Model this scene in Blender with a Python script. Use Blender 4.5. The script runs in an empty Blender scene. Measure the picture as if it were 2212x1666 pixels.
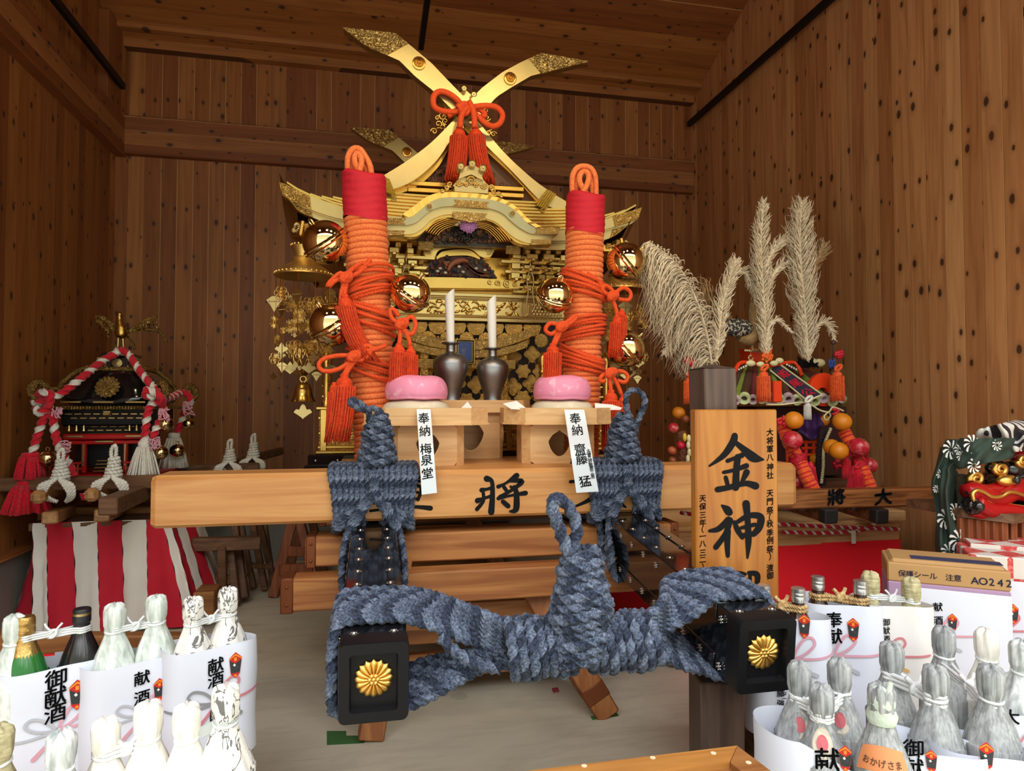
import bpy, math, random
import numpy as np
from mathutils import Vector, Matrix
R = random.Random(7)
PI = math.pi
SC = bpy.context.scene
COL = SC.collection

# ---------------------------------------------------------------- camera, sky, lamps, exposure
F = 1440.0
YAW, PITCH = math.radians(11.8), math.radians(1.67)
EYE = Vector((0.0, 0.0, 1.15))
cd = bpy.data.cameras.new('camera')
cd.sensor_fit = 'HORIZONTAL'; cd.sensor_width = 36.0; cd.lens = F / 2212 * 36.0
cd.clip_start = 0.02; cd.clip_end = 200
cam = bpy.data.objects.new('camera', cd); COL.objects.link(cam)
cam.location = EYE; cam.rotation_euler = (PI / 2 + PITCH, 0, -YAW)
SC.camera = cam
SC.view_settings.view_transform = 'Standard'
SC.view_settings.look = 'None'
SC.view_settings.gamma = 1.0
SC.view_settings.use_curve_mapping = False
SC.view_settings.exposure = 0.45
CM = cam.rotation_euler.to_matrix()

w = bpy.data.worlds.new('world'); SC.world = w; w.use_nodes = True
nt = w.node_tree; nt.nodes.clear()
def wn(t, **k):
    n = nt.nodes.new(t)
    for a, b in k.items(): setattr(n, a, b)
    return n
wo = wn('ShaderNodeOutputWorld'); bg = wn('ShaderNodeBackground'); nt.links.new(bg.outputs[0], wo.inputs[0])
tc = wn('ShaderNodeTexCoord'); sp = wn('ShaderNodeSeparateXYZ'); nt.links.new(tc.outputs['Generated'], sp.inputs[0])
nz = wn('ShaderNodeTexNoise'); nz.inputs['Scale'].default_value = 5; nz.inputs['Detail'].default_value = 6
nt.links.new(tc.outputs['Generated'], nz.inputs['Vector'])
ma = wn('ShaderNodeMath', operation='MULTIPLY_ADD'); nt.links.new(nz.outputs[0], ma.inputs[0]); ma.inputs[1].default_value = -0.5
nt.links.new(sp.outputs[2], ma.inputs[2])
cr = wn('ShaderNodeValToRGB'); nt.links.new(ma.outputs[0], cr.inputs[0])
els = cr.color_ramp.elements
els[0].position = 0.0; els[0].color = (0.30, 0.32, 0.26, 1)
els[1].position = 1.0; els[1].color = (0.98, 1.0, 1.06, 1)
for p, c in ((0.08, (0.20, 0.23, 0.17, 1)), (0.16, (0.42, 0.45, 0.37, 1)), (0.23, (1.0, 1.0, 1.03, 1))):   # trees opposite, overcast sky above
    e = els.new(p); e.color = c
# below the horizon: pale paved forecourt
lt = wn('ShaderNodeMath', operation='LESS_THAN'); nt.links.new(sp.outputs[2], lt.inputs[0]); lt.inputs[1].default_value = 0.0
mx = wn('ShaderNodeMix', data_type='RGBA'); nt.links.new(lt.outputs[0], mx.inputs['Factor'])
nt.links.new(cr.outputs[0], mx.inputs[6]); mx.inputs[7].default_value = (0.46, 0.45, 0.42, 1)
nt.links.new(mx.outputs[2], bg.inputs[0]); bg.inputs[1].default_value = 3.1

def spot(name, loc, tgt, power, col, size=0.12, ang=70, blend=0.6):
    l = bpy.data.lights.new(name, 'SPOT'); l.energy = power; l.color = col; l.spot_size = math.radians(ang)
    l.spot_blend = blend; l.shadow_soft_size = size
    o = bpy.data.objects.new(name, l); COL.objects.link(o); o.location = loc
    o.rotation_euler = (Vector(tgt) - Vector(loc)).to_track_quat('-Z', 'Y').to_euler()
WARM = (1.0, 0.78, 0.50)
for i, x in enumerate((-1.1, 0.1, 0.9, 2.0)):           # warm spots on the ceiling track
    spot('track_spot', (x, 1.55, 3.55), (0.1 + 0.26 * i, 3.5, 1.75), 27, WARM)

# ---------------------------------------------------------------- pixel of the 2212x1666 frame -> point in the room
def ray(px, py):
    return CM @ Vector(((px - 1106) / F, (833 - py) / F, -1.0))
def P(px, py, Y):
    d = ray(px, py); return EYE + d * (Y / d.y)
def PX(px, py, X):
    d = ray(px, py); return EYE + d * (X / d.x)
def PZ(px, py, Z):
    d = ray(px, py); return EYE + d * ((Z - EYE.z) / d.z)
def PD(px, py, d): return EYE + ray(px, py) * d
def PS(pts, Y):
    return [P(a, b, Y) for a, b in pts]

# ---------------------------------------------------------------- mesh helpers
class MB:
    STR = None
    def __init__(s): s.v = []; s.f = []; s.m = []; s.n = 0; s.uv = None
    def add(s, v, f, m=0):
        v = [tuple(p) for p in v]; b = s.n
        s.v += v; s.f += [tuple(i + b for i in q) for q in f]
        s.m += [m] * len(f) if isinstance(m, int) else list(m); s.n += len(v)
        return s
    def box(s, c, d, ch=0.004, rot=None, m=0):
        x, y, z = [k / 2 for k in d]; h = min(ch, x * .9, y * .9, z * .9)
        v = []
        for sx in (-1, 1):
            for sy in (-1, 1):
                for sz in (-1, 1):
                    v += [(sx * x, sy * (y - h), sz * (z - h)), (sx * (x - h), sy * y, sz * (z - h)), (sx * (x - h), sy * (y - h), sz * z)]
        def I(sx, sy, sz, k): return ((sx > 0) * 4 + (sy > 0) * 2 + (sz > 0)) * 3 + k
        f = []
        for q in (-1, 1):
            f.append([I(q, a, b, 0) for a, b in ((-1, -1), (1, -1), (1, 1), (-1, 1))][::q])
            f.append([I(a, q, b, 1) for a, b in ((-1, -1), (1, -1), (1, 1), (-1, 1))][::-q])
            f.append([I(a, b, q, 2) for a, b in ((-1, -1), (1, -1), (1, 1), (-1, 1))][::q])
        for a in (-1, 1):
            for b in (-1, 1):
                f.append([I(a, b, -1, 0), I(a, b, 1, 0), I(a, b, 1, 1), I(a, b, -1, 1)][::-a * b])
                f.append([I(a, -1, b, 0), I(a, 1, b, 0), I(a, 1, b, 2), I(a, -1, b, 2)][::a * b])
                f.append([I(-1, a, b, 1), I(1, a, b, 1), I(1, a, b, 2), I(-1, a, b, 2)][::-a * b])
                for cc in (-1, 1):
                    f.append([I(a, b, cc, 0), I(a, b, cc, 1), I(a, b, cc, 2)][::a * b * cc])
        M = rot if rot is not None else Matrix.Identity(3)
        c = Vector(c)
        return s.add([c + M @ Vector(p) for p in v], f, m)
    def beam(s, a, b, wd, ht, ch=0.004, up=(0, 0, 1), m=0):      # squared timber from a to b
        a, b = Vector(a), Vector(b); d = b - a; L = d.length; x = d.normalized()
        y = Vector(up).cross(x)
        if y.length < 1e-4: y = Vector((0, 1, 0)).cross(x)
        y.normalize(); z = x.cross(y)
        return s.box((a + b) / 2, (L, wd, ht), ch, Matrix((x, y, z)).transposed(), m)
    def lathe(s, prof, c=(0, 0, 0), seg=24, M=None, m=0, sx=1, sy=1):
        v = []; f = []; c = Vector(c); n = len(prof)
        for r, z in prof:
            for k in range(seg):
                a = 2 * PI * k / seg
                p = Vector((r * math.cos(a) * sx, r * math.sin(a) * sy, z))
                v.append(c + (M @ p if M is not None else p))
        for i in range(n - 1):
            for k in range(seg):
                k2 = (k + 1) % seg
                f.append((i * seg + k, i * seg + k2, (i + 1) * seg + k2, (i + 1) * seg + k))
        if prof[0][0] > 1e-5: f.append(tuple(range(seg))[::-1])
        if prof[-1][0] > 1e-5: f.append(tuple((n - 1) * seg + k for k in range(seg)))
        return s.add(v, f, m)
    def tube(s, path, r, seg=8, m=0, closed=False, lobes=0, amp=0.0, twist=0.0, strand_m=None, flat=1.0, caps=True):
        p = np.array([tuple(q) for q in path], float); n = len(p)
        rr = np.full(n, r, float) if np.isscalar(r) else np.array(r, float)
        t = np.gradient(p, axis=0)
        if closed: t = np.roll(p, -1, 0) - np.roll(p, 1, 0)
        t /= np.linalg.norm(t, axis=1)[:, None] + 1e-12
        u = np.zeros((n, 3)); ref = np.array((0, 0, 1.0)) if abs(t[0][2]) < .9 else np.array((0, 1.0, 0))
        a = ref - t[0] * ref.dot(t[0]); u[0] = a / np.linalg.norm(a)
        for i in range(1, n):
            a = u[i - 1] - t[i] * u[i - 1].dot(t[i]); u[i] = a / (np.linalg.norm(a) + 1e-12)
        b = np.cross(t, u)
        L = np.concatenate(([0], np.cumsum(np.linalg.norm(np.diff(p, axis=0), axis=1))))
        k = np.arange(seg) * 2 * PI / seg
        prof = 1 + amp * np.cos(lobes * k) if lobes else np.ones(seg)
        ang = k[None, :] + (twist * 2 * PI * L)[:, None]
        cx = (rr[:, None] * prof[None, :] * np.cos(ang)); cy = (rr[:, None] * prof[None, :] * np.sin(ang)) * flat
        v = p[:, None, :] + cx[..., None] * u[:, None, :] + cy[..., None] * b[:, None, :]
        f = []; ml = []
        for i in range(n if closed else n - 1):
            i2 = (i + 1) % n
            for j in range(seg):
                j2 = (j + 1) % seg
                f.append((i * seg + j, i * seg + j2, i2 * seg + j2, i2 * seg + j))
                ml.append(strand_m[j * len(strand_m) // seg] if strand_m else m)
        if caps and not closed:
            f.append(tuple(range(seg))[::-1]); f.append(tuple((n - 1) * seg + j for j in range(seg))); ml += [m, m]
        return s.add(v.reshape(-1, 3).tolist(), f, ml)
    def rope(s, path, r, pitch=5.0, m=0, strand_m=None, closed=False, step=0.55, amp=0.22):   # three twisted strands
        return s.tube(resample(path, r * step, closed), r, 12, m, closed, 3, amp, 1 / (pitch * r), strand_m or MB.STR)
    def prism(s, poly, d, m=0, ch=0.0):                          # closed outline (3D points) pushed along d
        n = len(poly); d = Vector(d); a = [Vector(p) for p in poly]
        f = [tuple(range(n))[::-1], tuple(range(n, 2 * n))] + [(i, (i + 1) % n, n + (i + 1) % n, n + i) for i in range(n)]
        return s.add(a + [p + d for p in a], f, m)
    def strip(s, top, bot, d, m=0):                              # band between two equally long polylines, depth d
        n = len(top); d = Vector(d)
        v = [Vector(p) for p in top] + [Vector(p) for p in bot]; v += [p + d for p in v]
        f = []
        for i in range(n - 1):
            f += [(i, n + i, n + i + 1, i + 1), (2 * n + i, 2 * n + i + 1, 3 * n + i + 1, 3 * n + i),
                  (i, i + 1, 2 * n + i + 1, 2 * n + i), (n + i, 3 * n + i, 3 * n + i + 1, n + i + 1)]
        f += [(0, 2 * n, 3 * n, n), (n - 1, 2 * n - 1, 4 * n - 1, 3 * n - 1)]
        return s.add(v, f, m)
    def grid(s, fn, nu, nv, m=0, cu=False):                       # fn(u,v) -> point
        v = [fn(i / nu, j / nv) for j in range(nv + 1) for i in range(nu if cu else nu + 1)]
        k = nu if cu else nu + 1; f = []; ml = []
        for j in range(nv):
            for i in range(nu):
                i2 = (i + 1) % k
                f.append((j * k + i, j * k + i2, (j + 1) * k + i2, (j + 1) * k + i)); ml.append(m if isinstance(m, int) else m(i, j))
        return s.add(v, f, ml)
    def ball(s, c, r, seg=16, rings=10, m=0, sq=(1, 1, 1), M=None):
        prof = [(max(1e-6, math.sin(PI * i / rings)), -math.cos(PI * i / rings)) for i in range(rings + 1)]
        b = MB().lathe(prof, seg=seg); c = Vector(c)
        vv = [Vector((p[0] * sq[0], p[1] * sq[1], p[2] * sq[2])) * r for p in b.v]
        return s.add([c + (M @ q if M is not None else q) for q in vv], b.f, m)
    def mapped(s, fn, start=0):
        s.v[start:] = [tuple(fn(Vector(p))) for p in s.v[start:]]; return s

def resample(path, step, closed=False):
    p = np.array([tuple(q) for q in path], float)
    if closed: p = np.vstack([p, p[:1]])
    L = np.concatenate(([0], np.cumsum(np.linalg.norm(np.diff(p, axis=0), axis=1))))
    n = max(3, int(L[-1] / step) + 1); q = np.linspace(0, L[-1], n)
    if closed: q = q[:-1]
    return np.stack([np.interp(q, L, p[:, k]) for k in range(3)], 1)
def spline(pts, n=8, closed=False):                               # Catmull-Rom through the points
    p = [np.array(tuple(q), float) for q in pts]; m = len(p); out = []
    for i in range(m if closed else m - 1):
        if closed: a, b, c, d = p[i - 1], p[i], p[(i + 1) % m], p[(i + 2) % m]
        else: a, b, c, d = p[max(i - 1, 0)], p[i], p[i + 1], p[min(i + 2, m - 1)]
        for k in range(n):
            t = k / n
            out.append(.5 * ((2 * b) + (c - a) * t + (2 * a - 5 * b + 4 * c - d) * t * t + (3 * b - a - 3 * c + d) * t ** 3))
    if not closed: out.append(p[-1])
    return out

def root_of(o):
    while o.parent is not None: o = o.parent
    return o
def obj(name, mb, mats, parent=None, smooth=38, label=None):
    me = bpy.data.meshes.new(name)
    off = root_of(parent).location if parent is not None else Vector()
    v = np.array(mb.v, float).reshape(-1, 3) - np.array(off)
    me.from_pydata(v.tolist(), [], mb.f)
    if not isinstance(mats, (list, tuple)): mats = [mats]
    for x in mats: me.materials.append(x)
    if len(mats) > 1: me.polygons.foreach_set('material_index', mb.m)
    if smooth:
        me.polygons.foreach_set('use_smooth', [True] * len(mb.f))
        if smooth < 180: me.set_sharp_from_angle(angle=math.radians(smooth))
    me.update()
    o = bpy.data.objects.new(name, me); COL.objects.link(o)
    if parent is not None: o.parent = parent
    if label: o['label'] = label
    return o
def tag(o, label=None, cat=None, group=None, kind=None):
    for k, x in (('label', label), ('category', cat), ('group', group), ('kind', kind)):
        if x: o[k] = x
    return o
def thing(name, label, cat, loc=(0, 0, 0), group=None):
    o = bpy.data.objects.new(name, None); COL.objects.link(o); o.location = loc; o.empty_display_size = .05
    return tag(o, label, cat, group)
def struct(name, mb, m, smooth=0): return tag(obj(name, mb, m, smooth=smooth), kind='structure')
def copy_tree(o, parent=None):
    c = o.copy(); COL.objects.link(c)
    if parent is not None: c.parent = parent
    for ch in list(o.children): copy_tree(ch, c)
    return c
def rotz(a): return Matrix.Rotation(a, 3, 'Z')
# ---------------------------------------------------------------- materials
class NT:
    def __init__(s, name):
        s.m = bpy.data.materials.new(name); s.m.use_nodes = True; s.t = s.m.node_tree
        s.b = s.t.nodes['Principled BSDF']
    def n(s, ty, **k):
        x = s.t.nodes.new(ty)
        for a, b in k.items(): setattr(x, a, b)
        return x
    def put(s, x, sock):
        if hasattr(x, 'is_output'): s.t.links.new(x, sock)
        elif x is not None: sock.default_value = x
    def math(s, op, a, b=None, c=None, clamp=False):
        x = s.n('ShaderNodeMath', operation=op, use_clamp=clamp)
        for i, q in enumerate((a, b, c)): s.put(q, x.inputs[i])
        return x.outputs[0]
    def mix(s, f, a, b, bt='MIX'):
        x = s.n('ShaderNodeMix', data_type='RGBA', blend_type=bt)
        s.put(f, x.inputs[0]); s.put(rgba(a), x.inputs[6]); s.put(rgba(b), x.inputs[7]); return x.outputs[2]
    def obj(s): return s.n('ShaderNodeTexCoord').outputs['Object']
    def scale(s, v, sc, loc=(0, 0, 0)):
        x = s.n('ShaderNodeMapping'); s.put(v, x.inputs[0]); x.inputs['Scale'].default_value = sc; x.inputs['Location'].default_value = loc
        return x.outputs[0]
    def noise(s, v, sc, det=3, dist=0, rough=.5):
        x = s.n('ShaderNodeTexNoise'); s.put(v, x.inputs['Vector']); x.inputs['Scale'].default_value = sc
        x.inputs['Detail'].default_value = det; x.inputs['Distortion'].default_value = dist; x.inputs['Roughness'].default_value = rough
        return x.outputs[0]
    def voro(s, v, sc, feat='F1', dim='3D', rnd=1.0):
        x = s.n('ShaderNodeTexVoronoi', feature=feat, voronoi_dimensions=dim); s.put(v, x.inputs['Vector']); x.inputs['Scale'].default_value = sc
        if 'Randomness' in x.inputs: x.inputs['Randomness'].default_value = rnd
        return x
    def ramp(s, f, stops, interp='LINEAR'):
        x = s.n('ShaderNodeValToRGB'); s.put(f, x.inputs[0]); e = x.color_ramp.elements; x.color_ramp.interpolation = interp
        for i, (p, c) in enumerate(stops):
            q = e[i] if i < 2 else e.new(p)
            q.position = p; q.color = rgba(c)
        return x.outputs[0]
    def sep(s, v):
        x = s.n('ShaderNodeSeparateXYZ'); s.put(v, x.inputs[0]); return x.outputs
    def comb(s, a, b, c):
        x = s.n('ShaderNodeCombineXYZ')
        for i, q in enumerate((a, b, c)): s.put(q, x.inputs[i])
        return x.outputs[0]
    def white(s, a):
        x = s.n('ShaderNodeTexWhiteNoise', noise_dimensions='1D'); s.put(a, x.inputs['W']); return x.outputs[0]
    def bump(s, h, st=.5, d=.01):
        x = s.n('ShaderNodeBump'); s.put(h, x.inputs['Height']); x.inputs['Strength'].default_value = st; x.inputs['Distance'].default_value = d
        s.t.links.new(x.outputs[0], s.b.inputs['Normal'])
    def done(s, col=None, rough=.5, metal=0, spec=None, coat=0, **k):
        i = s.b.inputs
        s.put(rgba(col), i['Base Color']); s.put(rough, i['Roughness']); s.put(metal, i['Metallic'])
        if spec is not None: i['Specular IOR Level'].default_value = spec
        if coat: i['Coat Weight'].default_value = coat; i['Coat Roughness'].default_value = .06
        for a, b in k.items(): s.put(b, i[a])
        return s.m
def rgba(c):
    return (*c, 1) if isinstance(c, (tuple, list)) and len(c) == 3 else c
def H(h):                                                        # sRGB hex -> linear
    c = [int(h[i:i + 2], 16) / 255 for i in (0, 2, 4)]
    return tuple(x / 12.92 if x <= .04045 else ((x + .055) / 1.055) ** 2.4 for x in c)

def plain(name, col, rough=.5, metal=0, var=.12, vs=8, bump=0, bs=60, bd=.004, coat=0, spec=None, **k):
    t = NT(name); v = t.obj(); n = t.noise(v, vs, 4)
    a = tuple(x * (1 - var) for x in col); b = tuple(min(1, x * (1 + var)) for x in col)
    if bump: t.bump(t.noise(v, bs, 3), bump, bd)
    return t.done(t.mix(n, a, b), rough, metal, spec, coat, **k)

def boards(name, across, along, width, tones, line, lw=.035, rough=.55, knots=1.0):
    t = NT(name); v = t.obj(); s = t.sep(v); a = t.math('DIVIDE', s[across], width)
    wob = t.math('MULTIPLY', t.math('SUBTRACT', t.noise(v, .7, 1), .5), .02)
    a = t.math('ADD', a, wob)
    idx = t.math('FLOOR', a); fr = t.math('SUBTRACT', a, idx); rnd = t.white(idx); rnd2 = t.white(t.math('ADD', idx, 37.3))
    base = t.ramp(rnd, [(i / (len(tones) - 1), c) for i, c in enumerate(tones)])
    off = t.math('MULTIPLY', rnd2, 40)
    gv = t.comb(t.math('MULTIPLY', s[across], 26), t.math('ADD', t.math('MULTIPLY', s[along], 1.3), off), off)
    g = t.noise(gv, 1.0, 5, 1.2)
    g2 = t.noise(t.comb(t.math('MULTIPLY', s[across], 110), t.math('MULTIPLY', s[along], 2.2), off), 1.0, 3)
    col = t.mix(t.ramp(g, [(.38, (1, 1, 1)), (.68, (0, 0, 0))]), t.mix(1.0, base, (.66, .58, .50), 'MULTIPLY'), base)
    col = t.mix(t.math('MULTIPLY', g2, .35), col, t.mix(1.0, base, (1.25, 1.2, 1.1), 'MULTIPLY'))
    kv = t.comb(t.math('ADD', t.math('MULTIPLY', s[across], 11.0), off), t.math('MULTIPLY', s[along], 6.4), 0)
    kd = t.voro(kv, 1.0, dim='2D')
    kcol = t.sep(kd.outputs['Color'])
    thr = t.math('MULTIPLY', t.math('GREATER_THAN', kcol[0], .42), t.math('MULTIPLY_ADD', kcol[1], .11, .055))
    wobk = t.math('ADD', kd.outputs['Distance'], t.math('MULTIPLY', t.math('SUBTRACT', t.noise(v, 60, 2), .5), .05))
    k = t.math('SUBTRACT', 1.0, t.math('DIVIDE', wobk, t.math('MAXIMUM', thr, .001)), clamp=True)
    halo = t.math('SUBTRACT', 1.0, t.math('DIVIDE', wobk, t.math('MAXIMUM', t.math('MULTIPLY', thr, 2.2), .001)), clamp=True)
    if knots:
        col = t.mix(t.math('MULTIPLY', halo, .55 * knots), col, (.16, .055, .018))
        col = t.mix(t.math('MULTIPLY', t.math('MULTIPLY', k, 3.5, clamp=True), .88 * knots), col, (.035, .014, .007))
    ln = t.math('MULTIPLY', t.math('LESS_THAN', fr, lw), t.math('GREATER_THAN', rnd2, .35))
    gap = t.math('GREATER_THAN', fr, .985)
    col = t.mix(ln, col, line); col = t.mix(t.math('MULTIPLY', gap, .7), col, (.05, .02, .008))
    h = t.math('SUBTRACT', t.math('MULTIPLY', g, .12), gap)
    t.bump(h, .35, .004)
    return t.done(col, rough)

def timber(name, c1, c2, axis=0, rough=.5, sc=1.0, knots=0, coat=0):
    t = NT(name); v = t.obj(); st = [14 * sc] * 3; st[axis] = .9 * sc
    g = t.noise(t.scale(v, st), 1.6, 6, 1.6)
    st2 = [90 * sc] * 3; st2[axis] = 3 * sc
    g2 = t.noise(t.scale(v, st2), 1.0, 2)
    col = t.mix(t.ramp(g, [(.35, (0, 0, 0)), (.62, (1, 1, 1))]), c1, c2)
    col = t.mix(t.math('MULTIPLY', g2, .3), col, t.mix(1.0, c1, (.75, .68, .6), 'MULTIPLY'))
    if knots:
        d = t.voro(t.scale(v, [5 if i != axis else 2.5 for i in range(3)]), 1.0).outputs['Distance']
        col = t.mix(t.math('SUBTRACT', 1.0, t.math('MULTIPLY', d, 5), clamp=True), col, tuple(x * .4 for x in c1))
    t.bump(t.math('ADD', g, t.math('MULTIPLY', g2, .5)), .12, .003)
    return t.done(col, t.math('MULTIPLY_ADD', g2, .2, rough - .1), 0, None, coat)

def gold(name, col=(.80, .52, .15), rough=.24, eng=0, es=60, ed=.006, dark=(.22, .12, .025), var=.1):
    t = NT(name); v = t.obj()
    n = t.noise(v, 14, 3)
    c = t.mix(n, tuple(x * (1 - var) for x in col), tuple(min(1, x * (1 + var)) for x in col))
    if eng:
        d = t.noise(v, es, 2, 2.2)
        k = t.math('ABSOLUTE', t.math('MULTIPLY', t.math('SUBTRACT', d, .5), 5.0))
        k = t.math('MINIMUM', k, 1.0)
        t.bump(t.math('SUBTRACT', 1.0, k), eng, ed)
        if dark: c = t.mix(t.ramp(k, [(.45, (0, 0, 0)), (.95, (1, 1, 1))]), c, dark)  # engraved hollows tinted darker, part patina, part shade put into the colour
    else:
        t.bump(t.noise(v, 9, 2), .05, .01)
    return t.done(c, t.math('MULTIPLY_ADD', n, .12, rough - .06), 1.0)

def fibre(name, c1, c2, sc=180, rough=.85, bump=.5, c3=None, contrast=(.35, .65), sheen=.2):
    t = NT(name); v = t.obj(); n = t.noise(v, sc, 3, .6); n2 = t.noise(v, sc * .12, 2)
    col = t.ramp(n, [(contrast[0], c1), (contrast[1], c2)])
    if c3: col = t.mix(t.ramp(n2, [(.45, (0, 0, 0)), (.75, (1, 1, 1))]), col, c3)
    t.bump(n, bump, .002)
    m = t.done(col, rough, 0, .25); t.b.inputs['Sheen Weight'].default_value = sheen; return m

WALLT = [H('8f5526'), H('9e632e'), H('7e451e'), H('ad743d'), H('965925')]
WALLR = [H('bd8150'), H('ca905e'), H('ae7244'), H('d59f6c'), H('c28752')]
W_BACK = boards('pine_boards_back', 0, 2, .108, WALLT, H('c89a66'))
W_SIDE = boards('pine_boards_side', 1, 2, .102, WALLR, H('d9a768'), .03)
W_LEFT = boards('pine_boards_left', 1, 2, .102, WALLT, H('b98a58'), .03)
W_CEIL = boards('pine_boards_ceiling', 1, 0, .125, WALLT, H('b98a58'), .06)
W_BEAM = boards('pine_beam', 2, 0, .10, WALLT, H('b98a58'), .03)
W_BEAMS = boards('pine_beam_side', 2, 1, .10, WALLT, H('b98a58'), .03)
CONC = None
def concrete(name, c1, c2):
    t = NT(name); v = t.obj(); a = t.noise(t.scale(v, (1, 1, 1)), 1.6, 8, .6, .62); b = t.noise(v, 24, 4)
    sc = t.noise(t.scale(v, (1.2, 7, 1)), 3, 5, .8)
    col = t.mix(t.ramp(a, [(.35, (0, 0, 0)), (.7, (1, 1, 1))]), c1, c2)
    col = t.mix(t.math('MULTIPLY', t.ramp(sc, [(.5, (0, 0, 0)), (.75, (1, 1, 1))]), .35), col, tuple(x * .6 for x in c1))
    d = t.voro(v, 2.2).outputs['Distance']
    st = t.math('MULTIPLY', t.math('LESS_THAN', t.math('ADD', d, t.math('MULTIPLY', b, .1)), .13), .35)
    col = t.mix(st, col, tuple(x * .5 for x in c1))
    t.bump(t.math('ADD', b, a), .12, .006)
    return t.done(col, .62)
FLOOR = concrete('concrete_floor', H('b6ae96'), H('d1c9b2'))
PLINTH = concrete('concrete_plinth', H('7c7a74'), H('8d8b84'))
G_PLAIN = gold('gold_plain', (.60, .38, .10), rough=.28)
G_PALE = gold('gold_pale', (.52, .39, .17), .36)
G_ENG = gold('gold_engraved', (.82, .56, .17), .42, .7, 45, .008, (.66, .42, .11))
G_FINE = gold('gold_fine_relief', (.84, .60, .21), .42, .7, 90, .004, (.68, .45, .13))
G_CHIGI = gold('gold_arabesque', (.80, .58, .20), .3, .9, 36, .006, (.52, .36, .10))
G_BELL = gold('gold_bell', (.80, .63, .33), .06, var=.03)
G_DEEP = gold('gold_deep', (.74, .43, .09), .3)
G_CREST = gold('gold_matt', (.80, .50, .13), .36)
G_ANT = gold('gold_antique', (.42, .28, .09), .34, .8, 60, .004)
BLACK = plain('black_lacquer', (.006, .006, .007), .10, coat=.6, var=.0)
BLACKM = plain('black_satin', (.006, .006, .007), .42, var=.1, spec=.22)
DARKV = plain('dark_void', (.02, .012, .008), .7)
SILVER = plain('nickel', (.62, .62, .60), .2, 1.0)
PEWTER = plain('pewter', (.30, .30, .31), .38, 1.0, var=.25, vs=20, bump=.06, bs=40)
REDC = plain('red_cloth', H('c4122b'), .75, var=.1, bump=.3, bs=40, bd=.01)
REDB = plain('red_felt', (.92, .006, .018), .85, var=.05)
REDL = plain('red_lacquer', H('a80f14'), .3)
ORANGE = fibre('orange_cord', H('db6a34'), H('f18c52'), 160, .78, .25, None, (.35, .65), .06)
ORANGER = fibre('vermilion_cord', H('cc3d12'), H('e35a24'), 200, .7, .25, None, (.35, .65), .06)
TASSEL = fibre('tassel_silk', H('c23008'), H('df4c16'), 90, .65, .3, None, (.35, .65), .06)
G_SATIN = gold('gold_satin', (.78, .54, .18), .46)
BLUE = fibre('indigo_rope_pale', H('353e50'), H('7b8599'), 160, .95, .5, None, (.34, .70), .1); BLUEM = fibre('indigo_rope_mid', H('2b3344'), H('687388'), 160, .95, .5, None, (.36, .72), .1); BLUED = fibre('indigo_rope_dark', H('171c28'), H('414b61'), 160, .95, .5, None, (.36, .72), .1)  # strand tones put the shaded gaps of the twist into the colour
WHITEROPE = fibre('white_cotton', H('c9c5ba'), H('efece4'), 200, .9, .5)
REDROPE = fibre('red_cotton', H('b80e22'), H('d8263a'), 200, .8, .4)
PINKS = fibre('pink_string', H('c88a9a'), H('dba4b0'), 200)
REDYARN = fibre('red_yarn', H('b90a22'), H('dd1f34'), 120, .9, .7)
HINOKI = timber('hinoki', H('e0b984'), H('d0a06a'), 0, .5, 1.2)
HINOKIZ = timber('hinoki_upright', H('dcb27c'), H('cd9b66'), 0, .5, 1.0)
BEAMW = timber('beam_wood', H('d29a5c'), H('b9793e'), 0, .42, .8)
POLEW = timber('pole_wood', H('b98a55'), H('8d6038'), 1, .5, 1.0)
TRESTLE = timber('trestle_wood', H('b0763f'), H('874c24'), 0, .55, .9, 1)
TRESTLEZ = timber('trestle_leg_wood', H('aa6f3b'), H('854c25'), 2, .55, .9, 1)
RUST = timber('reddish_wood', H('96532c'), H('6d3519'), 2, .6, 1.0)
OLDW = timber('old_wood', H('745034'), H('4e331f'), 2, .65, 1.0)
OLDX = timber('old_wood_long', H('7b563a'), H('513521'), 0, .65, 1.0)
DARKW = timber('dark_post_wood', H('5d493c'), H('41322a'), 2, .6, 1.2)
SIGNW = timber('sign_wood', H('b97a2c'), H('9c5a15'), 2, .42, .7, 0, .08)
BENCH = timber('bench_wood', H('a9733f'), H('7c4c24'), 0, .5, .9)
COPPER = plain('copper_strap', H('7c4526'), .45, .6)
INK = plain('ink', (.008, .008, .009), .7, var=0, spec=.1)
PAPER = plain('white_paper', H('dfe3ee'), .8, var=.02, bump=.25, bs=9, bd=.01)
PAPERC = plain('cream_paper', H('e9e6e2'), .8, var=.02, bump=.25, bs=9, bd=.01)
WHITE = plain('white_plain', H('e8e6e0'), .6, var=.03)
# ---------------------------------------------------------------- the shed
XL, XR, YB, YF = -1.81, 2.65, 5.2, 0.9
ZC0, SLOPE, PL = 3.73, 0.395, 0.385
def zc(y): return ZC0 + SLOPE * (YB - y)
struct('floor', MB().box((.4, 1.2, -.05), (9, 9, .1), 0), FLOOR)
struct('wall_back', MB().box(((XL + XR) / 2, YB + .05, 2.6), (XR - XL + .4, .1, 2 * 2.6 - 2 * PL + .0), 0), W_BACK)
for nm, x, wm in (('wall_left', XL - .05, W_LEFT), ('wall_right', XR + .05, W_SIDE)):
    struct(nm, MB().box((x, (YB + YF) / 2, (PL + 6) / 2), (.1, YB - YF + .2, 6 - PL), 0), wm)
c = MB(); a, b = YB + .15, YF - .2
c.prism([(XL - .2, a, zc(a)), (XL - .2, b, zc(b)), (XL - .2, b, zc(b) + .1), (XL - .2, a, zc(a) + .1)], (XR - XL + .4, 0, 0))
struct('ceiling', c, W_CEIL)
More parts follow.
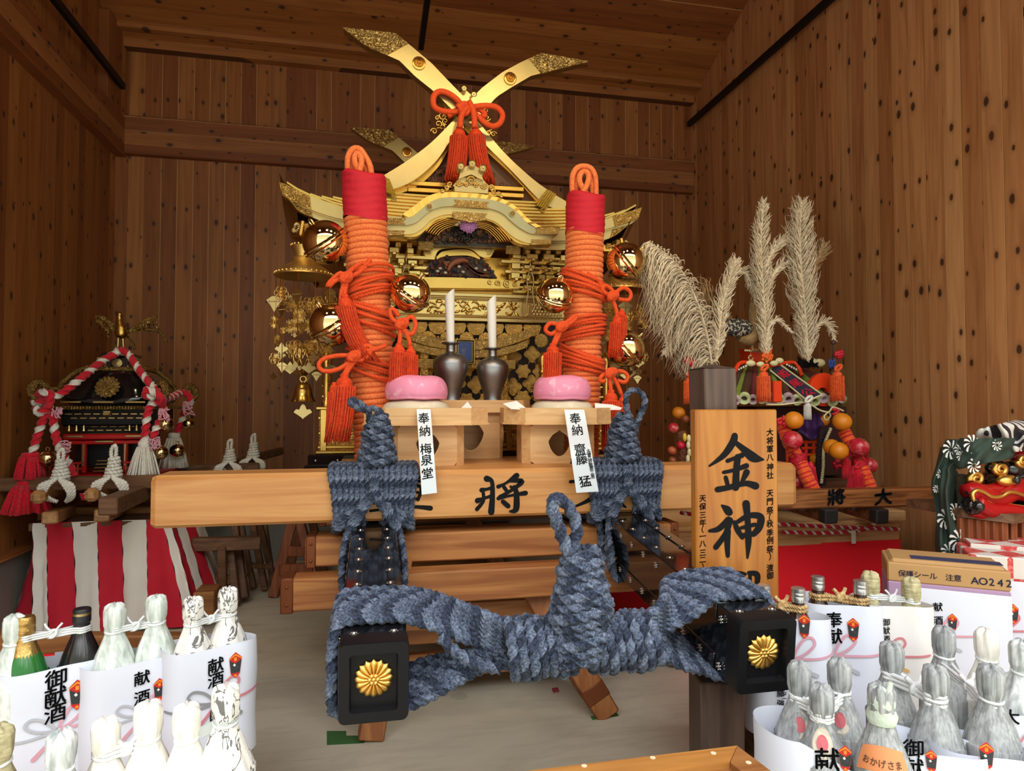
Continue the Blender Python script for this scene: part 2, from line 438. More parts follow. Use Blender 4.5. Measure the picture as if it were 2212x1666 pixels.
struct('wall_front', MB().box(((XL + XR) / 2, YF - .05, 4.6), (XR - XL + .4, .1, 2.8), 0), W_BACK)
struct('baseboard_back', MB().box(((XL + XR) / 2, YB + .03, PL / 2), (XR - XL, .1, PL), .004), PLINTH)
struct('baseboard_left', MB().box((XL - .03, (YB + YF) / 2, PL / 2), (.1, YB - YF, PL), .004), PLINTH)
struct('baseboard_right', MB().box((XR + .03, (YB + YF) / 2, PL / 2), (.1, YB - YF, PL), .004), PLINTH)
struct('trim_1', MB().box(((XL + XR) / 2, YB - .02, 3.075), (XR - XL, .08, .275), .006), W_BEAM)
struct('trim_2', MB().box((XL + .03, (YB + YF) / 2, 3.06), (.09, YB - YF, .27), .006), W_BEAMS)
struct('trim_3', MB().box((XL + .02, (YB + YF) / 2, PL + .012), (.07, YB - YF, .028), .004), W_BEAMS)
struct('trim_4', MB().box((XL + .03, 5.02, 3.5), (.07, .32, .62), .004), W_LEFT)
struct('trim_5', MB().box(((XL + XR) / 2, YB - .03, 3.735), (XR - XL, .10, .07), .006), W_BEAM)
struct('trim_6', MB().box(((XL + XR) / 2, YB - .18, 3.80), (XR - XL, .06, .06), .006), W_BEAM)
def rail(label, x, z, y0, y1):
    tag(obj('lighting_track', MB().box((x, (y0 + y1) / 2, z), (.035, y1 - y0, .045), .004), BLACKM), label, 'lighting track', 'black lighting tracks')
rail('black lighting track running along the left wall', XL + .10, 3.36, 1.2, 5.02)
rail('black lighting track running along the right wall', XR - .06, 3.51, 1.2, 5.12)
rail('short black lighting track hanging under the middle of the ceiling', .30, 3.53, 1.2, 4.4)
for x in (.30,):
    pass
# ---------------------------------------------------------------- brush lettering
_gl = {}
def glyph(ch, bold=.0):
    k = (ch, bold)
    if k not in _gl:
        cu = bpy.data.curves.new('t', 'FONT'); cu.body = ch; cu.size = 1.0; cu.resolution_u = 3
        o = bpy.data.objects.new('t', cu); COL.objects.link(o)
        dg = bpy.context.evaluated_depsgraph_get(); me = bpy.data.meshes.new_from_object(o.evaluated_get(dg))
        v = [(p.co.x, p.co.y) for p in me.vertices]; f = [tuple(p.vertices) for p in me.polygons]
        if v:
            xs = [p[0] for p in v]; ys = [p[1] for p in v]; cx, cy = (min(xs) + max(xs)) / 2, (min(ys) + max(ys)) / 2
            if ch not in '一（）―':
                cy = .36 if ord(ch) > 0x3000 else cy
            v = [(x - cx, y - cy) for x, y in v]
        if bold and v:                                               # heavier strokes: the outline laid down again a hair to each side
            n0 = len(v); f0 = list(f); v0 = list(v); e = bold * .9
            for j, (dx, dy) in enumerate(((e, e * .4), (-e, -e * .4), (e * .3, -e), (-e * .3, e)), 1):
                v = v + [(x + dx, y + dy) for x, y in v0]; f = f + [tuple(i + n0 * j for i in q) for q in f0]
        _gl[k] = (v, f)
        bpy.data.objects.remove(o); bpy.data.meshes.remove(me); bpy.data.curves.remove(cu)
    return _gl[k]
def column(mb, text, fn, x, y, size, gap=1.08, bold=.018, slant=.10, m=0, xs=1.0, rowy=None):   # characters one under the other; fn(x,y)->3D
    for i, ch in enumerate(text):
        if ch != ' ':
            v, f = glyph(ch, bold)
            yc = y - i * size * gap if rowy is None else rowy[i]
            tilt = slant * (1 if ord(ch) > 0x3000 else 0)
            mb.add([fn(x + a * size * xs, yc + (b + tilt * a) * size) for a, b in v], f, m)
    return mb
def row(mb, text, fn, x, y, size, gap=1.0, bold=.01, m=0):
    for i, ch in enumerate(text):
        if ch != ' ':
            v, f = glyph(ch, bold); mb.add([fn(x + i * size * gap + a * size, y + b * size) for a, b in v], f, m)
    return mb
def stroke(mb, pts, fn, off=0.0, m=0):                            # brush stroke: (x, y, width) points
    q = spline(pts, 7); L = []; n = len(q)
    for i in range(n):
        a = q[max(i - 1, 0)]; b = q[min(i + 1, n - 1)]; t = (b - a)[:2]; t = t / (np.linalg.norm(t) + 1e-9)
        L.append((q[i][:2], np.array((-t[1], t[0])), max(q[i][2], 1e-4) / 2, t))
    v = []; f = []
    def pt(p): v.append(fn(p[0], p[1], off))
    p, nn, h, t = L[0]
    for k in range(5):
        a = PI / 2 + PI * k / 4; pt(p + h * (math.cos(a) * t + math.sin(a) * nn))
    f.append(tuple(range(5)))
    i0 = len(v)
    for p, nn, h, t in L: pt(p + nn * h); pt(p - nn * h)
    f += [(i0 + 2 * i, i0 + 2 * i + 2, i0 + 2 * i + 3, i0 + 2 * i + 1) for i in range(n - 1)]
    p, nn, h, t = L[-1]; i1 = len(v)
    for k in range(5):
        a = -PI / 2 + PI * k / 4; pt(p + h * (math.cos(a) * t + math.sin(a) * nn))
    f.append(tuple(i1 + k for k in range(5)))
    return mb.add(v, f, m)

def flower(mb, c, r, M=None, n=16, th=.25, core=True, m=0):       # chrysanthemum crest facing local +Z
    M = M if M is not None else Matrix.Identity(3); c = Vector(c)
    for k in range(n):
        a = 2 * PI * k / n; wd = r * math.sin(PI / n) * .98
        def fn(u, v, a=a):
            s = u; y = (.16 + .84 * s) * r; 
            wv = wd * (.18 + .82 * s) * (1 if s < .84 else math.sqrt(max(0, 1 - ((s - .84) / .16) ** 2)))
            x = (v * 2 - 1) * wv; z = th * r * (.35 + .65 * math.sin(PI * min(1, .25 + s * .72))) * math.sqrt(max(0, 1 - ((v * 2 - 1) * .95) ** 2)) + .001
            if s >= 1: z = 0
            return c + M @ Vector((x * math.cos(a) - y * math.sin(a), x * math.sin(a) + y * math.cos(a), z))
        mb.grid(fn, 6, 6, m)
    if core:
        for k in range(7):
            rr = 0 if k == 6 else r * .2; a = 2 * PI * k / 6
            mb.ball(c + M @ Vector((rr * math.cos(a), rr * math.sin(a), th * r * .75)), r * .12, 8, 6, m)
    return mb
FACE_Y = Matrix(((1, 0, 0), (0, 0, -1), (0, 1, 0)))               # local +Z looks towards -Y (the viewer)

# ---------------------------------------------------------------- carrying poles
PSL = .112
def pole(x, yf, zcen, label):
    W, Hh, L = .15, .181, 3.55
    d = Vector((0, 1, PSL)).normalized(); up = Vector((0, -PSL, 1)).normalized(); M = Matrix(((1, 0, 0), tuple(d), tuple(up))).transposed()
    o = Vector((x, yf, zcen)); T = lambda p: o + M @ Vector(p)
    t = thing('carrying_pole', label, 'carrying pole', o, 'lacquered carrying poles')
    b = MB().box(T((0, .03 + L / 2, 0)), (W - .006, L, Hh - .006), .006, M)
    for sx in (-1, 1):
        for sz in (-1, 1):
            b.box(T((sx * (W / 2 - .019), .06 + L / 2, sz * (Hh / 2 - .003))), (.038, L - .1, .008), .002, M)
            b.box(T((sx * (W / 2 - .003), .06 + L / 2, sz * (Hh / 2 - .024))), (.008, L - .1, .045), .002, M)
    obj('shaft', b, BLACK, t)
    def rr(w, h, r, y, n=5):
        return [T((sx * (w / 2 - r) + r * math.cos(a), y, sz * (h / 2 - r) + r * math.sin(a)))
                for sx, sz, a0 in ((1, 1, 0), (-1, 1, PI / 2), (-1, -1, PI), (1, -1, 1.5 * PI)) for a in [a0 + PI / 2 * k / n for k in range(n + 1)]]
    c = MB(); rings = [rr(W + .002, Hh + .002, .012, .05), rr(W + .006, Hh + .006, .014, .0), rr(W + .002, Hh + .002, .014, -.008), rr(W * .71, Hh * .74, .008, -.008), rr(W * .67, Hh * .70, .006, .012)]
    n = len(rings[0]); v = [p for r in rings for p in r]
    f = [(i * n + j, i * n + (j + 1) % n, (i + 1) * n + (j + 1) % n, (i + 1) * n + j) for i in range(4) for j in range(n)] + [tuple(4 * n + j for j in range(n))]
    obj('end_cap', c.add(v, f), BLACKM, t, 30)
    fl = MB(); flower(fl, T((0, .011, .002)), .0455, M @ FACE_Y, 16, .2)
    obj('chrysanthemum_crest', fl, G_CREST, t, 60, 'gold sixteen petal flower crest')
    s = MB()
    def stud(p, ax):
        Mm = M @ ax; s.ball(T(p), .0052, 8, 6)
        for k in range(6):
            a = k * PI / 3; s.ball(T(p) + Mm @ Vector((.0085 * math.cos(a), .0085 * math.sin(a), -.001)), .0042, 6, 4, 0, (1, 1, .6))
    SX = Matrix(((0, 0, 1), (0, 1, 0), (-1, 0, 0)))
    yy = [.05 + .1 * k for k in range(22)]
    for y in yy:
        for sx in (-1, 1):
            stud((sx * (W / 2 - .03), y, Hh / 2 + .001), Matrix.Identity(3))
            for sz in (-.58, .55): stud((sx * (W / 2 + .001), y + .03, sz * Hh / 2 * 1.2), SX)
    obj('stud', s, SILVER, t, 60, 'rows of small nickel flower studs')
    return t
PLX, PLY, PLZ = .006, 1.54, .532
PRX, PRY, PRZ = .945, 1.49, .538
pole(PLX, PLY, PLZ, 'black lacquered carrying pole whose end stands clear, second from the wooden sign')
pole(PRX, PRY, PRZ, 'black lacquered carrying pole passing in front of the wooden sign')

# ---------------------------------------------------------------- cross beam and lettering
BY0, BY1, BZ0, BZ1, BX0, BX1 = 2.44, 2.62, .735, .912, -.727, 1.70
t = thing('cross_beam', 'thick pale wooden cross beam with black brush characters lashed over the poles', 'beam', (.48, BY0, BZ0))
b = MB()
pr = [(BY0, BZ0 + .01), (BY0, BZ1 - .016), (BY0 + .016, BZ1), (BY1 - .016, BZ1), (BY1, BZ1 - .016), (BY1, BZ0 + .01), (BY1 - .01, BZ0), (BY0 + .01, BZ0)]
rg = []
for x, s in ((BX0, .012), (BX0 + .016, 0), (BX1 - .016, 0), (BX1, .012)):
    cy, cz = (BY0 + BY1) / 2, (BZ0 + BZ1) / 2
    rg += [(x, cy + (y - cy) * (1 - s * 7), cz + (z - cz) * (1 - s * 7)) for y, z in pr]
b.add(rg, [(i * 8 + j, i * 8 + (j + 1) % 8, (i + 1) * 8 + (j + 1) % 8, (i + 1) * 8 + j) for i in range(3) for j in range(8)] + [tuple(range(8))[::-1], tuple(range(24, 32))])
obj('timber', b, BEAMW, t, 20)
def zfn(x0, y0, sc, Y):
    return lambda x, y, off=0: P(x0 + x / sc, y0 + y / sc, Y - .0015 - off)
SHO = [[(118, 172, 26), (150, 166, 16), (175, 160, 20)], [(92, 238, 30), (130, 224, 16), (182, 208, 20)], [(150, 100, 34), (182, 118, 22), (186, 200, 26), (178, 310, 34)],
       [(128, 190, 18), (128, 240, 18), (88, 292, 22)], [(222, 150, 22), (270, 128, 14), (338, 80, 30)], [(300, 112, 20), (372, 118, 26), (300, 176, 18), (232, 214, 20)],
       [(258, 152, 20), (282, 186, 20)], [(300, 150, 14), (322, 164, 16)], [(222, 224, 20), (300, 206, 14), (394, 190, 26)], [(322, 150, 18), (336, 190, 28), (334, 290, 32), (296, 306, 12)], [(252, 244, 24), (284, 272, 26)]]
DAI = [[(560, 120, 24), (660, 110, 14), (800, 86, 26)], [(770, 20, 26), (778, 120, 24), (760, 220, 26), (676, 280, 8)], [(770, 150, 16), (880, 240, 30), (940, 280, 10)]]
k = MB(); f1 = zfn(1000, 1000, 2.91, BY0)
for i, s in enumerate(SHO): stroke(k, [(a, b_, c_ * 1.2) for a, b_, c_ in s], f1, i * 1e-4)
DA2 = [[(1232, 1041, 7), (1275, 1036, 5), (1330, 1030, 8)], [(1300, 1002, 8), (1299, 1040, 9), (1280, 1075, 10), (1236, 1097, 4)], [(1300, 1055, 6), (1330, 1080, 10), (1352, 1096, 4)]]
GUN = [[(810, 1034, 6), (860, 1030, 5), (922, 1032, 8)], [(905, 1040, 7), (928, 1036, 8), (918, 1050, 5)], [(830, 1054, 6), (905, 1050, 8), (903, 1080, 7)], [(835, 1067, 5), (903, 1064, 6)], [(836, 1081, 5), (903, 1078, 6)],
       [(866, 1028, 7), (868, 1118, 8)], [(800, 1104, 6), (880, 1095, 6), (930, 1098, 11)]]
f2 = lambda x, y, off=0: P(x, y, BY0 - .0015 - off)
for g in (DA2, GUN):
    for i, s in enumerate(g): stroke(k, s, f2, i * 1e-4)
obj('painted_characters', k, INK, t, 0, 'large black brush characters')

# ---------------------------------------------------------------- indigo rope lashings
def helix(c, ax, prof, pitch, rnd=.0, ref=(0, 0, 1), ph=0, tilt=0, n=26):   # prof: (s, radius) along the axis
    ax = Vector(ax).normalized(); u = ax.orthogonal().normalized(); v = ax.cross(u); c = Vector(c); out = []
    S = prof[-1][0]; turns = S / pitch; N = int(turns * n)
    for i in range(N + 1):
        s = S * i / N; r = float(np.interp(s, [p[0] for p in prof], [p[1] for p in prof])); a = ph + 2 * PI * turns * i / N
        r *= 1 + rnd * math.sin(a * .37 + 2) + rnd * math.sin(a * .21)
        out.append(c + ax * (s + tilt * r * math.cos(a + 1.2)) + (u * math.cos(a) + v * math.sin(a)) * r)
    return out
RR = .0112
MB.STR = (0, 1, 2); BLUES = [BLUE, BLUEM, BLUED]
def beam_lashing(cx, dx, label, loop, drop):
    t = thing('rope_lashing', label, 'rope lashing', (cx, BY0, BZ0), 'indigo rope lashings')
    sp_ = MB(); hw = .148; N = 15; yf, yb = BY0 - .012, BY1 + .012
    for i in range(N):
        q = -1 + 2 * i / (N - 1); x = cx + q * hw; xl = cx + q * hw * (.86 if abs(q) > .3 else .95)
        j = (.3 - abs(q)) * .16 if abs(q) < .3 else 0
        zb = BZ0 - .012
        if abs(q) < .28: zb = BZ0 + .075 + .02 * (1 - abs(q))
        pth = [(x, yb, BZ0 + .03), (x, yb, BZ1 - .01), (x, yb - .03, BZ1 + .013), (x, yf + .03, BZ1 + .014), (x, yf, BZ1 - .012), (x * .5 + xl * .5, yf - .002, (BZ1 + BZ0) / 2 + .02)]
        if abs(q) < .28: pth += [(xl + (.05 if q > 0 else -.05) * .3, yf - .002, zb)]
        else: pth += [(xl, yf - .002, BZ0 + .01), (xl, yf + .02, BZ0 - .012), (xl, yf + .1, BZ0 - .02), (xl, yb, BZ0 - .01), (x, yb, BZ0 + .03)]
        sp_.rope(spline(pth, 6), RR, 5.8)
    obj('wrapping', sp_, BLUES, t, 180)
    kn = MB()
    for i in (-1, 0, 1):                                          # vertical cinch in the middle
        kn.rope(spline([(cx + i * .012, yf - .018, BZ1 + .005), (cx + i * .008, yf - .026, BZ1 - .05), (cx + i * .012, yf - .026, BZ0 + .09), (cx + i * .014, yf - .01, BZ0 + .07)], 6), .0085, 5.6)
    for s in (-1, 1):
        for i in range(3):                                        # short outer diagonals
            o = i * .017
            kn.rope(spline([(cx + s * .004, yf - .024, BZ0 + .095 - o * .2), (cx + s * .05, yf - .034, BZ0 + .06 - o), (cx + s * .125, yf - .024, BZ0 + .012 - o * .9), (cx + s * .135, yf + .03, BZ0 - .004 - o * .7)], 6), .0105, 5.6)
        for i in range(3):                                        # legs going down past the pole
            o = i * .0185
            pts = [(cx + s * (.012 + o * .2), yf - .03, BZ0 + .088), (cx + s * (.045 + o * .6), yf - .045, BZ0 + .03), (cx + s * (.083 + o * .25), yf - .05 - o * .3, BZ0 - .04), (cx + s * (.098 + o * .15), yf - .07 - o * 1.5, BZ0 - .115), (cx + s * .098, yf - .11 - o, BZ0 - .185 - o * .5), (cx + s * .06, yf - .10 - o, BZ0 - .215), (cx, yf - .09 - o, BZ0 - .222)]
            kn.rope(spline(pts, 6), .0108, 5.6)
        for i in range(drop[(s + 1) // 2]):                         # band round the pole's flank
            pts = [(cx + s * .02, yf + .05 + i * .021, BZ0 - .014), (cx + s * .088, yf + .03 + i * .02, BZ0 - .02), (cx + s * .094, yf - .0 + i * .021, BZ0 - .1), (cx + s * .094, yf - .02 + i * .021, BZ0 - .19), (cx + s * .06, yf - .02 + i * .021, BZ0 - .235), (cx, yf - .02 + i * .021, BZ0 - .235)]
            kn.rope(spline(pts, 5), .011, 5.6)
    obj('binding', kn, BLUES, t, 180)
    co = MB(); base = Vector((cx + dx, BY0 + .045, BZ1 + .016))
    co.rope(helix(base, (.02, 0, 1), [(0, .066), (.05, .056), (.1, .05), (.15, .037), (.185, .024)], .0225, .05, tilt=.12), .0122, 5.6)
    co.lathe([(.055, 0), (.045, .08), (.03, .15), (.012, .18)], base, 12)
    obj('coil', co, BLUES, t, 180)
    obj('loop', MB().rope(spline(loop, 8), .0115, 6.5), BLUES, t, 180)
beam_lashing(.006, .01, 'indigo rope lashing on the cross beam with its end loop flopped over sideways',
    [P(806, 925, 2.47), P(795, 892, 2.46), P(780, 874, 2.44), P(758, 864, 2.43), P(760, 873, 2.43), P(782, 884, 2.44), P(812, 884, 2.46), P(824, 898, 2.47), P(815, 925, 2.48)], (3, 3))
beam_lashing(.952, .01, 'indigo rope lashing on the cross beam with an upright open loop beside the hanging strip',
    [P(1366, 930, 2.48), P(1356, 895, 2.48), P(1352, 862, 2.48), P(1360, 846, 2.48), P(1376, 844, 2.48), P(1391, 858, 2.48), P(1392, 876, 2.48), P(1380, 905, 2.48), P(1372, 930, 2.48)], (8, 4))

# the big lashing that ties the two pole ends together
t = thing('rope_lashing', 'indigo rope lashing spanning the two pole ends with an upright knotted loop between', 'rope lashing', (.5, 1.6, .56), 'indigo rope lashings')
def zt(x0, y): return .624 + PSL * (y - PLY)                       # top of a pole at y
A = MB(); NR = 7
bl = Vector((.335, 1.585, .565)); br = Vector((.668, 1.565, .570)); rb = .062
for i in range(NR):
    q = i / (NR - 1); y = 1.625 + .17 * q; z = zt(0, y) + .011; zb = z - .181 - .02
    e = bl + Vector((0, .02 - .02 * q, .002 + .052 * q)); e2 = bl + Vector((0, .03, -.050 + .044 * q))
    y2 = y - .03 - .05 * q
    pts = [e + Vector((.05, 0, -.004)), e, e + Vector((-.10, .012 + .03 * q, .012 + .022 * q)), (.15, y - .02, z * .62 + .38 * e.z + .006), (.075, y - .004, z - .001), (.03, y, z), (-.05, y, z), (-.078, y, z - .012), (-.088, y - .006, z - .06), (-.088, y2, z - .12), (-.088, y2 - .005, zb + .03), (-.07, y2, zb), (.06, y2, zb),
           (.098, y2 + .005, zb + .004 + .02 * q), (.16, y2, .5 * zb + .5 * e2.z - .004), e2 + Vector((-.07, 0, -.004)), e2, e2 + Vector((.05, 0, .005))]
    A.rope(spline(pts, 7), .0125, 5.8)
    yb_ = 1.60 + .17 * q; y = yb_; x0 = PRX; z = .628 + PSL * (y - PRY) + .011; zb = z - .201
    e = br + Vector((0, .012 - .01 * q, .002 + .054 * q)); e2 = br + Vector((0, .03, -.050 + .046 * q))
    pts = [e + Vector((-.05, 0, -.004)), e, e + Vector((.06, .01 + .02 * q, .012 + .012 * q)), (x0 - .14, y - .02, .55 * z + .45 * e.z + .004), (x0 - .078, y - .004, z - .003), (x0 - .03, y, z), (x0 + .05, y, z), (x0 + .078, y, z - .012), (x0 + .088, y, z - .06), (x0 + .088, y - .02, zb + .03), (x0 + .07, y - .02, zb), (x0 - .06, y - .01, zb),
           (x0 - .098, y, zb + .012 + .012 * q), (x0 - .17, y - .02, .45 * zb + .55 * e2.z), e2 + Vector((.05, 0, -.004)), e2, e2 + Vector((-.05, 0, .005))]
    A.rope(spline(pts, 7), .0125, 5.8)
A.rope(spline([(.16, 1.60, .60), (.20, 1.58, .565), (.25, 1.575, .535), (.30, 1.58, .52)], 6), .0125, 5.8)
obj('arm', A, BLUES, t, 180)
B = MB()
B.rope(helix(bl + Vector((-.012, 0, 0)), (1, 0, 0.0), [(0, .060), (.03, .064), (.17, .06)], .0235, .04, tilt=.16), .0125, 5.6)
B.rope(helix(br + Vector((.012, 0, 0)), (-1, 0, 0.0), [(0, .058), (.03, .062), (.17, .058)], .0235, .04, tilt=-.16), .0125, 5.6)
obj('binding', B, BLUES, t, 180)
K = MB(); kb = Vector((.492, 1.555, .535))
K.rope(helix(kb, (.02, .02, 1), [(0, .048), (.03, .062), (.08, .066), (.13, .063), (.18, .054), (.225, .043), (.262, .034)], .0215, .06, tilt=.22), .0132, 5.6)
K.lathe([(.05, 0), (.055, .1), (.04, .2), (.02, .26)], kb, 12)
obj('coil', K, BLUES, t, 180)
lp = [(1228, 1200, 1.55), (1214, 1160, 1.545), (1196, 1110, 1.54), (1192, 1086, 1.54), (1204, 1079, 1.545), (1220, 1086, 1.55), (1240, 1120, 1.56), (1246, 1150, 1.56), (1238, 1180, 1.56), (1232, 1205, 1.56)]
obj('loop', MB().rope(spline([P(*q) for q in lp], 8), .0148, 6.5), BLUES, t, 180)

MB.STR = None
# ---------------------------------------------------------------- trestle carrying the poles
def trestle(name, y, label, grp=None):
    t = thing(name, label, 'trestle', (.47, y, 0), grp)
    obj('top_beam', MB().box((.48, y + .02, .63), (1.42, .12, .105), .006), TRESTLE, t)
    m = MB().box((.48, y - .075, .505), (1.56, .10, .112), .006)
    obj('rail', m, TRESTLE, t)
    for x, yy, zz, d in ((-.28, y - .075, .505, (.042, .108, .12)), (1.24, y - .075, .505, (.042, .108, .12)), (-.21, y + .02, .63, (.034, .128, .112)), (1.17, y + .02, .63, (.034, .128, .112))):
        obj('metal_strap', MB().box((x, yy, zz), d, .004).ball((x, yy - d[1] / 2, zz - .03), .006, 8, 6).ball((x, yy - d[1] / 2, zz + .03), .006, 8, 6), COPPER, t)
    for sx, x0, x1 in ((-1, .10, .0), (1, .60, .86)):
        for sy in (-1, 1):
            a = (x0 - .0 , y + .02 + sy * .04, .45 if sx > 0 else .60); c = (x1, y + sy * .09 - .02, 0.0)
            l = obj('leg', MB().beam(a, c, .088, .088, .005, (0, 1, 0)), TRESTLEZ, t)
            if sy < 0:
                v = Vector(a) - Vector(c); p0 = Vector(c) + v * .13; p1 = Vector(c) + v * .24
                obj('foot_strap', MB().beam(p0, p1, .094, .094, .003, (0, 1, 0)), COPPER, l)
        obj('stretcher', MB().beam((x0 * .4 + x1 * .6, y - .09, .235), (x0 * .4 + x1 * .6, y + .13, .235), .05, .07), TRESTLE, t)
    for k, (zz, yy) in enumerate(((.36, .03), (.285, .10), (.13, .16))):
        obj('slat', MB().box((.42, y + yy, zz), (.86, .04, .095), .005), TRESTLE, t)
    return t
trestle('pole_trestle', 2.50, 'timber trestle with metal strapped rails under the poles and the cross beam')
trestle('pole_trestle', 4.15, 'second timber trestle standing deeper under the gold shrine')
for pts, lab in (([(706, 1580), (748, 1580), (748, 1590), (787, 1590), (787, 1606), (706, 1610)], 'green tape patch on the floor under the foot behind the near pole end'),
                 ([(1275, 1548), (1305, 1548), (1312, 1515), (1337, 1547), (1280, 1556)], 'green tape patch on the floor beside the trestle foot under the rope knot')):
    m = MB().prism([PZ(a, b_, .0005) for a, b_ in pts], (0, 0, .0012))
    tag(obj('floor_tape', m, plain('green_tape', H('3f6a38'), .6), smooth=0), lab, 'tape', 'green tape patches')
tag(obj('paper_scrap', MB().prism([PZ(1192, 1489, .001), PZ(1205, 1487, .001), PZ(1208, 1495, .001), PZ(1195, 1497, .001)], (0, 0, .004)), plain('scrap_red', H('9c3a44'), .7), smooth=0), 'tiny red scrap lying on the concrete floor', 'scrap')

# ---------------------------------------------------------------- wooden name board on its post
SY = 1.83
t = thing('sign_post', 'dark square wooden post with a pyramid top carrying the name board', 'post', tuple(P(1548, 1480, SY + .1)[:2]) + (0,))
pl, prr = P(1524, 1100, SY + .035).x, P(1594, 1100, SY + .035).x
pw = prr - pl; cx = (pl + prr) / 2; zt_ = P(1540, 795, SY + .05).z
b = MB().beam((cx, SY + .035 + pw / 2, zt_), (cx + .030, SY + .035 + pw / 2, 0), pw, pw, .004, (0, 1, 0))
b.add([(cx - pw / 2, SY + .035, zt_ - .001), (cx + pw / 2, SY + .035, zt_ - .001), (cx + pw / 2, SY + .035 + pw, zt_ - .001), (cx - pw / 2, SY + .035 + pw, zt_ - .001), (cx, SY + .035 + pw / 2, zt_ + .014)], [(0, 1, 4), (1, 2, 4), (2, 3, 4), (3, 0, 4)])
obj('shaft', b, DARKW, t, 20)
sb = thing('name_board', 'tall honey coloured wooden board with large black brush characters fixed to the post', 'sign board', (cx, SY, .5))
tl, tr = P(1502, 885, SY), P(1679, 878, SY); zb = .56
x0, x1, zt2 = tl.x, tr.x, tl.z
obj('board', MB().box(((x0 + x1) / 2, SY + .0175, (zt2 + zb) / 2), (x1 - x0, .035, zt2 - zb), .004), SIGNW, sb, 20)
k = MB(); fs = lambda x, y, off=0: P(1480 + x / 3.62, 860 + y / 3.62, SY - .0012 - off)
KIN = [[(388, 296, 40), (372, 350, 44), (300, 450, 36), (190, 532, 12)], [(385, 340, 26), (455, 398, 40), (535, 465, 58), (612, 482, 12)], [(332, 492, 26), (385, 472, 24), (446, 448, 34)], [(302, 582, 22), (390, 562, 24), (480, 530, 34)],
       [(412, 462, 40), (402, 560, 40), (396, 700, 44)], [(318, 622, 26), (330, 665, 26), (338, 702, 18)], [(482, 580, 40), (458, 630, 28), (426, 682, 10)], [(254, 716, 36), (340, 700, 34), (470, 668, 34), (552, 688, 46)]]
KAMI = [[(290, 842, 16), (325, 870, 46), (345, 894, 46)], [(192, 1040, 20), (265, 1022, 36), (340, 950, 38)], [(352, 956, 38), (318, 1060, 34), (240, 1168, 34)], [(336, 1040, 36), (330, 1130, 36), (334, 1234, 26)], [(386, 970, 24), (410, 1030, 34), (448, 1092, 26)],
        [(412, 968, 26), (500, 920, 34), (590, 930, 42), (580, 1010, 44), (536, 1066, 34)], [(440, 1016, 22), (545, 990, 26)], [(440, 1078, 30), (545, 1060, 34)], [(478, 826, 46), (490, 960, 36), (496, 1120, 38), (488, 1252, 12)]]
GO = [[(390, 1365, 24), (440, 1372, 26), (470, 1378, 20)], [(500, 1368, 26), (560, 1378, 36), (566, 1430, 32), (548, 1464, 20)], [(508, 1380, 22), (506, 1600, 24)], [(300, 1372, 30), (240, 1440, 18)], [(320, 1420, 26), (318, 1600, 24)], [(400, 1420, 22), (398, 1560, 24)]]
for g in (KIN, KAMI, GO):
    for i, s in enumerate(g): stroke(k, [(a, b_, c_ * 1.28) for a, b_, c_ in s], fs, i * 1e-4)
fz = lambda x, y, off=0: P(1480 + x / 3.62, 860 - y / 3.62, SY - .0012)
ys = [268, 335, 400, 465, 540, 605, 745, 810, 880, 935, 985, 1055, 1115, 1185, 1240, 1330, 1390]
column(k, '大将軍八神社天門祭（秋季例祭）渡御', fz, 664, 0, 62, rowy=[-v for v in ys], bold=.022, xs=.9)
ys = [785, 850, 915, 975, 1028, 1080, 1140, 1210, 1265, 1320]
column(k, '天保三年（一八三二）', fz, 138, 0, 58, rowy=[-v for v in ys], bold=.022, xs=.95)
obj('painted_lettering', k, INK, sb, 0, 'black brush characters')
# ---------------------------------------------------------------- the large gilded portable shrine
def px(x0, y0, s): return lambda *p: [(x0 + a / s, y0 + b / s) for a, b in p]
ZA = px(820, 330, 5.267); ZBx = px(820, 500, 5.267); ZT = px(560, 30, 2.572); ZL = px(590, 380, 7.574); ZR = px(1160, 400, 7.573)
def even(pts, n, sm=True):
    q = spline([(a, b, 0) for a, b in pts], 8) if sm else [np.array((a, b, 0.)) for a, b in pts]
    q = np.array(q); L = np.concatenate(([0], np.cumsum(np.linalg.norm(np.diff(q, axis=0), axis=1)))); t = np.linspace(0, L[-1], n)
    return [(float(np.interp(k, L, q[:, 0])), float(np.interp(k, L, q[:, 1]))) for k in t]
def band(mb, top, bot, Y, d, n=40, m=0, sm=True):
    return mb.strip(PS(even(top, n, sm), Y), PS(even(bot, n, sm), Y), (0, d, 0), m)
def plate(mb, poly, Y, d, m=0): return mb.prism(PS(poly, Y)[::-1], (0, d, 0), m)
def curl(mb, c, r, Y, tr=.006, turns=1.6, a0=0, cw=1, m=0):          # scroll drawn with a tapering tube; c, r in pixels
    n = int(16 * turns); pts = []; rad = []
    for i in range(n + 1):
        t = i / n; a = a0 + cw * 2 * PI * turns * t; q = r * (1 - .85 * t)
        pts.append(P(c[0] + q * math.cos(a), c[1] + q * math.sin(a), Y)); rad.append(tr * (1 - .3 * t))
    return mb.tube(pts, rad, 6, m)
SX0 = .478
sh = thing('portable_shrine', 'large gilded portable shrine with crossed roof finials and a curved gable', 'portable shrine', (SX0, 4.0, .87))
def sp(name, mb, mat, smooth=38, parent=None, label=None): return obj(name, mb, mat, parent or sh, smooth, label)

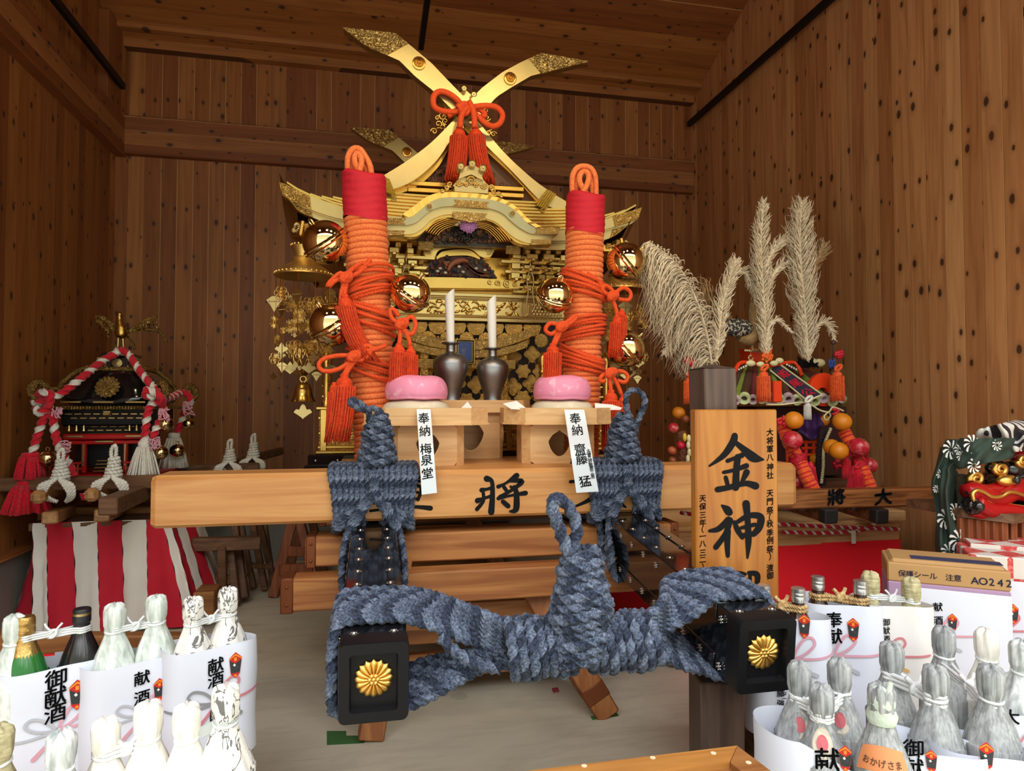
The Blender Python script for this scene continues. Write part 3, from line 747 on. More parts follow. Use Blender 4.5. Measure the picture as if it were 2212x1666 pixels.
# roof of stepped layers, corners swept up
def layer_ring(hx, hy, cy, zf, n=14):
    pts = []
    for k in range(n): pts.append((SX0 - hx + 2 * hx * k / n, cy - hy))
    for k in range(n): pts.append((SX0 + hx, cy - hy + 2 * hy * k / n))
    for k in range(n): pts.append((SX0 + hx - 2 * hx * k / n, cy + hy))
    for k in range(n): pts.append((SX0 - hx, cy + hy - 2 * hy * k / n))
    return [(x, y, zf(min(1, max(abs(x - SX0) / .92, 0)), min(1, abs(y - 4.07) / .78))) for x, y in pts]
def lift(a, b): return .205 * (a * b) ** 4.0 if a * b > 0 else 0
def rings(layers, mb):
    n = len(layers[0])
    v = [p for r in layers for p in r]
    f = [(i * n + j, i * n + (j + 1) % n, (i + 1) * n + (j + 1) % n, (i + 1) * n + j) for i in range(len(layers) - 1) for j in range(n)]
    return mb.add(v, f)
L = []
NL = 9
for i in range(NL):
    hx, hy = .885 - .052 * i, .765 - .022 * i
    z0 = 2.045 + .0245 * i
    L.append(layer_ring(hx, hy, 4.07, lambda a, b, z0=z0: z0 + lift(a, b)))
    L.append(layer_ring(hx, hy, 4.07, lambda a, b, z0=z0: z0 + .010 + lift(a, b)))
    L.append(layer_ring(hx - .070, hy - .040, 4.07, lambda a, b, z0=z0: z0 + .012 + lift(a, b)))
    L.append(layer_ring(hx - .070, hy - .040, 4.07, lambda a, b, z0=z0: z0 + .0243 + lift(a, b)))
sp('roof_skirt', rings(L, MB()), gold('gold_roof', (.62, .40, .11), .27), 30)
prof = [(0, 2.70), (.07, 2.645), (.19, 2.512), (.33, 2.395), (.476, 2.298), (.58, 2.255)]
for s in (-1, 1):
    m = MB(); q = [np.array((SX0 + s * a, z)) for a, z in prof]
    def fn(u, v, s=s):
        a = np.interp(u, np.linspace(0, 1, 6), [p[0] for p in prof]); z = np.interp(u, np.linspace(0, 1, 6), [p[1] for p in prof])
        return (SX0 + s * a, 3.50 + 1.16 * v, z - .01)
    m.grid(fn, 20, 2)
    for k in range(13):                                             # standing ribs
        y = 3.56 + k * .088
        m.tube([(SX0 + s * a, y, z) for a, z in prof], .012, 6)
    sp('roof_slope', m, G_PLAIN, 60)
sp('ridge_beam', MB().box((SX0, 4.08, 2.70), (.12, 1.14, .10), .01).box((SX0, 4.08, 2.76), (.17, 1.16, .03), .006), G_PLAIN)
# eave fascia bands, front edge
EL = [(602.5, 392.5), (630, 404), (669, 423.6), (702, 435.5), (746, 450), (800, 463), (880, 470), (1010, 478), (1130, 494), (1215, 497), (1265, 489), (1300, 478), (1325, 467), (1358, 457), (1387, 447.5)]
E2 = [(610, 422), (640, 438), (672, 453), (709, 466), (746, 475), (800, 486), (880, 494), (1010, 504), (1130, 518), (1215, 520), (1265, 510), (1300, 498), (1330, 489), (1356, 480), (1379, 472)]
E3 = [(625.6, 433), (645, 444), (672, 457), (709, 471), (746, 480), (800, 491), (880, 499), (1010, 509), (1130, 523), (1215, 525), (1265, 515), (1300, 503), (1325, 495), (1350, 488), (1363, 484)]
E4 = [(640, 452), (652, 460), (676, 470), (709, 484), (746, 497), (800, 507), (880, 515), (1010, 525), (1130, 537), (1215, 540), (1265, 530), (1300, 520), (1318, 514), (1335, 505), (1350, 492)]
for q in (slice(0, 7), slice(8, 15)): m = MB(); band(m, EL[q], E2[q], 3.285, .06, 30); sp('eave_fascia', m, G_PALE, 30)
for q in (slice(0, 7), slice(8, 15)): m = MB(); band(m, E2[q], E3[q], 3.30, .05, 30); sp('eave_moulding', m, G_PALE, 30)
for q in (slice(0, 7), slice(8, 15)): m = MB(); band(m, E3[q], E4[q], 3.31, .05, 30); sp('eave_fascia', m, G_PALE, 30)
for k, (c, d) in enumerate(((EL, E2), (E3, E4))):
    for sl, sr in ((0, 3), (12, 15)):
        a, b_ = c[sl:sr], d[sl:sr]
        if len(a) > 2:
            m = MB(); band(m, a, b_, 3.277 + .024 * k, .01, 14); sp('corner_plate', m, G_ENG, 30)
m = MB()                                                            # side and back fascia
for s in (-1, 1):
    def fn(u, v, s=s):
        y = 3.29 + 1.56 * u; b = abs(y - 4.07) / .78
        return (SX0 + s * (.918 - .08 * v), y, 2.045 + lift(1, min(1, b)) - .15 * v)
    m.grid(fn, 20, 3)
m.grid(lambda u, v: (SX0 - .918 + 1.836 * u, 4.85 - .03 * v, 2.045 + lift(min(1, abs(2 * u - 1)), 1) - .12 * v), 24, 2)
sp('side_fascia', m, G_PALE, 30)
sp('eave_soffit', MB().box((SX0, 4.07, 1.985), (1.70, 1.44, .04), .004), G_DEEP)

# bargeboards running up into crossed finials
BL0 = [(803, 394), (809, 390), (871, 353), (929, 310), (980, 259), (1000, 236)]; BL1 = [(822, 422), (832, 415), (890, 392), (941, 349), (976, 300), (1002, 276)]
BR0 = [(1003, 232), (1030, 259), (1085, 325), (1143, 380), (1190, 415), (1232, 440)]; BR1 = [(1003, 268), (1048, 312), (1104, 368), (1163, 430), (1185, 445), (1212, 459)]
CL0 = [(741, 59), (855, 71), (896, 106), (933, 137), (968, 174), (1003, 210), (1022, 240)]; CL1 = [(742, 62), (793, 100), (863, 131), (898, 166), (937, 197), (972, 232), (1000, 270)]
CR0 = [(1271, 132), (1170, 114), (1128, 133), (1085, 156), (1042, 189), (1012, 219), (985, 250)]; CR1 = [(1268, 134), (1202, 150), (1147, 164), (1104, 189), (1073, 209), (1050, 234), (1012, 275)]
yb = 3.43
for tp, bt, dy in ((BL0, BL1, 0), (BR0, BR1, .022)):
    m = MB(); band(m, tp, bt, yb + dy, .06, 30); o = sp('bargeboard', m, G_PALE, 30)
    lo = [(a * .3 + c * .7, b * .3 + d * .7) for (a, b), (c, d) in zip(tp, bt)]; lo2 = [(c + (c - a) * .35, d + (d - b) * .35) for (a, b), (c, d) in zip(tp, bt)]
    m = MB(); band(m, lo, lo2, yb + .05, .16, 30); sp('moulding', m, G_DEEP, 30, o)
for k, (tp, bt, dy, ros) in enumerate(((CL0, CL1, -.012, (905, 137)), (CR0, CR1, .03, (1102, 170)))):
    for back in (0, 1):
        D = Vector((0, 1.235 * back, 0))
        def W(p, Y):
            q = P(p[0], p[1], Y); return q + D
        m = MB(); m.strip([W(p, yb + dy) for p in even(tp, 30, False)], [W(p, yb + dy) for p in even(bt, 30, False)], (0, .055, 0))
        o = sp('crossed_finial', m, gold('gold_finial', (.50, .40, .17), .38) if k + back == 0 else bpy.data.materials['gold_finial'], 30)
        tp_ = tp[:3] if k == 0 else tp[:3]; b_ = bt[:3]
        m = MB(); m.strip([W(p, yb + dy - .006) for p in even([tp_[0], tp_[1], (tp_[1][0] * .35 + tp_[2][0] * .65, tp_[1][1] * .35 + tp_[2][1] * .65)], 16, False)],
                          [W(p, yb + dy - .006) for p in even([b_[0], b_[1], (b_[1][0] * .4 + b_[2][0] * .6, b_[1][1] * .4 + b_[2][1] * .6)], 16, False)], (0, .008, 0))
        sp('arabesque_plate', m, G_CHIGI, 30, o)
        m = MB(); c = W(ros, yb + dy - .002); m.lathe([(.034, 0), (.034, .006), (.028, .009), (0, .009)], c, 24, FACE_Y); flower(m, c + Vector((0, -.008, 0)), .026, FACE_Y, 16, .3)
        sp('rosette', m, G_DEEP, 40, o)
m = MB(); plate(m, [(1003, 265), (840, 425), (1190, 440)], 3.52, .02); sp('gable_wall', m, plain('gable_brown', (.10, .045, .02), .4, .5), 0)
m = MB()
for y in (398, 412): m.beam(P(880, y, 3.49), P(1130, y + 14, 3.49), .05, .025, .003)
sp('gable_beam', m, G_DEEP, 30)
# gold cord bindings on the lower ends
for (x0, y0), (x1, y1) in (((1183, 410), (1160, 445)), ((822, 378), (838, 417))):
    m = MB()
    for k in range(5):
        o = k * 4.2
        m.rope(spline([P(x0 + o, y0 + o * .55, yb - .01), P((x0 + x1) / 2 + o, (y0 + y1) / 2 + o * .5, yb - .016), P(x1 + o, y1 + o * .4, yb - .01)], 6), .0055, 5)
    curl(m, (x1 + 12, y1 + 8), 6, yb - .02, .004, 1.0)
    sp('gold_cord', m, fibre('gold_braid', H('8a6a10'), H('c9a530'), 220, .5, .3), 180)
# small roof finial with three round tile ends on top of the curved gable, and the one on the ridge
def tile_end(m, c, r, Y, d=.07):
    p = P(c[0], c[1], Y); m.lathe([(r * .8, -d), (r * .8, -.012), (r, -.01), (r, 0), (r * .72, .003), (r * .66, -.001), (r * .3, -.001), (r * .2, .004), (0, .005)], p, 20, FACE_Y)
fin = MB(); YF_ = 3.14
plate(fin, ZA((850, 380), (1240, 380), (1232, 465), (856, 440)), YF_, .09)
plate(fin, ZA((830, 380), (880, 320), (915, 280), (1170, 300), (1200, 330), (1260, 392)), YF_ + .012, .07)
for k, (w_, y) in enumerate(((140, 280), (134, 262), (128, 244))):
    plate(fin, ZA((1040 - w_, y), (1040, y - 52), (1040 + w_, y + 18), (1040 + w_ - 2, y + 34), (1040, y - 34), (1040 - w_ + 2, y + 16)), YF_ - .004, .08)
plate(fin, ZA((915, 250), (920, 190), (1000, 148), (1090, 150), (1165, 200), (1170, 270)), YF_ + .006, .07)
f_ = sp('gable_finial', fin, G_PALE, 30)
m = MB()
for c in ZA((928, 150), (1058, 120), (1180, 172)): tile_end(m, c, .0175, YF_ - .02)
sp('tile_end', m, G_PALE, 40, f_)
m = MB()
for c, r, a0, cw in (((905, 345), 36, 0, 1), ((1045, 320), 55, PI, 1), ((1190, 372), 40, PI, -1), ((1100, 370), 30, 0, -1), ((985, 362), 26, PI, 1),
                     ((800, 360), 34, 1, 1), ((760, 400), 30, 2, -1), ((715, 430), 22, 0, 1), ((1270, 390), 34, 2, -1), ((1300, 440), 30, 1, 1), ((1350, 470), 26, 0, -1), ((1385, 492), 16, 0, 1)):
    curl(m, ZA(c)[0], r / 5.267, YF_ - .003, .0045, 1.5, a0, cw)
sp('scrollwork', m, G_PLAIN, 180, f_)
m = MB(); plate(m, [(985, 240), (990, 205), (1003, 192), (1018, 205), (1024, 240)], 3.49, .06); o = sp('ridge_finial', m, G_PALE, 30)
m = MB()
for c in ((1003, 190), (990, 205), (1024, 203)): tile_end(m, c, .016, 3.46)
sp('tile_end', m, G_PALE, 40, o)
m = MB()
for c, r, a0, cw in (((955, 250), 9, 0, 1), ((947, 268), 9, 2, -1), ((962, 262), 8, 1, 1), ((938, 284), 8, 3, 1), ((952, 236), 6, 0, 1), ((966, 248), 6, 2, 1), ((945, 255), 6, 0, -1), ((955, 275), 7, 1, -1),
                     ((1052, 255), 8, 0, 1), ((1058, 274), 8, 2, -1), ((1050, 240), 6, 1, 1), ((1066, 290), 7, 0, -1), ((1056, 288), 6, 3, 1)):
    curl(m, c, r, 3.5, .007, 1.3, a0, cw)
sp('scrollwork', m, G_PLAIN, 180, o)

# curved front gable (kara style) : nested mouldings
K0 = ZA((260, 700), (400, 600), (520, 510), (660, 458), (860, 448), (1050, 458), (1220, 480), (1400, 525), (1560, 620), (1700, 760), (1840, 838))
K1 = ZA((30, 738), (290, 740), (380, 720), (480, 640), (600, 550), (740, 510), (1000, 508), (1240, 530), (1420, 580), (1560, 670), (1660, 780), (1780, 850), (2050, 850))
K2 = ZA((36, 812), (290, 825), (420, 790), (500, 720), (600, 650), (750, 610), (1000, 615), (1250, 635), (1400, 690), (1500, 780), (1620, 870), (1760, 928), (2030, 930))
K3 = ZA((40, 862), (330, 865), (450, 820), (540, 740), (650, 680), (800, 655), (1050, 665), (1250, 690), (1400, 750), (1500, 840), (1620, 920), (1760, 960), (1960, 966))
K4 = ZA((44, 922), (290, 930), (400, 915), (500, 850), (580, 770), (700, 715), (830, 700), (1050, 720), (1220, 750), (1340, 800), (1450, 900), (1560, 980), (1700, 1030), (1950, 1042))
K5 = ZA((48, 950), (290, 955), (430, 948), (530, 872), (600, 800), (660, 762), (760, 738), (900, 742), (1220, 772), (1340, 826), (1420, 886), (1490, 966), (1560, 1022), (1700, 1052), (1950, 1056))
ka = MB(); band(ka, K1, K2, 3.15, .06, 60); ka_o = sp('curved_gable', ka, gold('gold_grey', (.38, .33, .19), .38), 30)
for n_, (a, b_, Y, mt) in enumerate(((K2, K3, 3.162, G_PALE), (K3, K4, 3.154, G_PALE), (K4, K5, 3.165, G_PLAIN))):
    m = MB(); band(m, a, b_, Y, .05, 60); sp('moulding', m, mt, 30, ka_o)
m = MB()                                                            # tiled ridge of the curved gable, ribbed
ev = even(K0, 46); e2 = even(K1[1:-1], 46)
for i in range(45):
    w_ = .004 * (i % 3 == 0)
    m.strip([P(*ev[i], 3.15 - w_), P(*ev[i + 1], 3.15 - w_)], [P(*e2[i], 3.155), P(*e2[i + 1], 3.155)], (0, .30, 0))
sp('tiled_ridge', m, G_DEEP, 30, ka_o)
for poly, Y in ((ZA((850, 532), (1250, 560), (1215, 590), (1248, 632), (830, 602), (880, 570)), 3.143), (ZA((20, 742), (300, 745), (270, 780), (296, 815), (30, 806)), 3.143), (ZA((1770, 852), (2052, 848), (2030, 930), (1758, 918), (1790, 885)), 3.143),
                (ZA((830, 668), (1230, 690), (1200, 720), (1225, 765), (1030, 790), (840, 745)), 3.146), (ZA((44, 880), (290, 885), (270, 912), (290, 940), (60, 938)), 3.146), (ZA((1730, 985), (1950, 990), (1940, 1040), (1720, 1045)), 3.146)):
    m = MB(); plate(m, poly, Y, .01); sp('ornament_plate', m, G_FINE, 30, ka_o)
for c in ZA((565, 615), (1510, 692)):
    m = MB(); p = P(*c, 3.147); m.lathe([(.0165, 0), (.0165, .003), (0, .004)], p, 18, FACE_Y); flower(m, p + Vector((0, -.003, 0)), .0145, FACE_Y, 14, .3); sp('rosette', m, G_PALE, 40, ka_o)
# recess under the curved gable
TY = 3.33
m = MB(); plate(m, ZA((430, 990), (560, 800), (760, 735), (1230, 770), (1480, 960), (1540, 1080), (440, 1050)), TY, .02)
sp('recess_panel', m, plain('lacquer_brown', (.035, .018, .008), .4), 0)
for k in range(6):
    m = MB(); q = 1 - k * .055
    c0 = (1000, 1060); pts = [(c0[0] + (x - c0[0]) * q, c0[1] + (y - c0[1]) * q) for x, y in ((520, 905), (600, 812), (760, 745), (900, 746), (1220, 776), (1340, 830), (1440, 930), (1500, 1010))]
    Yk = 3.18 + .024 * k
    m.tube([P(*c, Yk) for c in even(ZA(*pts), 30)], .0048, 6); sp('ribbed_vault', m, G_DEEP, 180)
rr = random.Random(3)
CARV = [plain('carving_black', (.012, .010, .010), .45), plain('carving_brown', (.16, .075, .025), .45, .3), plain('carving_russet', (.15, .035, .02), .5), plain('carving_teal', (.03, .06, .06), .5), plain('carving_cream', (.62, .52, .36), .55)]
def relief(nm, poly, Y, n, cols, rpx, seed, tr=.0045):
    g = random.Random(seed); m = MB(); xs = [p[0] for p in poly]; ys = [p[1] for p in poly]
    def inside(x, y):
        r = False; j = len(poly) - 1
        for i in range(len(poly)):
            (xi, yi), (xj, yj) = poly[i], poly[j]
            if (yi > y) != (yj > y) and x < (xj - xi) * (y - yi) / (yj - yi) + xi: r = not r
            j = i
        return r
    k = 0
    while k < n:
        x, y = g.uniform(min(xs), max(xs)), g.uniform(min(ys), max(ys))
        if not inside(x, y): continue
        curl(m, (x, y), g.uniform(.6, 1.2) * rpx, Y - g.uniform(.0, .02), tr, g.uniform(.8, 1.6), g.uniform(0, 6), g.choice((-1, 1)), g.choice(cols)); k += 1
    return sp(nm, m, CARV, 180)
relief('gable_carving', [(1000, 330), (900, 400), (1110, 408)], 3.50, 60, (1, 2, 1), 5, 8)
relief('carved_transom', ZA((500, 1010), (600, 850), (800, 800), (1150, 830), (1300, 900), (1400, 1020)), 3.32, 170, (1, 1, 2, 0, 1), 4.5, 5)
m = MB()
for k in range(60):
    a = rr.uniform(0, 2 * PI); q = math.sqrt(rr.random())
    m.ball(P(*ZA((965 + 130 * q * math.cos(a), 935 + 75 * q * math.sin(a)))[0], 3.29 - .02 * (1 - q)), rr.uniform(.005, .010), 8, 6)
sp('carved_foliage', m, CARV[0], 180)
m = MB()
for k in range(48):                                                 # pink chrysanthemum
    a = k * 2.4; q = math.sqrt(k / 48)
    c = P(*ZA((1012 + 92 * q * math.cos(a), 838 + 66 * q * math.sin(a)))[0], 3.23 - .035 * (1 - q * q))
    m.ball(c, .0085, 8, 6, 0, (1.25, .7, .62), Matrix.Rotation(-a, 3, 'Y'))
sp('carved_flower', m, plain('flower_mauve', (.52, .24, .52), .5), 180, None, 'mauve chrysanthemum flower')
m = MB()
for x, y, a in ((905, 790, .5), (880, 815, -.3), (965, 775, .2), (1100, 785, -.4), (1140, 780, .3), (1020, 770, 0)):
    m.ball(P(*ZA((x, y))[0], 3.22), .011, 10, 6, 0, (1, .25, .5), Matrix.Rotation(a, 3, 'Y'))
sp('carved_leaf', m, CARV[4], 180)
# rainbow beams, painted panel
m = MB(); band(m, ZA((480, 1060), (520, 1025), (860, 1015), (1200, 1040), (1320, 1085)), ZA((520, 1180), (620, 1190), (700, 1100), (1010, 1085), (1170, 1190), (1270, 1180)), 3.38, .06, 30)
for c, r, cw in (((560, 1070), 32, 1), ((1240, 1110), 44, -1), ((620, 1060), 18, -1), ((1100, 1060), 20, 1)): curl(m, ZA(c)[0], r / 5.267, 3.378, .004, 1.6, 2, cw)
m2 = MB(); band(m2, ZA((650, 1190), (730, 1120), (1000, 1105), (1140, 1190)), ZA((650, 1215), (740, 1180), (1000, 1170), (1140, 1215)), 3.40, .04, 20)
sp('rainbow_beam', m, gold('gold_soft', (.62, .42, .14), .3), 30); sp('soffit_moulding', m2, G_PLAIN, 30)
PH = ZBx((520, 500), (535, 400), (600, 320), (700, 285), (870, 280), (1140, 300), (1200, 350), (1260, 420), (1340, 530))
m = MB(); plate(m, PH, 3.42, .03); sp('painted_panel', m, plain('panel_maroon', (.055, .012, .010), .5), 0)
relief('painted_carving', PH, 3.415, 85, (2, 2, 2, 3, 1, 0), 4.0, 9, .0038)
m = MB()
for k in range(9): m.tube([P(*c, 3.385) for c in even(ZBx((930 + k * 7, 330 + k * 5), (1030 + k * 4, 400 + k * 6), (1120 + k * 2, 460 + k * 4), (1250, 470 + k * 5)), 12)], .0036, 6)
for k in range(7): m.tube([P(*c, 3.385) for c in even(ZBx((860, 350), (780 - k * 6, 345 + k * 9), (720 + k * 8, 350 + k * 12)), 8)], .0036, 6)
m.tube([P(*c, 3.38) for c in even(ZBx((780, 450), (800, 400), (850, 350), (950, 325), (1010, 350)), 14)], [.006 + .010 * math.sin(PI * i / 13) for i in range(14)], 8)
sp('carved_phoenix', m, plain('phoenix_russet', (.28, .085, .035), .5), 180)
m = MB()
for x, y in ((660, 450), (905, 400), (1100, 420), (750, 470), (950, 460), (1200, 440), (690, 420)): m.ball(P(*ZBx((x, y))[0], 3.39), .0075, 8, 6, 0, (1.4, .6, .9))
sp('carved_cloud', m, CARV[4], 180)
m = MB(); band(m, ZBx((500, 520), (900, 525), (1300, 545), (1600, 585)), ZBx((480, 640), (900, 645), (1300, 650), (1590, 650)), 3.40, .06, 30)
for c, r, cw in (((1450, 590), 44, 1), ((1340, 590), 36, -1), ((1255, 575), 24, 1), ((1540, 610), 26, -1)): curl(m, ZBx(c)[0], r / 5.267, 3.396, .0045, 1.5, 1, cw)
sp('rainbow_beam', m, G_PLAIN, 30)
# frieze with relief birds
FX0, FX1 = -.06, 1.01
fz_t, fz_b = 1.728, 1.583
def fz2(x): return 0
m = MB().box(((FX0 + FX1) / 2, 3.47, (fz_t + fz_b) / 2), (FX1 - FX0, .08, fz_t - fz_b), .004)
fr = sp('frieze', m, gold('gold_frieze', (.66, .48, .18), .3), 30)
m = MB()
for z, h, d in ((fz_t - .008, .02, .02), (fz_t - .03, .008, .01), (fz_b + .01, .02, .02), (fz_b + .032, .008, .01)): m.box(((FX0 + FX1) / 2, 3.43, z), (FX1 - FX0, d * 2, h), .003)
sp('moulding', m, G_PALE, 30, fr)
m = MB(); cxm, hz = SX0, (fz_t + fz_b) / 2
cart = [(cxm + sx * (.30 + .03 * math.cos(a) * (1 if abs(math.sin(a)) < .8 else .3)), 3.428, hz + .047 * math.sin(a)) for sx, a0, a1 in ((1, -PI / 2, PI / 2), (-1, PI / 2, -PI / 2)) for a in [a0 + (a1 - a0) * k / 10 for k in range(11)]]
m.tube(cart, .0035, 6, 0, True)
g = random.Random(4)
for k in range(46):
    x = cxm + g.uniform(-.29, .29); z = hz + g.uniform(-.036, .036)
    m.ball((x, 3.43, z), g.uniform(.006, .013), 8, 6, 0, (1.6, .5, .7), Matrix.Rotation(g.uniform(-1, 1), 3, 'Y'))
for k in range(16):
    x = cxm + g.uniform(-.27, .27); z = hz + g.uniform(-.03, .03)
    m.tube(spline([(x, 3.425, z), (x + .02, 3.42, z + g.uniform(-.02, .02)), (x + .05, 3.425, z + g.uniform(-.02, .02))], 5), [.001 + .004 * math.sin(PI * i / 10) for i in range(11)], 6)
sp('bird_relief', m, G_PLAIN, 180, fr)
for sx in (-1, 1):
    m = MB()
    for i in range(9):
        for j in range(6):
            m.ball((cxm + sx * (.35 + .018 * i + .009 * (j % 2)), 3.43, hz - .042 + .0165 * j), .0085, 6, 4, 0, (1, .35, 1))
    sp('scale_pattern', m, G_PALE, 180, fr)
# bracket sets, rafters
GBR = gold('gold_bracket', (.64, .46, .16), .33)
g = random.Random(21)
for lv in range(4):                                                 # tiers of bearing blocks and arms
    z = 1.742 + .048 * lv; y = 3.455 - .022 * lv; m = MB()
    x = -.10 + .02 * lv
    for s in (-1, 1): m.box((SX0 + s * .41, y + .02, z + .012), (.33 + .05 * lv, .05, .020), .003)
    while x < 1.06:
        if .21 < x < .70: x = .725
        w_ = g.choice((.036, .05, .062)); h_ = g.choice((.024, .03, .034))
        m.box((x, y - .012 - .012 * g.random(), z + .018 + h_ / 2), (w_, .06, h_), .004)
        if g.random() < .6: m.box((x, y - .035, z + .012), (.02, .09, .018), .003)
        if g.random() < .35: m.box((x + .02, y - .022, z + .03), (w_ * 1.7, .03, .014), .003)
        x += w_ + g.choice((.012, .02, .03))
    sp('bracket_tier', m, GBR, 30)
sp('bracket_wall', MB().box((SX0, 3.52, 1.80), (1.2, .06, .28), .004), G_DEEP)
def rafters(Y, z, n, x0, x1, s, gap=None):
    first = None
    for k in range(n):
        x = x0 + (x1 - x0) * k / (n - 1)
        if gap and gap[0] < x < gap[1]: continue
        a = min(1, abs(x - SX0) / .92); zz = z + .14 * a ** 5
        if first is None:
            m = MB().box((0, .15, 0), (s, .3, s), .003); m.lathe([(s * .36, 0), (s * .36, .004), (s * .2, .001), (s * .12, .004), (0, .004)], (0, 0, 0), 12, FACE_Y)
            first = sp('rafter', m.mapped(lambda p: p + Vector(sh.location)), G_FINE, 30); o = first
        else: o = first.copy(); COL.objects.link(o)
        o.location = Vector((x, Y, zz)) - Vector(sh.location)
rafters(3.335, 1.947, 30, SX0 - .80, SX0 + .80, .026, (.27, .69)); rafters(3.40, 1.88, 28, SX0 - .72, SX0 + .72, .024, (.27, .69))
for x in (.255, .70): sp('rafter_plate', MB().box((x, 3.325, 1.945), (.075, .02, .042), .003), G_FINE)
for s in (-1, 1):                                                   # corner beams
    a = Vector((SX0 + s * .60, 3.62, 1.93)); b_ = Vector((SX0 + s * .845, 3.345, 2.005)); o = sp('corner_rafter', MB().beam(a, b_, .075, .085, .008), G_PLAIN, 30)
    d = (b_ - a).normalized(); Mq = d.to_track_quat('Z', 'Y').to_matrix()
    m = MB(); flower(m, b_ + d * .001, .030, Mq, 16, .35); sp('flower_boss', m, G_PALE, 40, o)
    m = MB()
    for k in range(2):
        c = a.lerp(b_, .68 - .2 * k); sd = Vector((-d.y, d.x, 0)) * (-s) * .04
        for t in range(20):
            pass
        pts = [c + sd + (d * math.cos(t * .5) + Vector((0, 0, 1)) * math.sin(t * .5)) * .028 * (1 - t / 24) for t in range(20)]; m.tube(pts, .005, 6)
    sp('scroll', m, G_PALE, 180, o)
for x in (.16, .80):                                                # hooks of gold chain
    m = MB()
    for s in (-1, 1): m.tube(spline([(x, 3.36, 1.86), (x + s * .018, 3.36, 1.80), (x + s * .012, 3.36, 1.74), (x + s * .022, 3.36, 1.66), (x + s * .006, 3.36, 1.63)], 6), .004, 6)
    m.tube([(x, 3.36, 1.92), (x, 3.36, 1.85)], .005, 6); sp('hook_chain', m, G_PALE, 180)
# body and its net of hanging plates
sp('body', MB().box((SX0, 4.05, 1.36), (1.0, 1.06, .52), .004), plain('body_dark', (.045, .022, .012), .45), 0)
def dplate(kind, r):
    m = MB(); n = 36; o = []
    for k in range(n):
        a = 2 * PI * k / n
        if kind == 0: q = 1 + .04 * math.cos(12 * a)
        elif kind == 1: q = 1.05 if math.sin(a) > .35 else 1 + .03 * math.cos(10 * a)
        elif kind == 2: q = 1.0 + .16 * math.cos(4 * a)
        else: q = 1 + .14 * math.cos(6 * a)
        x, z = r * q * math.cos(a), r * q * math.sin(a)
        if kind == 1: z = min(z, r * .32)
        o.append((x, z))
    v = [(x, 0, z) for x, z in o] + [(x * .82, -.006, z * .82) for x, z in o] + [(x * .3, -.011, z * .3) for x, z in o] + [(0, -.012, 0)]
    f = [(i, (i + 1) % n, n + (i + 1) % n, n + i) for i in range(n)] + [(n + i, n + (i + 1) % n, 2 * n + (i + 1) % n, 2 * n + i) for i in range(n)] + [(2 * n + i, 2 * n + (i + 1) % n, 3 * n) for i in range(n)]
    m.add(v, f); return m
protos = {}
lk = MB()
def hang(kind, r, x, y, z, rot=0):
    k = (kind, round(r, 3))
    if k not in protos: o = protos[k] = sp('ornament_plate', dplate(kind, r).mapped(lambda p: p + Vector(sh.location)), G_FINE, 60)
    else: o = protos[k].copy(); COL.objects.link(o)
    o.location = Vector((x, y, z)) - Vector(sh.location); o.rotation_euler = (0, 0, rot)
rows = [(1.560, 1, .047, 0), (1.492, 0, .037, .5), (1.415, 2, .04, 0), (1.335, 3, .038, .5), (1.255, 2, .042, 0), (1.18, 3, .038, .5), (1.11, 2, .036, 0)]
for j, (z, kd, r, off) in enumerate(rows):
    for i in range(9):
        x = .075 + (i + off - .5) * .1
        if -.02 < x < .97:
            hang(kd, r * rr.uniform(.95, 1.05) if j > 1 else r, x, 3.425 if j < 2 else 3.42 + .03 * rr.random(), z + (rr.uniform(-.01, .01) if j > 1 else 0), rr.uniform(-.3, .3) if j > 1 else 0)
            if j:
                for s in (-1, 1): lk.tube([(x + s * .026, 3.43, z + .024), (x + s * .038, 3.43, z + .05)], .0016, 4)
sp('chain_net', lk, G_PALE, 180)
# little gate in front of the doors
TYg = 3.36
def gx(s, d): return SX0 - .02 + s * d
m = MB()
def kas(z0, h, w, lift_, d):
    n = 24; tp = []; bt = []
    for i in range(n + 1):
        q = -1 + 2 * i / n; tp.append((gx(q, w), TYg, z0 + h / 2 + lift_ * abs(q) ** 2.2)); bt.append((gx(q, w * .985), TYg, z0 - h / 2 + lift_ * abs(q) ** 2.4))
    m.strip(tp, bt, (0, d, 0))
kas(1.455, .05, .37, .085, .07); kas(1.408, .036, .33, .06, .06)
for i in range(22): m.ball((gx(-1 + 2 * i / 21, .17), TYg - .004, 1.484 + .085 * abs((-1 + 2 * i / 21) * .43) ** 2.2), .006, 8, 6)
gt = sp('gate_lintel', m, G_FINE, 40)
sp('gate_beam', MB().box((gx(0, 1), TYg + .03, 1.358), (.53, .05, .046), .004), G_FINE, 30)
for s in (-1, 1): sp('gate_pillar', MB().lathe([(.03, 0), (.026, .06), (.024, .4), (.024, .58)], (gx(s, .205), TYg + .03, .86), 16), G_ENG, 40)
m = MB(); pc = P(1004, 760, TYg - .03); m.box(pc, (.098, .02, .125), .006); pq = sp('plaque', m, BLACKM, 30)
sp('plaque_frame', MB().tube([pc + Vector((sx * .046, -.011, sz * .059)) for sx, sz in ((-1, -1), (1, -1), (1, 1), (-1, 1))], .004, 6, 0, True).tube([pc + Vector((sx * .036, -.011, sz * .049)) for sx, sz in ((-1, -1), (1, -1), (1, 1), (-1, 1))], .002, 6, 0, True), G_PLAIN, 0, pq)
sp('plaque_panel', MB().box(pc + Vector((0, -.009, 0)), (.068, .006, .094), .001), plain('plaque_blue', H('16347f'), .4), 0, pq)
m = MB(); fq = lambda x, y: pc + Vector((x, -.0128, y)); column(m, '一鈴兆', fq, -.006, .034, .024, 1.05); sp('plaque_lettering', m, WHITE, 0, pq, 'small white brush characters')
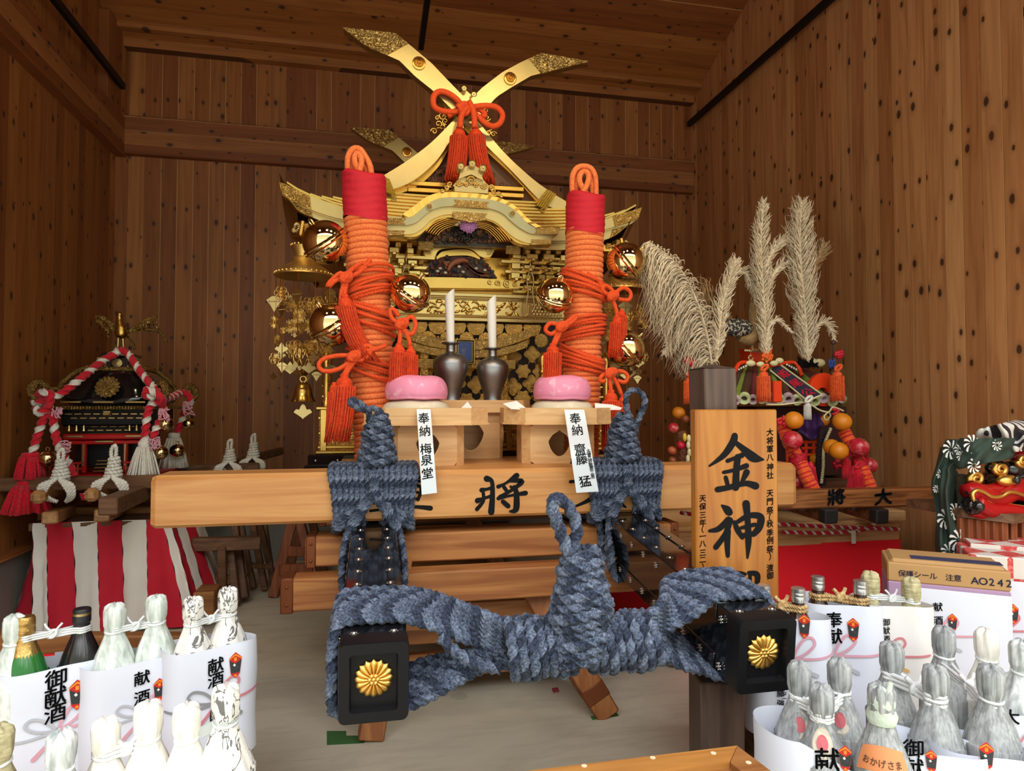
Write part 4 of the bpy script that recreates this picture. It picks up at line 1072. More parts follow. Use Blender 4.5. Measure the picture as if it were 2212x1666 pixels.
# base
m = MB().box((SX0, 4.06, 1.035), (1.44, 1.72, .21), .006); bs = sp('base', m, G_ENG, 30)
m = MB()
for z, e in ((1.135, .03), (1.09, .012), (1.02, .008), (.955, .015), (.932, .03)): m.box((SX0, 4.06, z), (1.44 + e, 1.72 + e, .016), .004)
for x in np.linspace(SX0 - .70, SX0 + .70, 9): m.box((x, 3.197, 1.03), (.03, .012, .2), .003)
sp('moulding', m, G_PLAIN, 30, bs)
m = MB().box((SX0, 4.06, .897), (1.53, 1.82, .055), .006).box((SX0, 4.06, .862), (1.56, 1.84, .03), .006); b0 = sp('lower_base', m, BLACK, 30)
m = MB()
for k in range(16): m.ball((SX0 - .73 + 1.46 * k / 15, 3.15, .897), .007, 8, 6)
sp('stud', m, SILVER, 60, b0)
pp = [(.024, 0), (.024, .02), (.016, .03), (.02, .07), (.022, .14), (.018, .16), (.024, .17), (.018, .185), (.022, .20), (.026, .23), (.018, .255), (.0, .275)]
for x in (SX0 - .69, SX0 - .36, SX0 + .36, SX0 + .69): sp('railing_post', MB().lathe(pp, (x, 3.25, 1.143), 16), G_PLAIN, 50)
m = MB()
for z in (1.19, 1.24): m.tube([(SX0 - .71, 3.25, z), (SX0 - .30, 3.25, z)], .010, 8).tube([(SX0 + .30, 3.25, z), (SX0 + .71, 3.25, z)], .010, 8)
sp('railing_bar', m, G_PLAIN, 60)
sp('staircase', MB().box((SX0, 3.29, 1.0), (.34, .12, .2), .004), G_ENG, 30)
# ---------------------------------------------------------------- upright rope columns, bells, tassels
CY = 2.95
def colpath(x0, x1, t): return x0 + (x1 - x0) * t
def rope_column(xb, xt, zb, zt, r, label, loop, zred, wraps):
    t = thing('rope_column', label, 'rope column', (xb, CY, zb), 'vermilion rope columns')
    ax = Vector((xt - xb, 0, zt - zb)); Lz = ax.length; axn = ax.normalized(); B = Vector((xb, CY, zb))
    obj('core', MB().tube([B, B + ax * .98], r * .92, 24), plain('core_orange', H('a8380f'), .8) if 'core_orange' not in bpy.data.materials else bpy.data.materials['core_orange'], t)
    z1 = (zred[0] - zb) / (zt - zb); z2 = (zred[1] - zb) / (zt - zb)
    pr = r * .17
    obj('coil', MB().tube(resample(helix(B, axn, [(0, r), (Lz * (z1 + .015), r)], pr * 1.8, 0, n=28), .012), pr, 7), ORANGE, t, 180)
    c = MB(); c0 = B + ax * z1; h = Lz * (z2 - z1); g = random.Random(5)
    def fn(u, v):
        a = 2 * PI * u; q = r * 1.17 * (1 + .012 * math.sin(v * 40 + 3 * math.sin(a * 2)) + .01 * math.sin(a * 3 + v * 9)) * (1 - .10 * max(0, (v - .94) / .06))
        return c0 + axn * (h * v + .012 * math.sin(a * 2 + 1)) + Vector((q * math.cos(a), q * math.sin(a), 0))
    c.grid(fn, 40, 40, 0, True)
    n = len(c.v); c.add([c0 + axn * h], []); c.f += [(n - 40 + i, n - 40 + (i + 1) % 40, n) for i in range(40)]; c.m += [0] * 40
    obj('cloth_wrap', c, REDC, t, 180)
    m = MB()
    for k, lp in enumerate(loop):
        m.tube(resample(spline([P(a, b_, CY + dy) for a, b_, dy in lp], 8), .012), .0135, 8)
    obj('top_loop', m, ORANGE, t, 180)
    m = MB(); g = random.Random(int(xb * 50) + 3)
    for zc_, n, sl, hh in wraps:                                     # groups of thin cords bound round the column
        q = (zc_ - zb) / (zt - zb); c1 = B + ax * q
        for k in range(n):
            s0 = sl * g.uniform(.6, 1.2); ph = g.uniform(0, 6); off = (k / max(1, n - 1) - .5) * hh
            pts = [c1 + axn * (off + s0 * r * math.cos(a + ph * .15 + (0 if sl > 0 else PI) * 0)) + Vector((math.cos(a), math.sin(a), 0)) * r * (1.26 + .05 * (k % 3)) for a in np.linspace(0, 2 * PI, 33)[:-1]]
            if k % 3 == 0: m.rope(pts, .0085, 4.2, 0, None, True)
            else: m.tube(pts, .0078, 6, 0, True)
    obj('binding_cord', m, ORANGER, t, 180)
    return t
lpL = [[(758, 398, .01), (752, 370, .01), (752, 340, .0), (762, 322, .0), (777, 322, .0), (790, 340, 0), (800, 362, 0), (803, 398, .01)],
       [(764, 398, .03), (760, 372, .02), (760, 346, .02), (768, 332, .015), (777, 334, .015), (784, 350, .02), (792, 370, .02), (795, 398, .03)],
       [(786, 398, -.02), (778, 375, -.02), (768, 355, -.015), (766, 340, -.01), (772, 330, -.01), (781, 345, -.02), (776, 372, -.03), (768, 398, -.03)]]
lpR = [[(1238, 432, .01), (1236, 400, .01), (1238, 376, 0), (1250, 361, 0), (1272, 361, 0), (1284, 376, 0), (1287, 400, .01), (1287, 432, .01)],
       [(1246, 432, .03), (1244, 402, .02), (1247, 382, .02), (1256, 370, .015), (1268, 370, .015), (1277, 383, .02), (1279, 402, .02), (1279, 432, .03)],
       [(1276, 432, -.02), (1262, 412, -.02), (1252, 392, -.015), (1254, 376, -.01), (1264, 370, -.01), (1272, 380, -.02), (1266, 404, -.03), (1248, 432, -.03)]]
rope_column(.022, -.045, .80, 2.155, .081, 'vermilion rope column with a red cloth top in front of the shrine, nearer the striped cloth table', lpL, (1.948, 2.150), ((1.66, 9, .5, .09), (1.535, 8, -.45, .09), (1.315, 7, -.5, .07)))
rope_column(.932, .968, .80, 2.130, .078, 'vermilion rope column with a red cloth top in front of the shrine, nearer the pampas grass', lpR, (1.940, 2.125), ((1.70, 8, -.55, .08), (1.50, 6, .3, .07), (1.36, 8, -.5, .07)))

def suzu(c, r, ax, label):
    t = thing('round_bell', label, 'bell', c, 'large round gilt bells')
    M = Vector(ax).normalized().to_track_quat('Z', 'Y').to_matrix(); c = Vector(c)
    n = 28
    up = [(math.cos(a) * r, .05 * r + math.sin(a) * r * .93) for a in np.linspace(0, PI / 2, 14)]
    lo = [(math.cos(a) * r, -.05 * r + math.sin(a) * r * .93) for a in np.linspace(-PI / 2, 0, 14)]
    obj('upper_shell', MB().lathe([(r * 1.0, .045 * r)] + up[:-1] + [(1e-6, .98 * r)], c, 36, M), G_BELL, t, 60)
    obj('lower_shell', MB().lathe([(1e-6, -.98 * r)] + lo[1:] + [(r, -.045 * r)], c, 36, M), G_BELL, t, 60)
    obj('rim', MB().lathe([(r * .97, -.15 * r), (r * 1.07, -.12 * r), (r * 1.11, -.07 * r), (r * 1.09, -.025 * r), (r * 1.01, -.015 * r), (r * 1.01, .015 * r), (r * 1.09, .025 * r), (r * 1.11, .07 * r), (r * 1.07, .12 * r), (r * .97, .15 * r)], c, 36, M), G_BELL, t, 40)
    obj('ring', MB().tube([c + M @ Vector((r * .16 * math.cos(a), 0, r * 1.05 + r * .16 * math.sin(a))) for a in np.linspace(0, 2 * PI, 17)[:-1]], r * .045, 6, 0, True), G_BELL, t, 60)
    obj('slot', MB().box(c + M @ Vector((0, 0, -r * .93)), (r * 1.1, r * .1, r * .14), .003, M), BLACKM, t)
def bell(x, y, wpx, Y, ax, label):
    c = P(x, y, Y); z = (c - EYE).dot(CM @ Vector((0, 0, -1))); suzu(c, wpx / 2 * z / F, ax, label)
bell(703, 524, 96, 2.90, (-.55, -.25, .75), 'large shiny round gilt bell high on the rope column, just above the gold hanging canopy')
bell(717, 701, 96, 2.90, (-.55, -.25, .8), 'large shiny round gilt bell hanging beside the small gold bell and leaf pendants')
bell(887, 634, 86, 2.86, (.5, -.35, .75), 'large shiny round gilt bell between the rope column and the tall paper roll')
bell(1198, 638, 78, 2.86, (.15, -.6, .8), 'large shiny round gilt bell at the inner side of the column by the pampas grass')
bell(1352, 566, 84, 2.90, (.75, -.4, .65), 'large shiny round gilt bell touching the drooping pampas plume')
bell(1352, 753, 82, 2.90, (.7, -.4, .7), 'large shiny round gilt bell low on the outer side above the blue rope loop')

def tassel(m, top, L, r, sway=(0, 0)):
    top = Vector(top); sw = Vector((sway[0], sway[1], 0))
    def at(q): return top + Vector((0, 0, -L * q)) + sw * q * q
    hd = [(r * .32, 0), (r * .42, .02), (r * .36, .05), (r * .55, .07), (r * .72, .11), (r * .78, .15), (r * .70, .17), (r * .86, .185), (r * .98, .22)]
    m.tube([at(q) for _, q in hd], [a for a, _ in hd], 16)
    n = 46
    for k in range(n):
        a = 2 * PI * k / n; rr_ = r * (1.0 if k % 2 else .86); e = 1 + .05 * math.sin(k * 2.3)
        pts = [at(q * e if i == 4 else q) + Vector((math.cos(a), math.sin(a), 0)) * rr_ * (1 + .10 * q) for i, q in enumerate((.19, .3, .5, .75, .985))]
        m.tube(pts, r * .085, 4)
    m.tube([at(q) for q in (.2, .5, .97)], [r * .9, r * .95, r * 1.0], 14)
def bow_cord(label, bow, cords, tas, Y, r=.0095, grp='vermilion tassel cords'):
    c = P(*bow[0], Y)
    t = thing('tassel_bow', label, 'tassel cord', c, grp)
    m = MB()
    for lp in cords: m.tube(resample(spline([P(a, b_, Y + (d[0] if d else 0)) for a, b_, *d in lp], 8), .01), r, 8)
    obj('cord', m, ORANGER, t, 180)
    k = MB(); kx, ky = bow[0]
    for a in (.6, 2.4, 4.2):
        pts = [c + Vector((.021 * math.cos(q) * (1 if a < 3 else .7) , -.012 - .006 * math.sin(2 * q + a), .017 * math.sin(q + a * .3))) for q in np.linspace(0, 2 * PI, 17)[:-1]]
        k.tube(pts, r * .95, 8, 0, True)
    obj('knot', k, ORANGER, t, 180)
    for (x, y, x2, y2, wd) in tas:
        p = P(x, y, Y - .01); q = P(x2, y2, Y - .01); mm = MB(); z = (p - EYE).dot(CM @ Vector((0, 0, -1)))
        tassel(mm, p, p.z - q.z, wd / 2 * z / F, (q.x - p.x, 0)); obj('tassel', mm, TASSEL, t, 180)
    return t
bow_cord('vermilion bow and tassel between the two round bells near the gold canopy', [(748, 600)],
         [[(748, 600), (725, 606), (708, 622), (712, 610), (735, 590), (748, 600)], [(748, 600), (770, 592), (790, 575), (782, 568), (760, 582), (748, 600)], [(746, 602), (738, 630), (736, 655)], [(750, 602), (746, 625), (744, 640)], [(790, 575), (800, 560)]],
         [(745, 636, 796, 778, 40)], 2.84)
bow_cord('vermilion bow with a long hanging tassel in front of the gold base', [(765, 770)],
         [[(765, 770), (735, 768), (700, 775), (688, 790), (700, 802), (730, 798), (762, 778)], [(765, 768), (782, 750), (800, 748), (798, 765), (782, 778), (765, 775)], [(760, 775), (748, 800), (740, 815)], [(768, 778), (752, 800), (746, 815)], [(775, 760), (810, 755), (835, 745)]],
         [(744, 808, 728, 952, 46), (722, 826, 718, 936, 26)], 2.80)
bow_cord('pair of vermilion tassels hanging behind the pink rice cake', [(868, 700)],
         [[(868, 700), (848, 690), (842, 672), (850, 668), (862, 684)], [(868, 700), (888, 684), (898, 700), (890, 722), (874, 716), (868, 704)], [(864, 704), (864, 730), (862, 745)], [(870, 704), (882, 730), (886, 748)]],
         [(862, 742, 858, 850, 36), (887, 748, 886, 850, 30)], 2.80)
bow_cord('vermilion bow and tassel beside the upper outer bell under the pampas plume', [(1322, 640)],
         [[(1322, 640), (1345, 622), (1362, 632), (1358, 648), (1335, 646)], [(1322, 640), (1306, 632), (1300, 620), (1312, 618), (1325, 630)], [(1322, 644), (1330, 665), (1334, 684)], [(1305, 625), (1290, 605), (1268, 590)]],
         [(1334, 680, 1330, 770, 30), (1343, 668, 1340, 740, 22)], 2.86)
bow_cord('vermilion bow with one tassel at the inner side of the column by the vases', [(1212, 706)],
         [[(1212, 706), (1190, 698), (1178, 712), (1190, 722), (1206, 712)], [(1212, 706), (1232, 690), (1246, 680), (1240, 692), (1220, 706)], [(1208, 710), (1200, 730), (1194, 746)], [(1214, 710), (1204, 732), (1198, 746)]],
         [(1194, 742, 1190, 850, 36)], 2.80)
bow_cord('vermilion bow with two tassels hanging behind the wooden offering tray by the blue loop', [(1318, 806)],
         [[(1318, 806), (1342, 802), (1356, 812), (1350, 826), (1334, 822)], [(1318, 806), (1300, 812), (1296, 824), (1308, 822)], [(1316, 810), (1318, 830), (1320, 846)], [(1324, 812), (1336, 836), (1342, 852)]],
         [(1320, 842, 1320, 972, 36), (1346, 852, 1348, 962, 26)], 2.80)
# bow on the crossed finials
Yb = 3.39
ZB = px(900, 170, 6.409)
bow_cord('vermilion bow with two tassels tied where the roof finials cross', [ZB((690, 420))[0]],
         [[(a, b_, 0) for a, b_ in ZB((640, 400), (560, 290), (430, 200), (310, 180), (235, 250), (240, 380), (330, 440), (460, 460), (600, 450), (720, 430))],
          [(a, b_, -.01) for a, b_ in ZB((700, 430), (800, 390), (960, 375), (1110, 400), (1190, 500), (1150, 620), (1050, 660), (930, 600), (840, 510), (760, 470))],
          [(a, b_, -.02) for a, b_ in ZB((560, 400), (640, 350), (720, 370), (700, 470), (640, 480), (600, 400))], [(a, b_, -.03) for a, b_ in ZB((720, 310), (770, 400), (790, 480), (800, 560), (800, 680))],
          [(a, b_, -.03) for a, b_ in ZB((700, 400), (640, 470), (610, 560), (600, 680))], [(a, b_, .01) for a, b_ in ZB((430, 520), (560, 440), (700, 440), (860, 420), (950, 500), (900, 530))]],
         [(*ZB((590, 668))[0], *ZB((520, 1410))[0], 37), (*ZB((815, 668))[0], *ZB((950, 1440))[0], 38)], Yb, .0155)

# ---------------------------------------------------------------- hanging gold canopies with pendants
def canopy(cx, cy_, label, full=True):
    t = thing('hanging_canopy', label, 'hanging ornament', (cx, cy_, 1.86), 'gold canopies with pendants')
    c = Vector((cx, cy_, 0)); pr = [(.042, 1.905), (.062, 1.900), (.056, 1.885), (.045, 1.86), (.05, 1.845), (.06, 1.84), (.052, 1.828), (.075, 1.815), (.11, 1.79), (.135, 1.765), (.137, 1.757), (.125, 1.757), (.10, 1.775), (.02, 1.80)]
    m = MB().lathe([(.002, 1.80)] + pr[::-1] + [(.002, 1.9)], c, 32)
    for k in range(36):
        a = 2 * PI * k / 36; m.ball(c + Vector((.133 * math.cos(a), .133 * math.sin(a), 1.768)), .006, 6, 5)
        if k % 2: m.ball(c + Vector((.06 * math.cos(a), .06 * math.sin(a), 1.905)), .006, 6, 5)
    obj('dome', m, G_SATIN, t, 50)
    obj('chain', MB().tube([c + Vector((0, 0, 1.9)), c + Vector((0, 0, 2.0))], .006, 6), G_PLAIN, t)
    g = random.Random(11 if full else 5)
    kinds = []
    def rosette(r):
        m = MB(); n = 14
        for k in range(n):
            a = 2 * PI * k / n
            m.tube([(r * .3 * math.cos(a), 0, r * .3 * math.sin(a)), (r * .8 * math.cos(a - .13), 0, r * .8 * math.sin(a - .13)), (r * math.cos(a), 0, r * math.sin(a)), (r * .8 * math.cos(a + .13), 0, r * .8 * math.sin(a + .13)), (r * .3 * math.cos(a), 0, r * .3 * math.sin(a))], .0018, 4)
        m.lathe([(r * .34, 0), (r * .3, .003), (0, .005)], (0, 0, 0), 12, FACE_Y); return m
    def fan(r):
        m = MB(); m.prism([(-r, 0, r * .5), (-r * .3, 0, r), (r * .3, 0, r), (r, 0, r * .5), (r * .5, 0, -.1 * r), (0, 0, -r), (-r * .5, 0, -.1 * r)], (0, .002, 0))
        for k in range(5): m.ball((-r * .6 + .3 * r * k, -.001, r * .35), r * .11, 6, 5)
        return m
    def leaf(r):
        o = [(-1, 0), (-.75, .35), (-.4, .3), (-.25, .7), (0, 1), (.25, .7), (.4, .3), (.75, .35), (1, 0), (.6, -.25), (.2, -.55), (0, -.75), (-.2, -.55), (-.6, -.25)]
        return MB().prism([(a * r, 0, b_ * r) for a, b_ in o], (0, .002, 0))
    def lace(r):
        m = MB()
        for k in range(6):
            a = 2 * PI * k / 6; m.tube([(r * .55 * math.cos(a) + r * .42 * math.cos(b_), 0, r * .55 * math.sin(a) + r * .42 * math.sin(b_)) for b_ in np.linspace(0, 2 * PI, 11)[:-1]], .0024, 4, 0, True)
        return m
    made = {}
    def piece(kind, r, p, rot):
        key = kind
        if key not in made:
            mb = {0: rosette, 1: fan, 2: leaf, 3: lace}[kind](.036)
            made[key] = o = obj(('rosette', 'fan_plate', 'leaf_plate', 'openwork_plate')[kind], mb.mapped(lambda q: q + t.location), G_PALE if kind in (1, 2) else G_SATIN, t, 40)
        else: o = made[key].copy(); COL.objects.link(o)
        o.scale = (r / .036,) * 3; o.location = Vector(p) - t.location; o.rotation_euler = (0, 0, rot)
    for k in range(10):
        a = 2 * PI * k / 10 + .2; x, y = .125 * math.cos(a), .125 * math.sin(a); z = 1.75
        s = MB().tube([c + Vector((x, y, 1.76)), c + Vector((x, y, 1.30 + .05 * (k % 3)))], .002, 4); obj('string', s, G_DEEP, t)
        for j, kd in enumerate((1, 0, 2, 3, 2) if k % 2 else (3, 1, 0, 2, 1)):
            zz = 1.66 - .085 * j - .02 * (k % 3)
            piece(kd, (.036, .032, .018, .030, .022)[j] * g.uniform(.9, 1.1), c + Vector((x + g.uniform(-.01, .01), y, zz)), g.uniform(-.9, .9))
    for k in range(6):
        a = 2 * PI * k / 6; x, y = .06 * math.cos(a), .06 * math.sin(a)
        for j in range(4): piece((3, 0, 3, 2)[j], .034, c + Vector((x, y, 1.62 - .1 * j)), g.uniform(-.7, .7))
    if full:
        m = MB()
        for k in range(8):
            a = 2 * PI * k / 8; m.tube([c + Vector((q * math.cos(a + tw), q * math.sin(a + tw), z)) for q, z, tw in ((.01, 1.42, 0), (.045, 1.40, .3), (.05, 1.36, .6), (.035, 1.32, .9), (.008, 1.29, 1.2))], .006, 5)
        obj('openwork_ball', m, G_PLAIN, t, 180)
        m = MB().tube([c + Vector((.014 * math.cos(a), 0, 1.272 + .014 * math.sin(a))) for a in np.linspace(0, 2 * PI, 13)[:-1]], .003, 5, 0, True)
        m.lathe([(.06, 1.165), (.052, 1.175), (.042, 1.20), (.038, 1.222), (.040, 1.226), (.034, 1.232), (.034, 1.24), (.02, 1.252), (.008, 1.258), (0, 1.26)], c, 24); obj('bell', m, G_PLAIN, t, 50)
        obj('clapper_leaf', leaf(.042).mapped(lambda q: q + c + Vector((0, 0, 1.115))).tube([c + Vector((0, 0, 1.15)), c + Vector((0, 0, 1.21))], .0015, 4), G_PALE, t)
canopy(P(657, 600, 3.28).x, 3.28, 'hanging gold canopy with flower pendants and a small bell below')
canopy(P(1338, 620, 3.34).x, 3.34, 'hanging gold canopy mostly hidden behind the outer bells and rope column', False)

# ---------------------------------------------------------------- offering stands
OZ = .906
tag(obj('offering_plank', MB().box((.49, 2.885, OZ - .022), (1.25, .50, .044), .004), BEAMW, None, 20), 'flat wooden plank behind the cross beam carrying the offering stands', 'plank')
tag(obj('offering_support', MB().box((.47, 2.80, .82), (1.10, .12, .12), .004), TRESTLE, None, 20), 'timber bearer lying on the two poles under the offering plank', 'timber')
def stand(cx, cy_, w, d, zt, h, leg, label, rot=0, papers=True, c3=1):
    t = thing('offering_stand', label, 'offering stand', (cx, cy_, OZ), 'plain wood offering stands')
    M = rotz(rot); T = lambda p: Vector((cx, cy_, 0)) + M @ Vector(p)
    k = .24
    def octo(w_, d_, z): return [T((sx * x, sy * y, z)) for sx, sy, x, y in ((-1, -1, w_ / 2 - k * d_, d_ / 2), (1, -1, w_ / 2 - k * d_, d_ / 2), (1, -1, w_ / 2, d_ / 2 - k * d_), (1, 1, w_ / 2, d_ / 2 - k * d_), (1, 1, w_ / 2 - k * d_, d_ / 2), (-1, 1, w_ / 2 - k * d_, d_ / 2), (-1, 1, w_ / 2, d_ / 2 - k * d_), (-1, -1, w_ / 2, d_ / 2 - k * d_))]
    th = .007
    m = MB(); R_ = [octo(w, d, zt - h), octo(w, d, zt), octo(w - 2 * th, d - 2 * th, zt), octo(w - 2 * th, d - 2 * th, zt - h + .008)]
    m.add([p for r in R_ for p in r], [(i * 8 + j, i * 8 + (j + 1) % 8, (i + 1) * 8 + (j + 1) % 8, (i + 1) * 8 + j) for i in range(3) for j in range(8)] + [tuple(24 + j for j in range(8))])
    obj('tray', m, HINOKI, t, 20)
    m = MB(); R_ = [octo(w + .012, d + .012, zt - h - .007), octo(w + .012, d + .012, zt - h), octo(w - .01, d - .01, zt - h + .0005)]
    m.add([p for r in R_ for p in r], [(i * 8 + j, i * 8 + (j + 1) % 8, (i + 1) * 8 + (j + 1) % 8, (i + 1) * 8 + j) for i in range(2) for j in range(8)] + [tuple(range(8))[::-1]])
    obj('tray_edge', m, HINOKI, t, 20)
    # hollow base whose faces have a lobed opening
    lw, ld = leg; z0, z1 = OZ, zt - h - .007
    def face(pa, pb, hole=True):
        pa, pb = Vector(pa), Vector(pb); wd = (pb - pa).length; e = (pb - pa).normalized(); nrm = Vector((e.y, -e.x, 0)); hh = z1 - z0
        hc = hh * .52; N = 48; inner = []; outer = []
        for q in range(N):
            a = 2 * PI * q / N + PI / 4
            rr_ = .30 * hh * (1 + .0 * a); x = rr_ * .92 * math.cos(a); z = rr_ * math.sin(a)
            if math.sin(a) > .2: x *= 1.0; z = z * (.80 + .16 * abs(math.cos(a * 1.5 - PI * .75)) ** .7) + .05 * hh * max(0, 1 - abs(math.cos(a)) * 5)
            else: x *= (1.0 + .28 * math.sin(a) * .8); z *= 1.12
            inner.append((x + wd / 2, hc + z))
            ca, sa = math.cos(a), math.sin(a); s = 1 / max(abs(ca) / (wd / 2), abs(sa) / (hh / 2)); outer.append((wd / 2 + ca * s, hh / 2 + sa * s))
        mm = MB(); pt = lambda u, z, dd: pa + e * u + Vector((0, 0, z0 + z)) + nrm * -dd
        v = [pt(*p, 0) for p in outer] + [pt(*p, 0) for p in inner] + [pt(*p, .009) for p in inner] + [pt(*p, .009) for p in outer]
        mm.add(v, [(i * N + q, i * N + (q + 1) % N, (i + 1) * N + (q + 1) % N, (i + 1) * N + q) for i in range(3) for q in range(N)])
        obj('base_panel', mm, HINOKIZ, t, 25)
        mm = MB(); ctr = (wd / 2, hc); o2 = [((a - ctr[0]) * 1.11 + ctr[0], (b_ - ctr[1]) * 1.10 + ctr[1]) for a, b_ in inner]
        v = [pt(*p, -.0012) for p in o2] + [pt(*p, -.0012) for p in inner] + [pt(*p, .004) for p in inner]
        mm.add(v, [(i * N + q, i * N + (q + 1) % N, (i + 1) * N + (q + 1) % N, (i + 1) * N + q) for i in range(2) for q in range(N)]); obj('opening_bevel', mm, HINOKI, t, 25)
    cc = min(lw, ld) * .13
    o = [(-lw / 2 + cc, -ld / 2), (lw / 2 - cc, -ld / 2), (lw / 2, -ld / 2 + cc), (lw / 2, ld / 2 - cc), (lw / 2 - cc, ld / 2), (-lw / 2 + cc, ld / 2), (-lw / 2, ld / 2 - cc), (-lw / 2, -ld / 2 + cc)]
    for i in range(8):
        a, b_ = T((*o[i], 0)), T((*o[(i + 1) % 8], 0))
        if i in (0, 2, 6): face(a, b_)
        else:
            nrm = Vector(((b_ - a).y, -(b_ - a).x, 0)).normalized() * -.009
            obj('base_corner', MB().prism([a + Vector((0, 0, z0)), b_ + Vector((0, 0, z0)), b_ + Vector((0, 0, z1)), a + Vector((0, 0, z1))], nrm), HINOKIZ, t, 25)
    return t
TZ = 1.150
sL = stand(P(920, 950, 2.78).x, 2.81, .50, .34, TZ - .012, .062, (.30, .25), 'octagonal wooden tray stand carrying the rice cakes nearer the flopped blue loop', 0)
sR = stand(P(1214, 950, 2.66).x + .01, 2.815, .46, .34, TZ - .012, .062, (.31, .25), 'octagonal wooden tray stand carrying the rice cakes nearer the upright blue loop', -.10)
xm = P(1032, 900, 3.0).x
sM = stand(xm - .03, 3.07, .56, .165, 1.172, .050, (.30, .12), 'wooden stand in the middle carrying the two pewter vases')
def mochi(cx, cy_, z, r, h, mat, label, grp):
    pr = [(r * .0001, 0), (r * .86, 0), (r * .97, h * .12), (r, h * .33), (r * .96, h * .62), (r * .84, h * .86), (r * .62, h * .98), (r * .3, h), (1e-6, h)]
    q = spline([(a, b_, 0) for a, b_ in pr], 5); m = MB().lathe([(max(1e-6, float(p[0])), float(p[1])) for p in q], (cx, cy_, z), 40)
    g = random.Random(int(cx * 99)); m.v = [(a + .002 * math.sin(b_ * 40 + cx), b_, c_ + .0015 * math.sin(a * 55)) for a, b_, c_ in m.v]
    return tag(obj('rice_cake', m, mat, None, 180), label, 'rice cake', grp)
def dusty(name, c, c2):
    t = NT(name); v = t.obj(); n = t.noise(v, 30, 5, .5); col = t.mix(t.ramp(n, [(.56, (0, 0, 0)), (.72, (1, 1, 1))]), c, c2)
    m = t.done(col, .42, 0, .4, 0); t.b.inputs['Subsurface Weight'].default_value = .15; t.b.inputs['Subsurface Radius'].default_value = (.02, .012, .008); return m
MPINK = dusty('mochi_pink', H('e790b0'), H('f2c0d0')); MWHITE = dusty('mochi_white', H('d9cfb6'), H('e6dfcd'))
for nm, x0, Yq, wp, ww in (('nearer the flopped blue loop', 900, 2.82, 135, 150), ('nearer the upright blue loop', 1214, 2.825, 126, 140)):
    c = P(x0, 860, Yq); z = (c - EYE).dot(CM @ Vector((0, 0, -1))); zb = TZ - .012 - .054
    mochi(c.x, Yq, zb, ww / 2 * z / F, 1.172 - zb, MWHITE, 'flat white rice cake under the pink one, ' + nm, 'white rice cakes')
    mochi(c.x, Yq, 1.172, wp / 2 * z / F, P(x0, 812, Yq).z - 1.172, MPINK, 'pink rounded rice cake stacked on a white one, ' + nm, 'pink rice cakes')
def sheet(pts, label, mat=PAPER, grp='folded white papers in the trays'):
    return tag(obj('paper_sheet', MB().add([P(*p) for p in pts], [(0, 1, 2), (0, 2, 3)] if len(pts) == 4 else [(0, 1, 2)]), mat, None, 0), label, 'paper', grp)
def tri(pts, label):
    a = [P(*p) for p in pts]; m = MB().prism(a, (0, .003, 0)); tag(obj('paper_sheet', m, WHITE, None, 0), label, 'paper', 'folded white papers in the trays')
tri([(994, 884, 2.76), (1010, 868, 2.77), (1022, 884, 2.76)], 'white paper corner showing in the tray beside the middle stand')
tri([(1086, 872, 2.72), (1104, 884, 2.68), (1142, 886, 2.68), (1116, 866, 2.72)], 'folded white paper standing in the tray beside the vases')
tri([(1286, 886, 2.70), (1285, 871, 2.72), (1322, 874, 2.72), (1344, 881, 2.70), (1340, 886, 2.70)], 'crumpled white paper at the tray corner below the blue loop')
tri([(786, 884, 2.66), (783, 872, 2.66), (800, 880, 2.66), (806, 886, 2.66)], 'white paper tip peeking over the tray behind the flopped blue loop')
# vases with rolled paper
VP = [(.048, 0), (.050, .006), (.046, .03), (.043, .055), (.048, .085), (.062, .125), (.077, .17), (.0815, .20), (.078, .222), (.06, .245), (.035, .258), (.0225, .266), (.020, .285), (.022, .296), (.040, .302), (.041, .308), (.016, .310)]
def vase(x, label, s, pl, lab2, wtop):
    c = P(x, 862, 3.07); base = Vector((c.x, 3.07, 1.1305))
    q = [(float(a), float(b_)) for a, b_, _ in spline([(a, b_, 0) for a, b_ in VP], 4)]
    t = thing('pewter_vase', label, 'vase', base, 'pewter vases'); obj('body', MB().lathe([(max(1e-6, a * s), b_ * s) for a, b_ in q], base, 36), PEWTER, t, 60)
    m = MB(); n = 40; h = .245; zt_ = base.z + .29 * s
    v = []
    for i in range(n + 1):
        a = 2 * PI * 1.15 * i / n + 2.3; rr_ = (.0245 - .0055 * i / n); top = h * (1 - .10 * max(0, math.sin(a * .5 + 2.2)) ) + .022 * math.sin(a * 1.0 + 2.0)
        for k in range(6):
            q_ = k / 5; r2 = .018 * (1 - q_) + rr_ * q_
            v.append(base + Vector((r2 * math.cos(a) - .004 * q_, r2 * math.sin(a), .29 * s + q_ * top)))
    m.add(v, [(i * 6 + k, (i + 1) * 6 + k, (i + 1) * 6 + k + 1, i * 6 + k + 1) for i in range(n) for k in range(5)])
    tag(obj('paper_roll', m, WHITE, None, 60), lab2, 'paper roll', 'rolled white papers')
vase(973, 'dark pewter vase in front of the blue plaque, nearer the flopped blue loop', 1.0, 0, 'rolled white paper standing in the vase in front of the blue plaque', 0)
vase(1064, 'dark pewter vase nearer the upright blue loop', .93, 0, 'rolled white paper standing in the vase nearer the upright blue loop', 0)
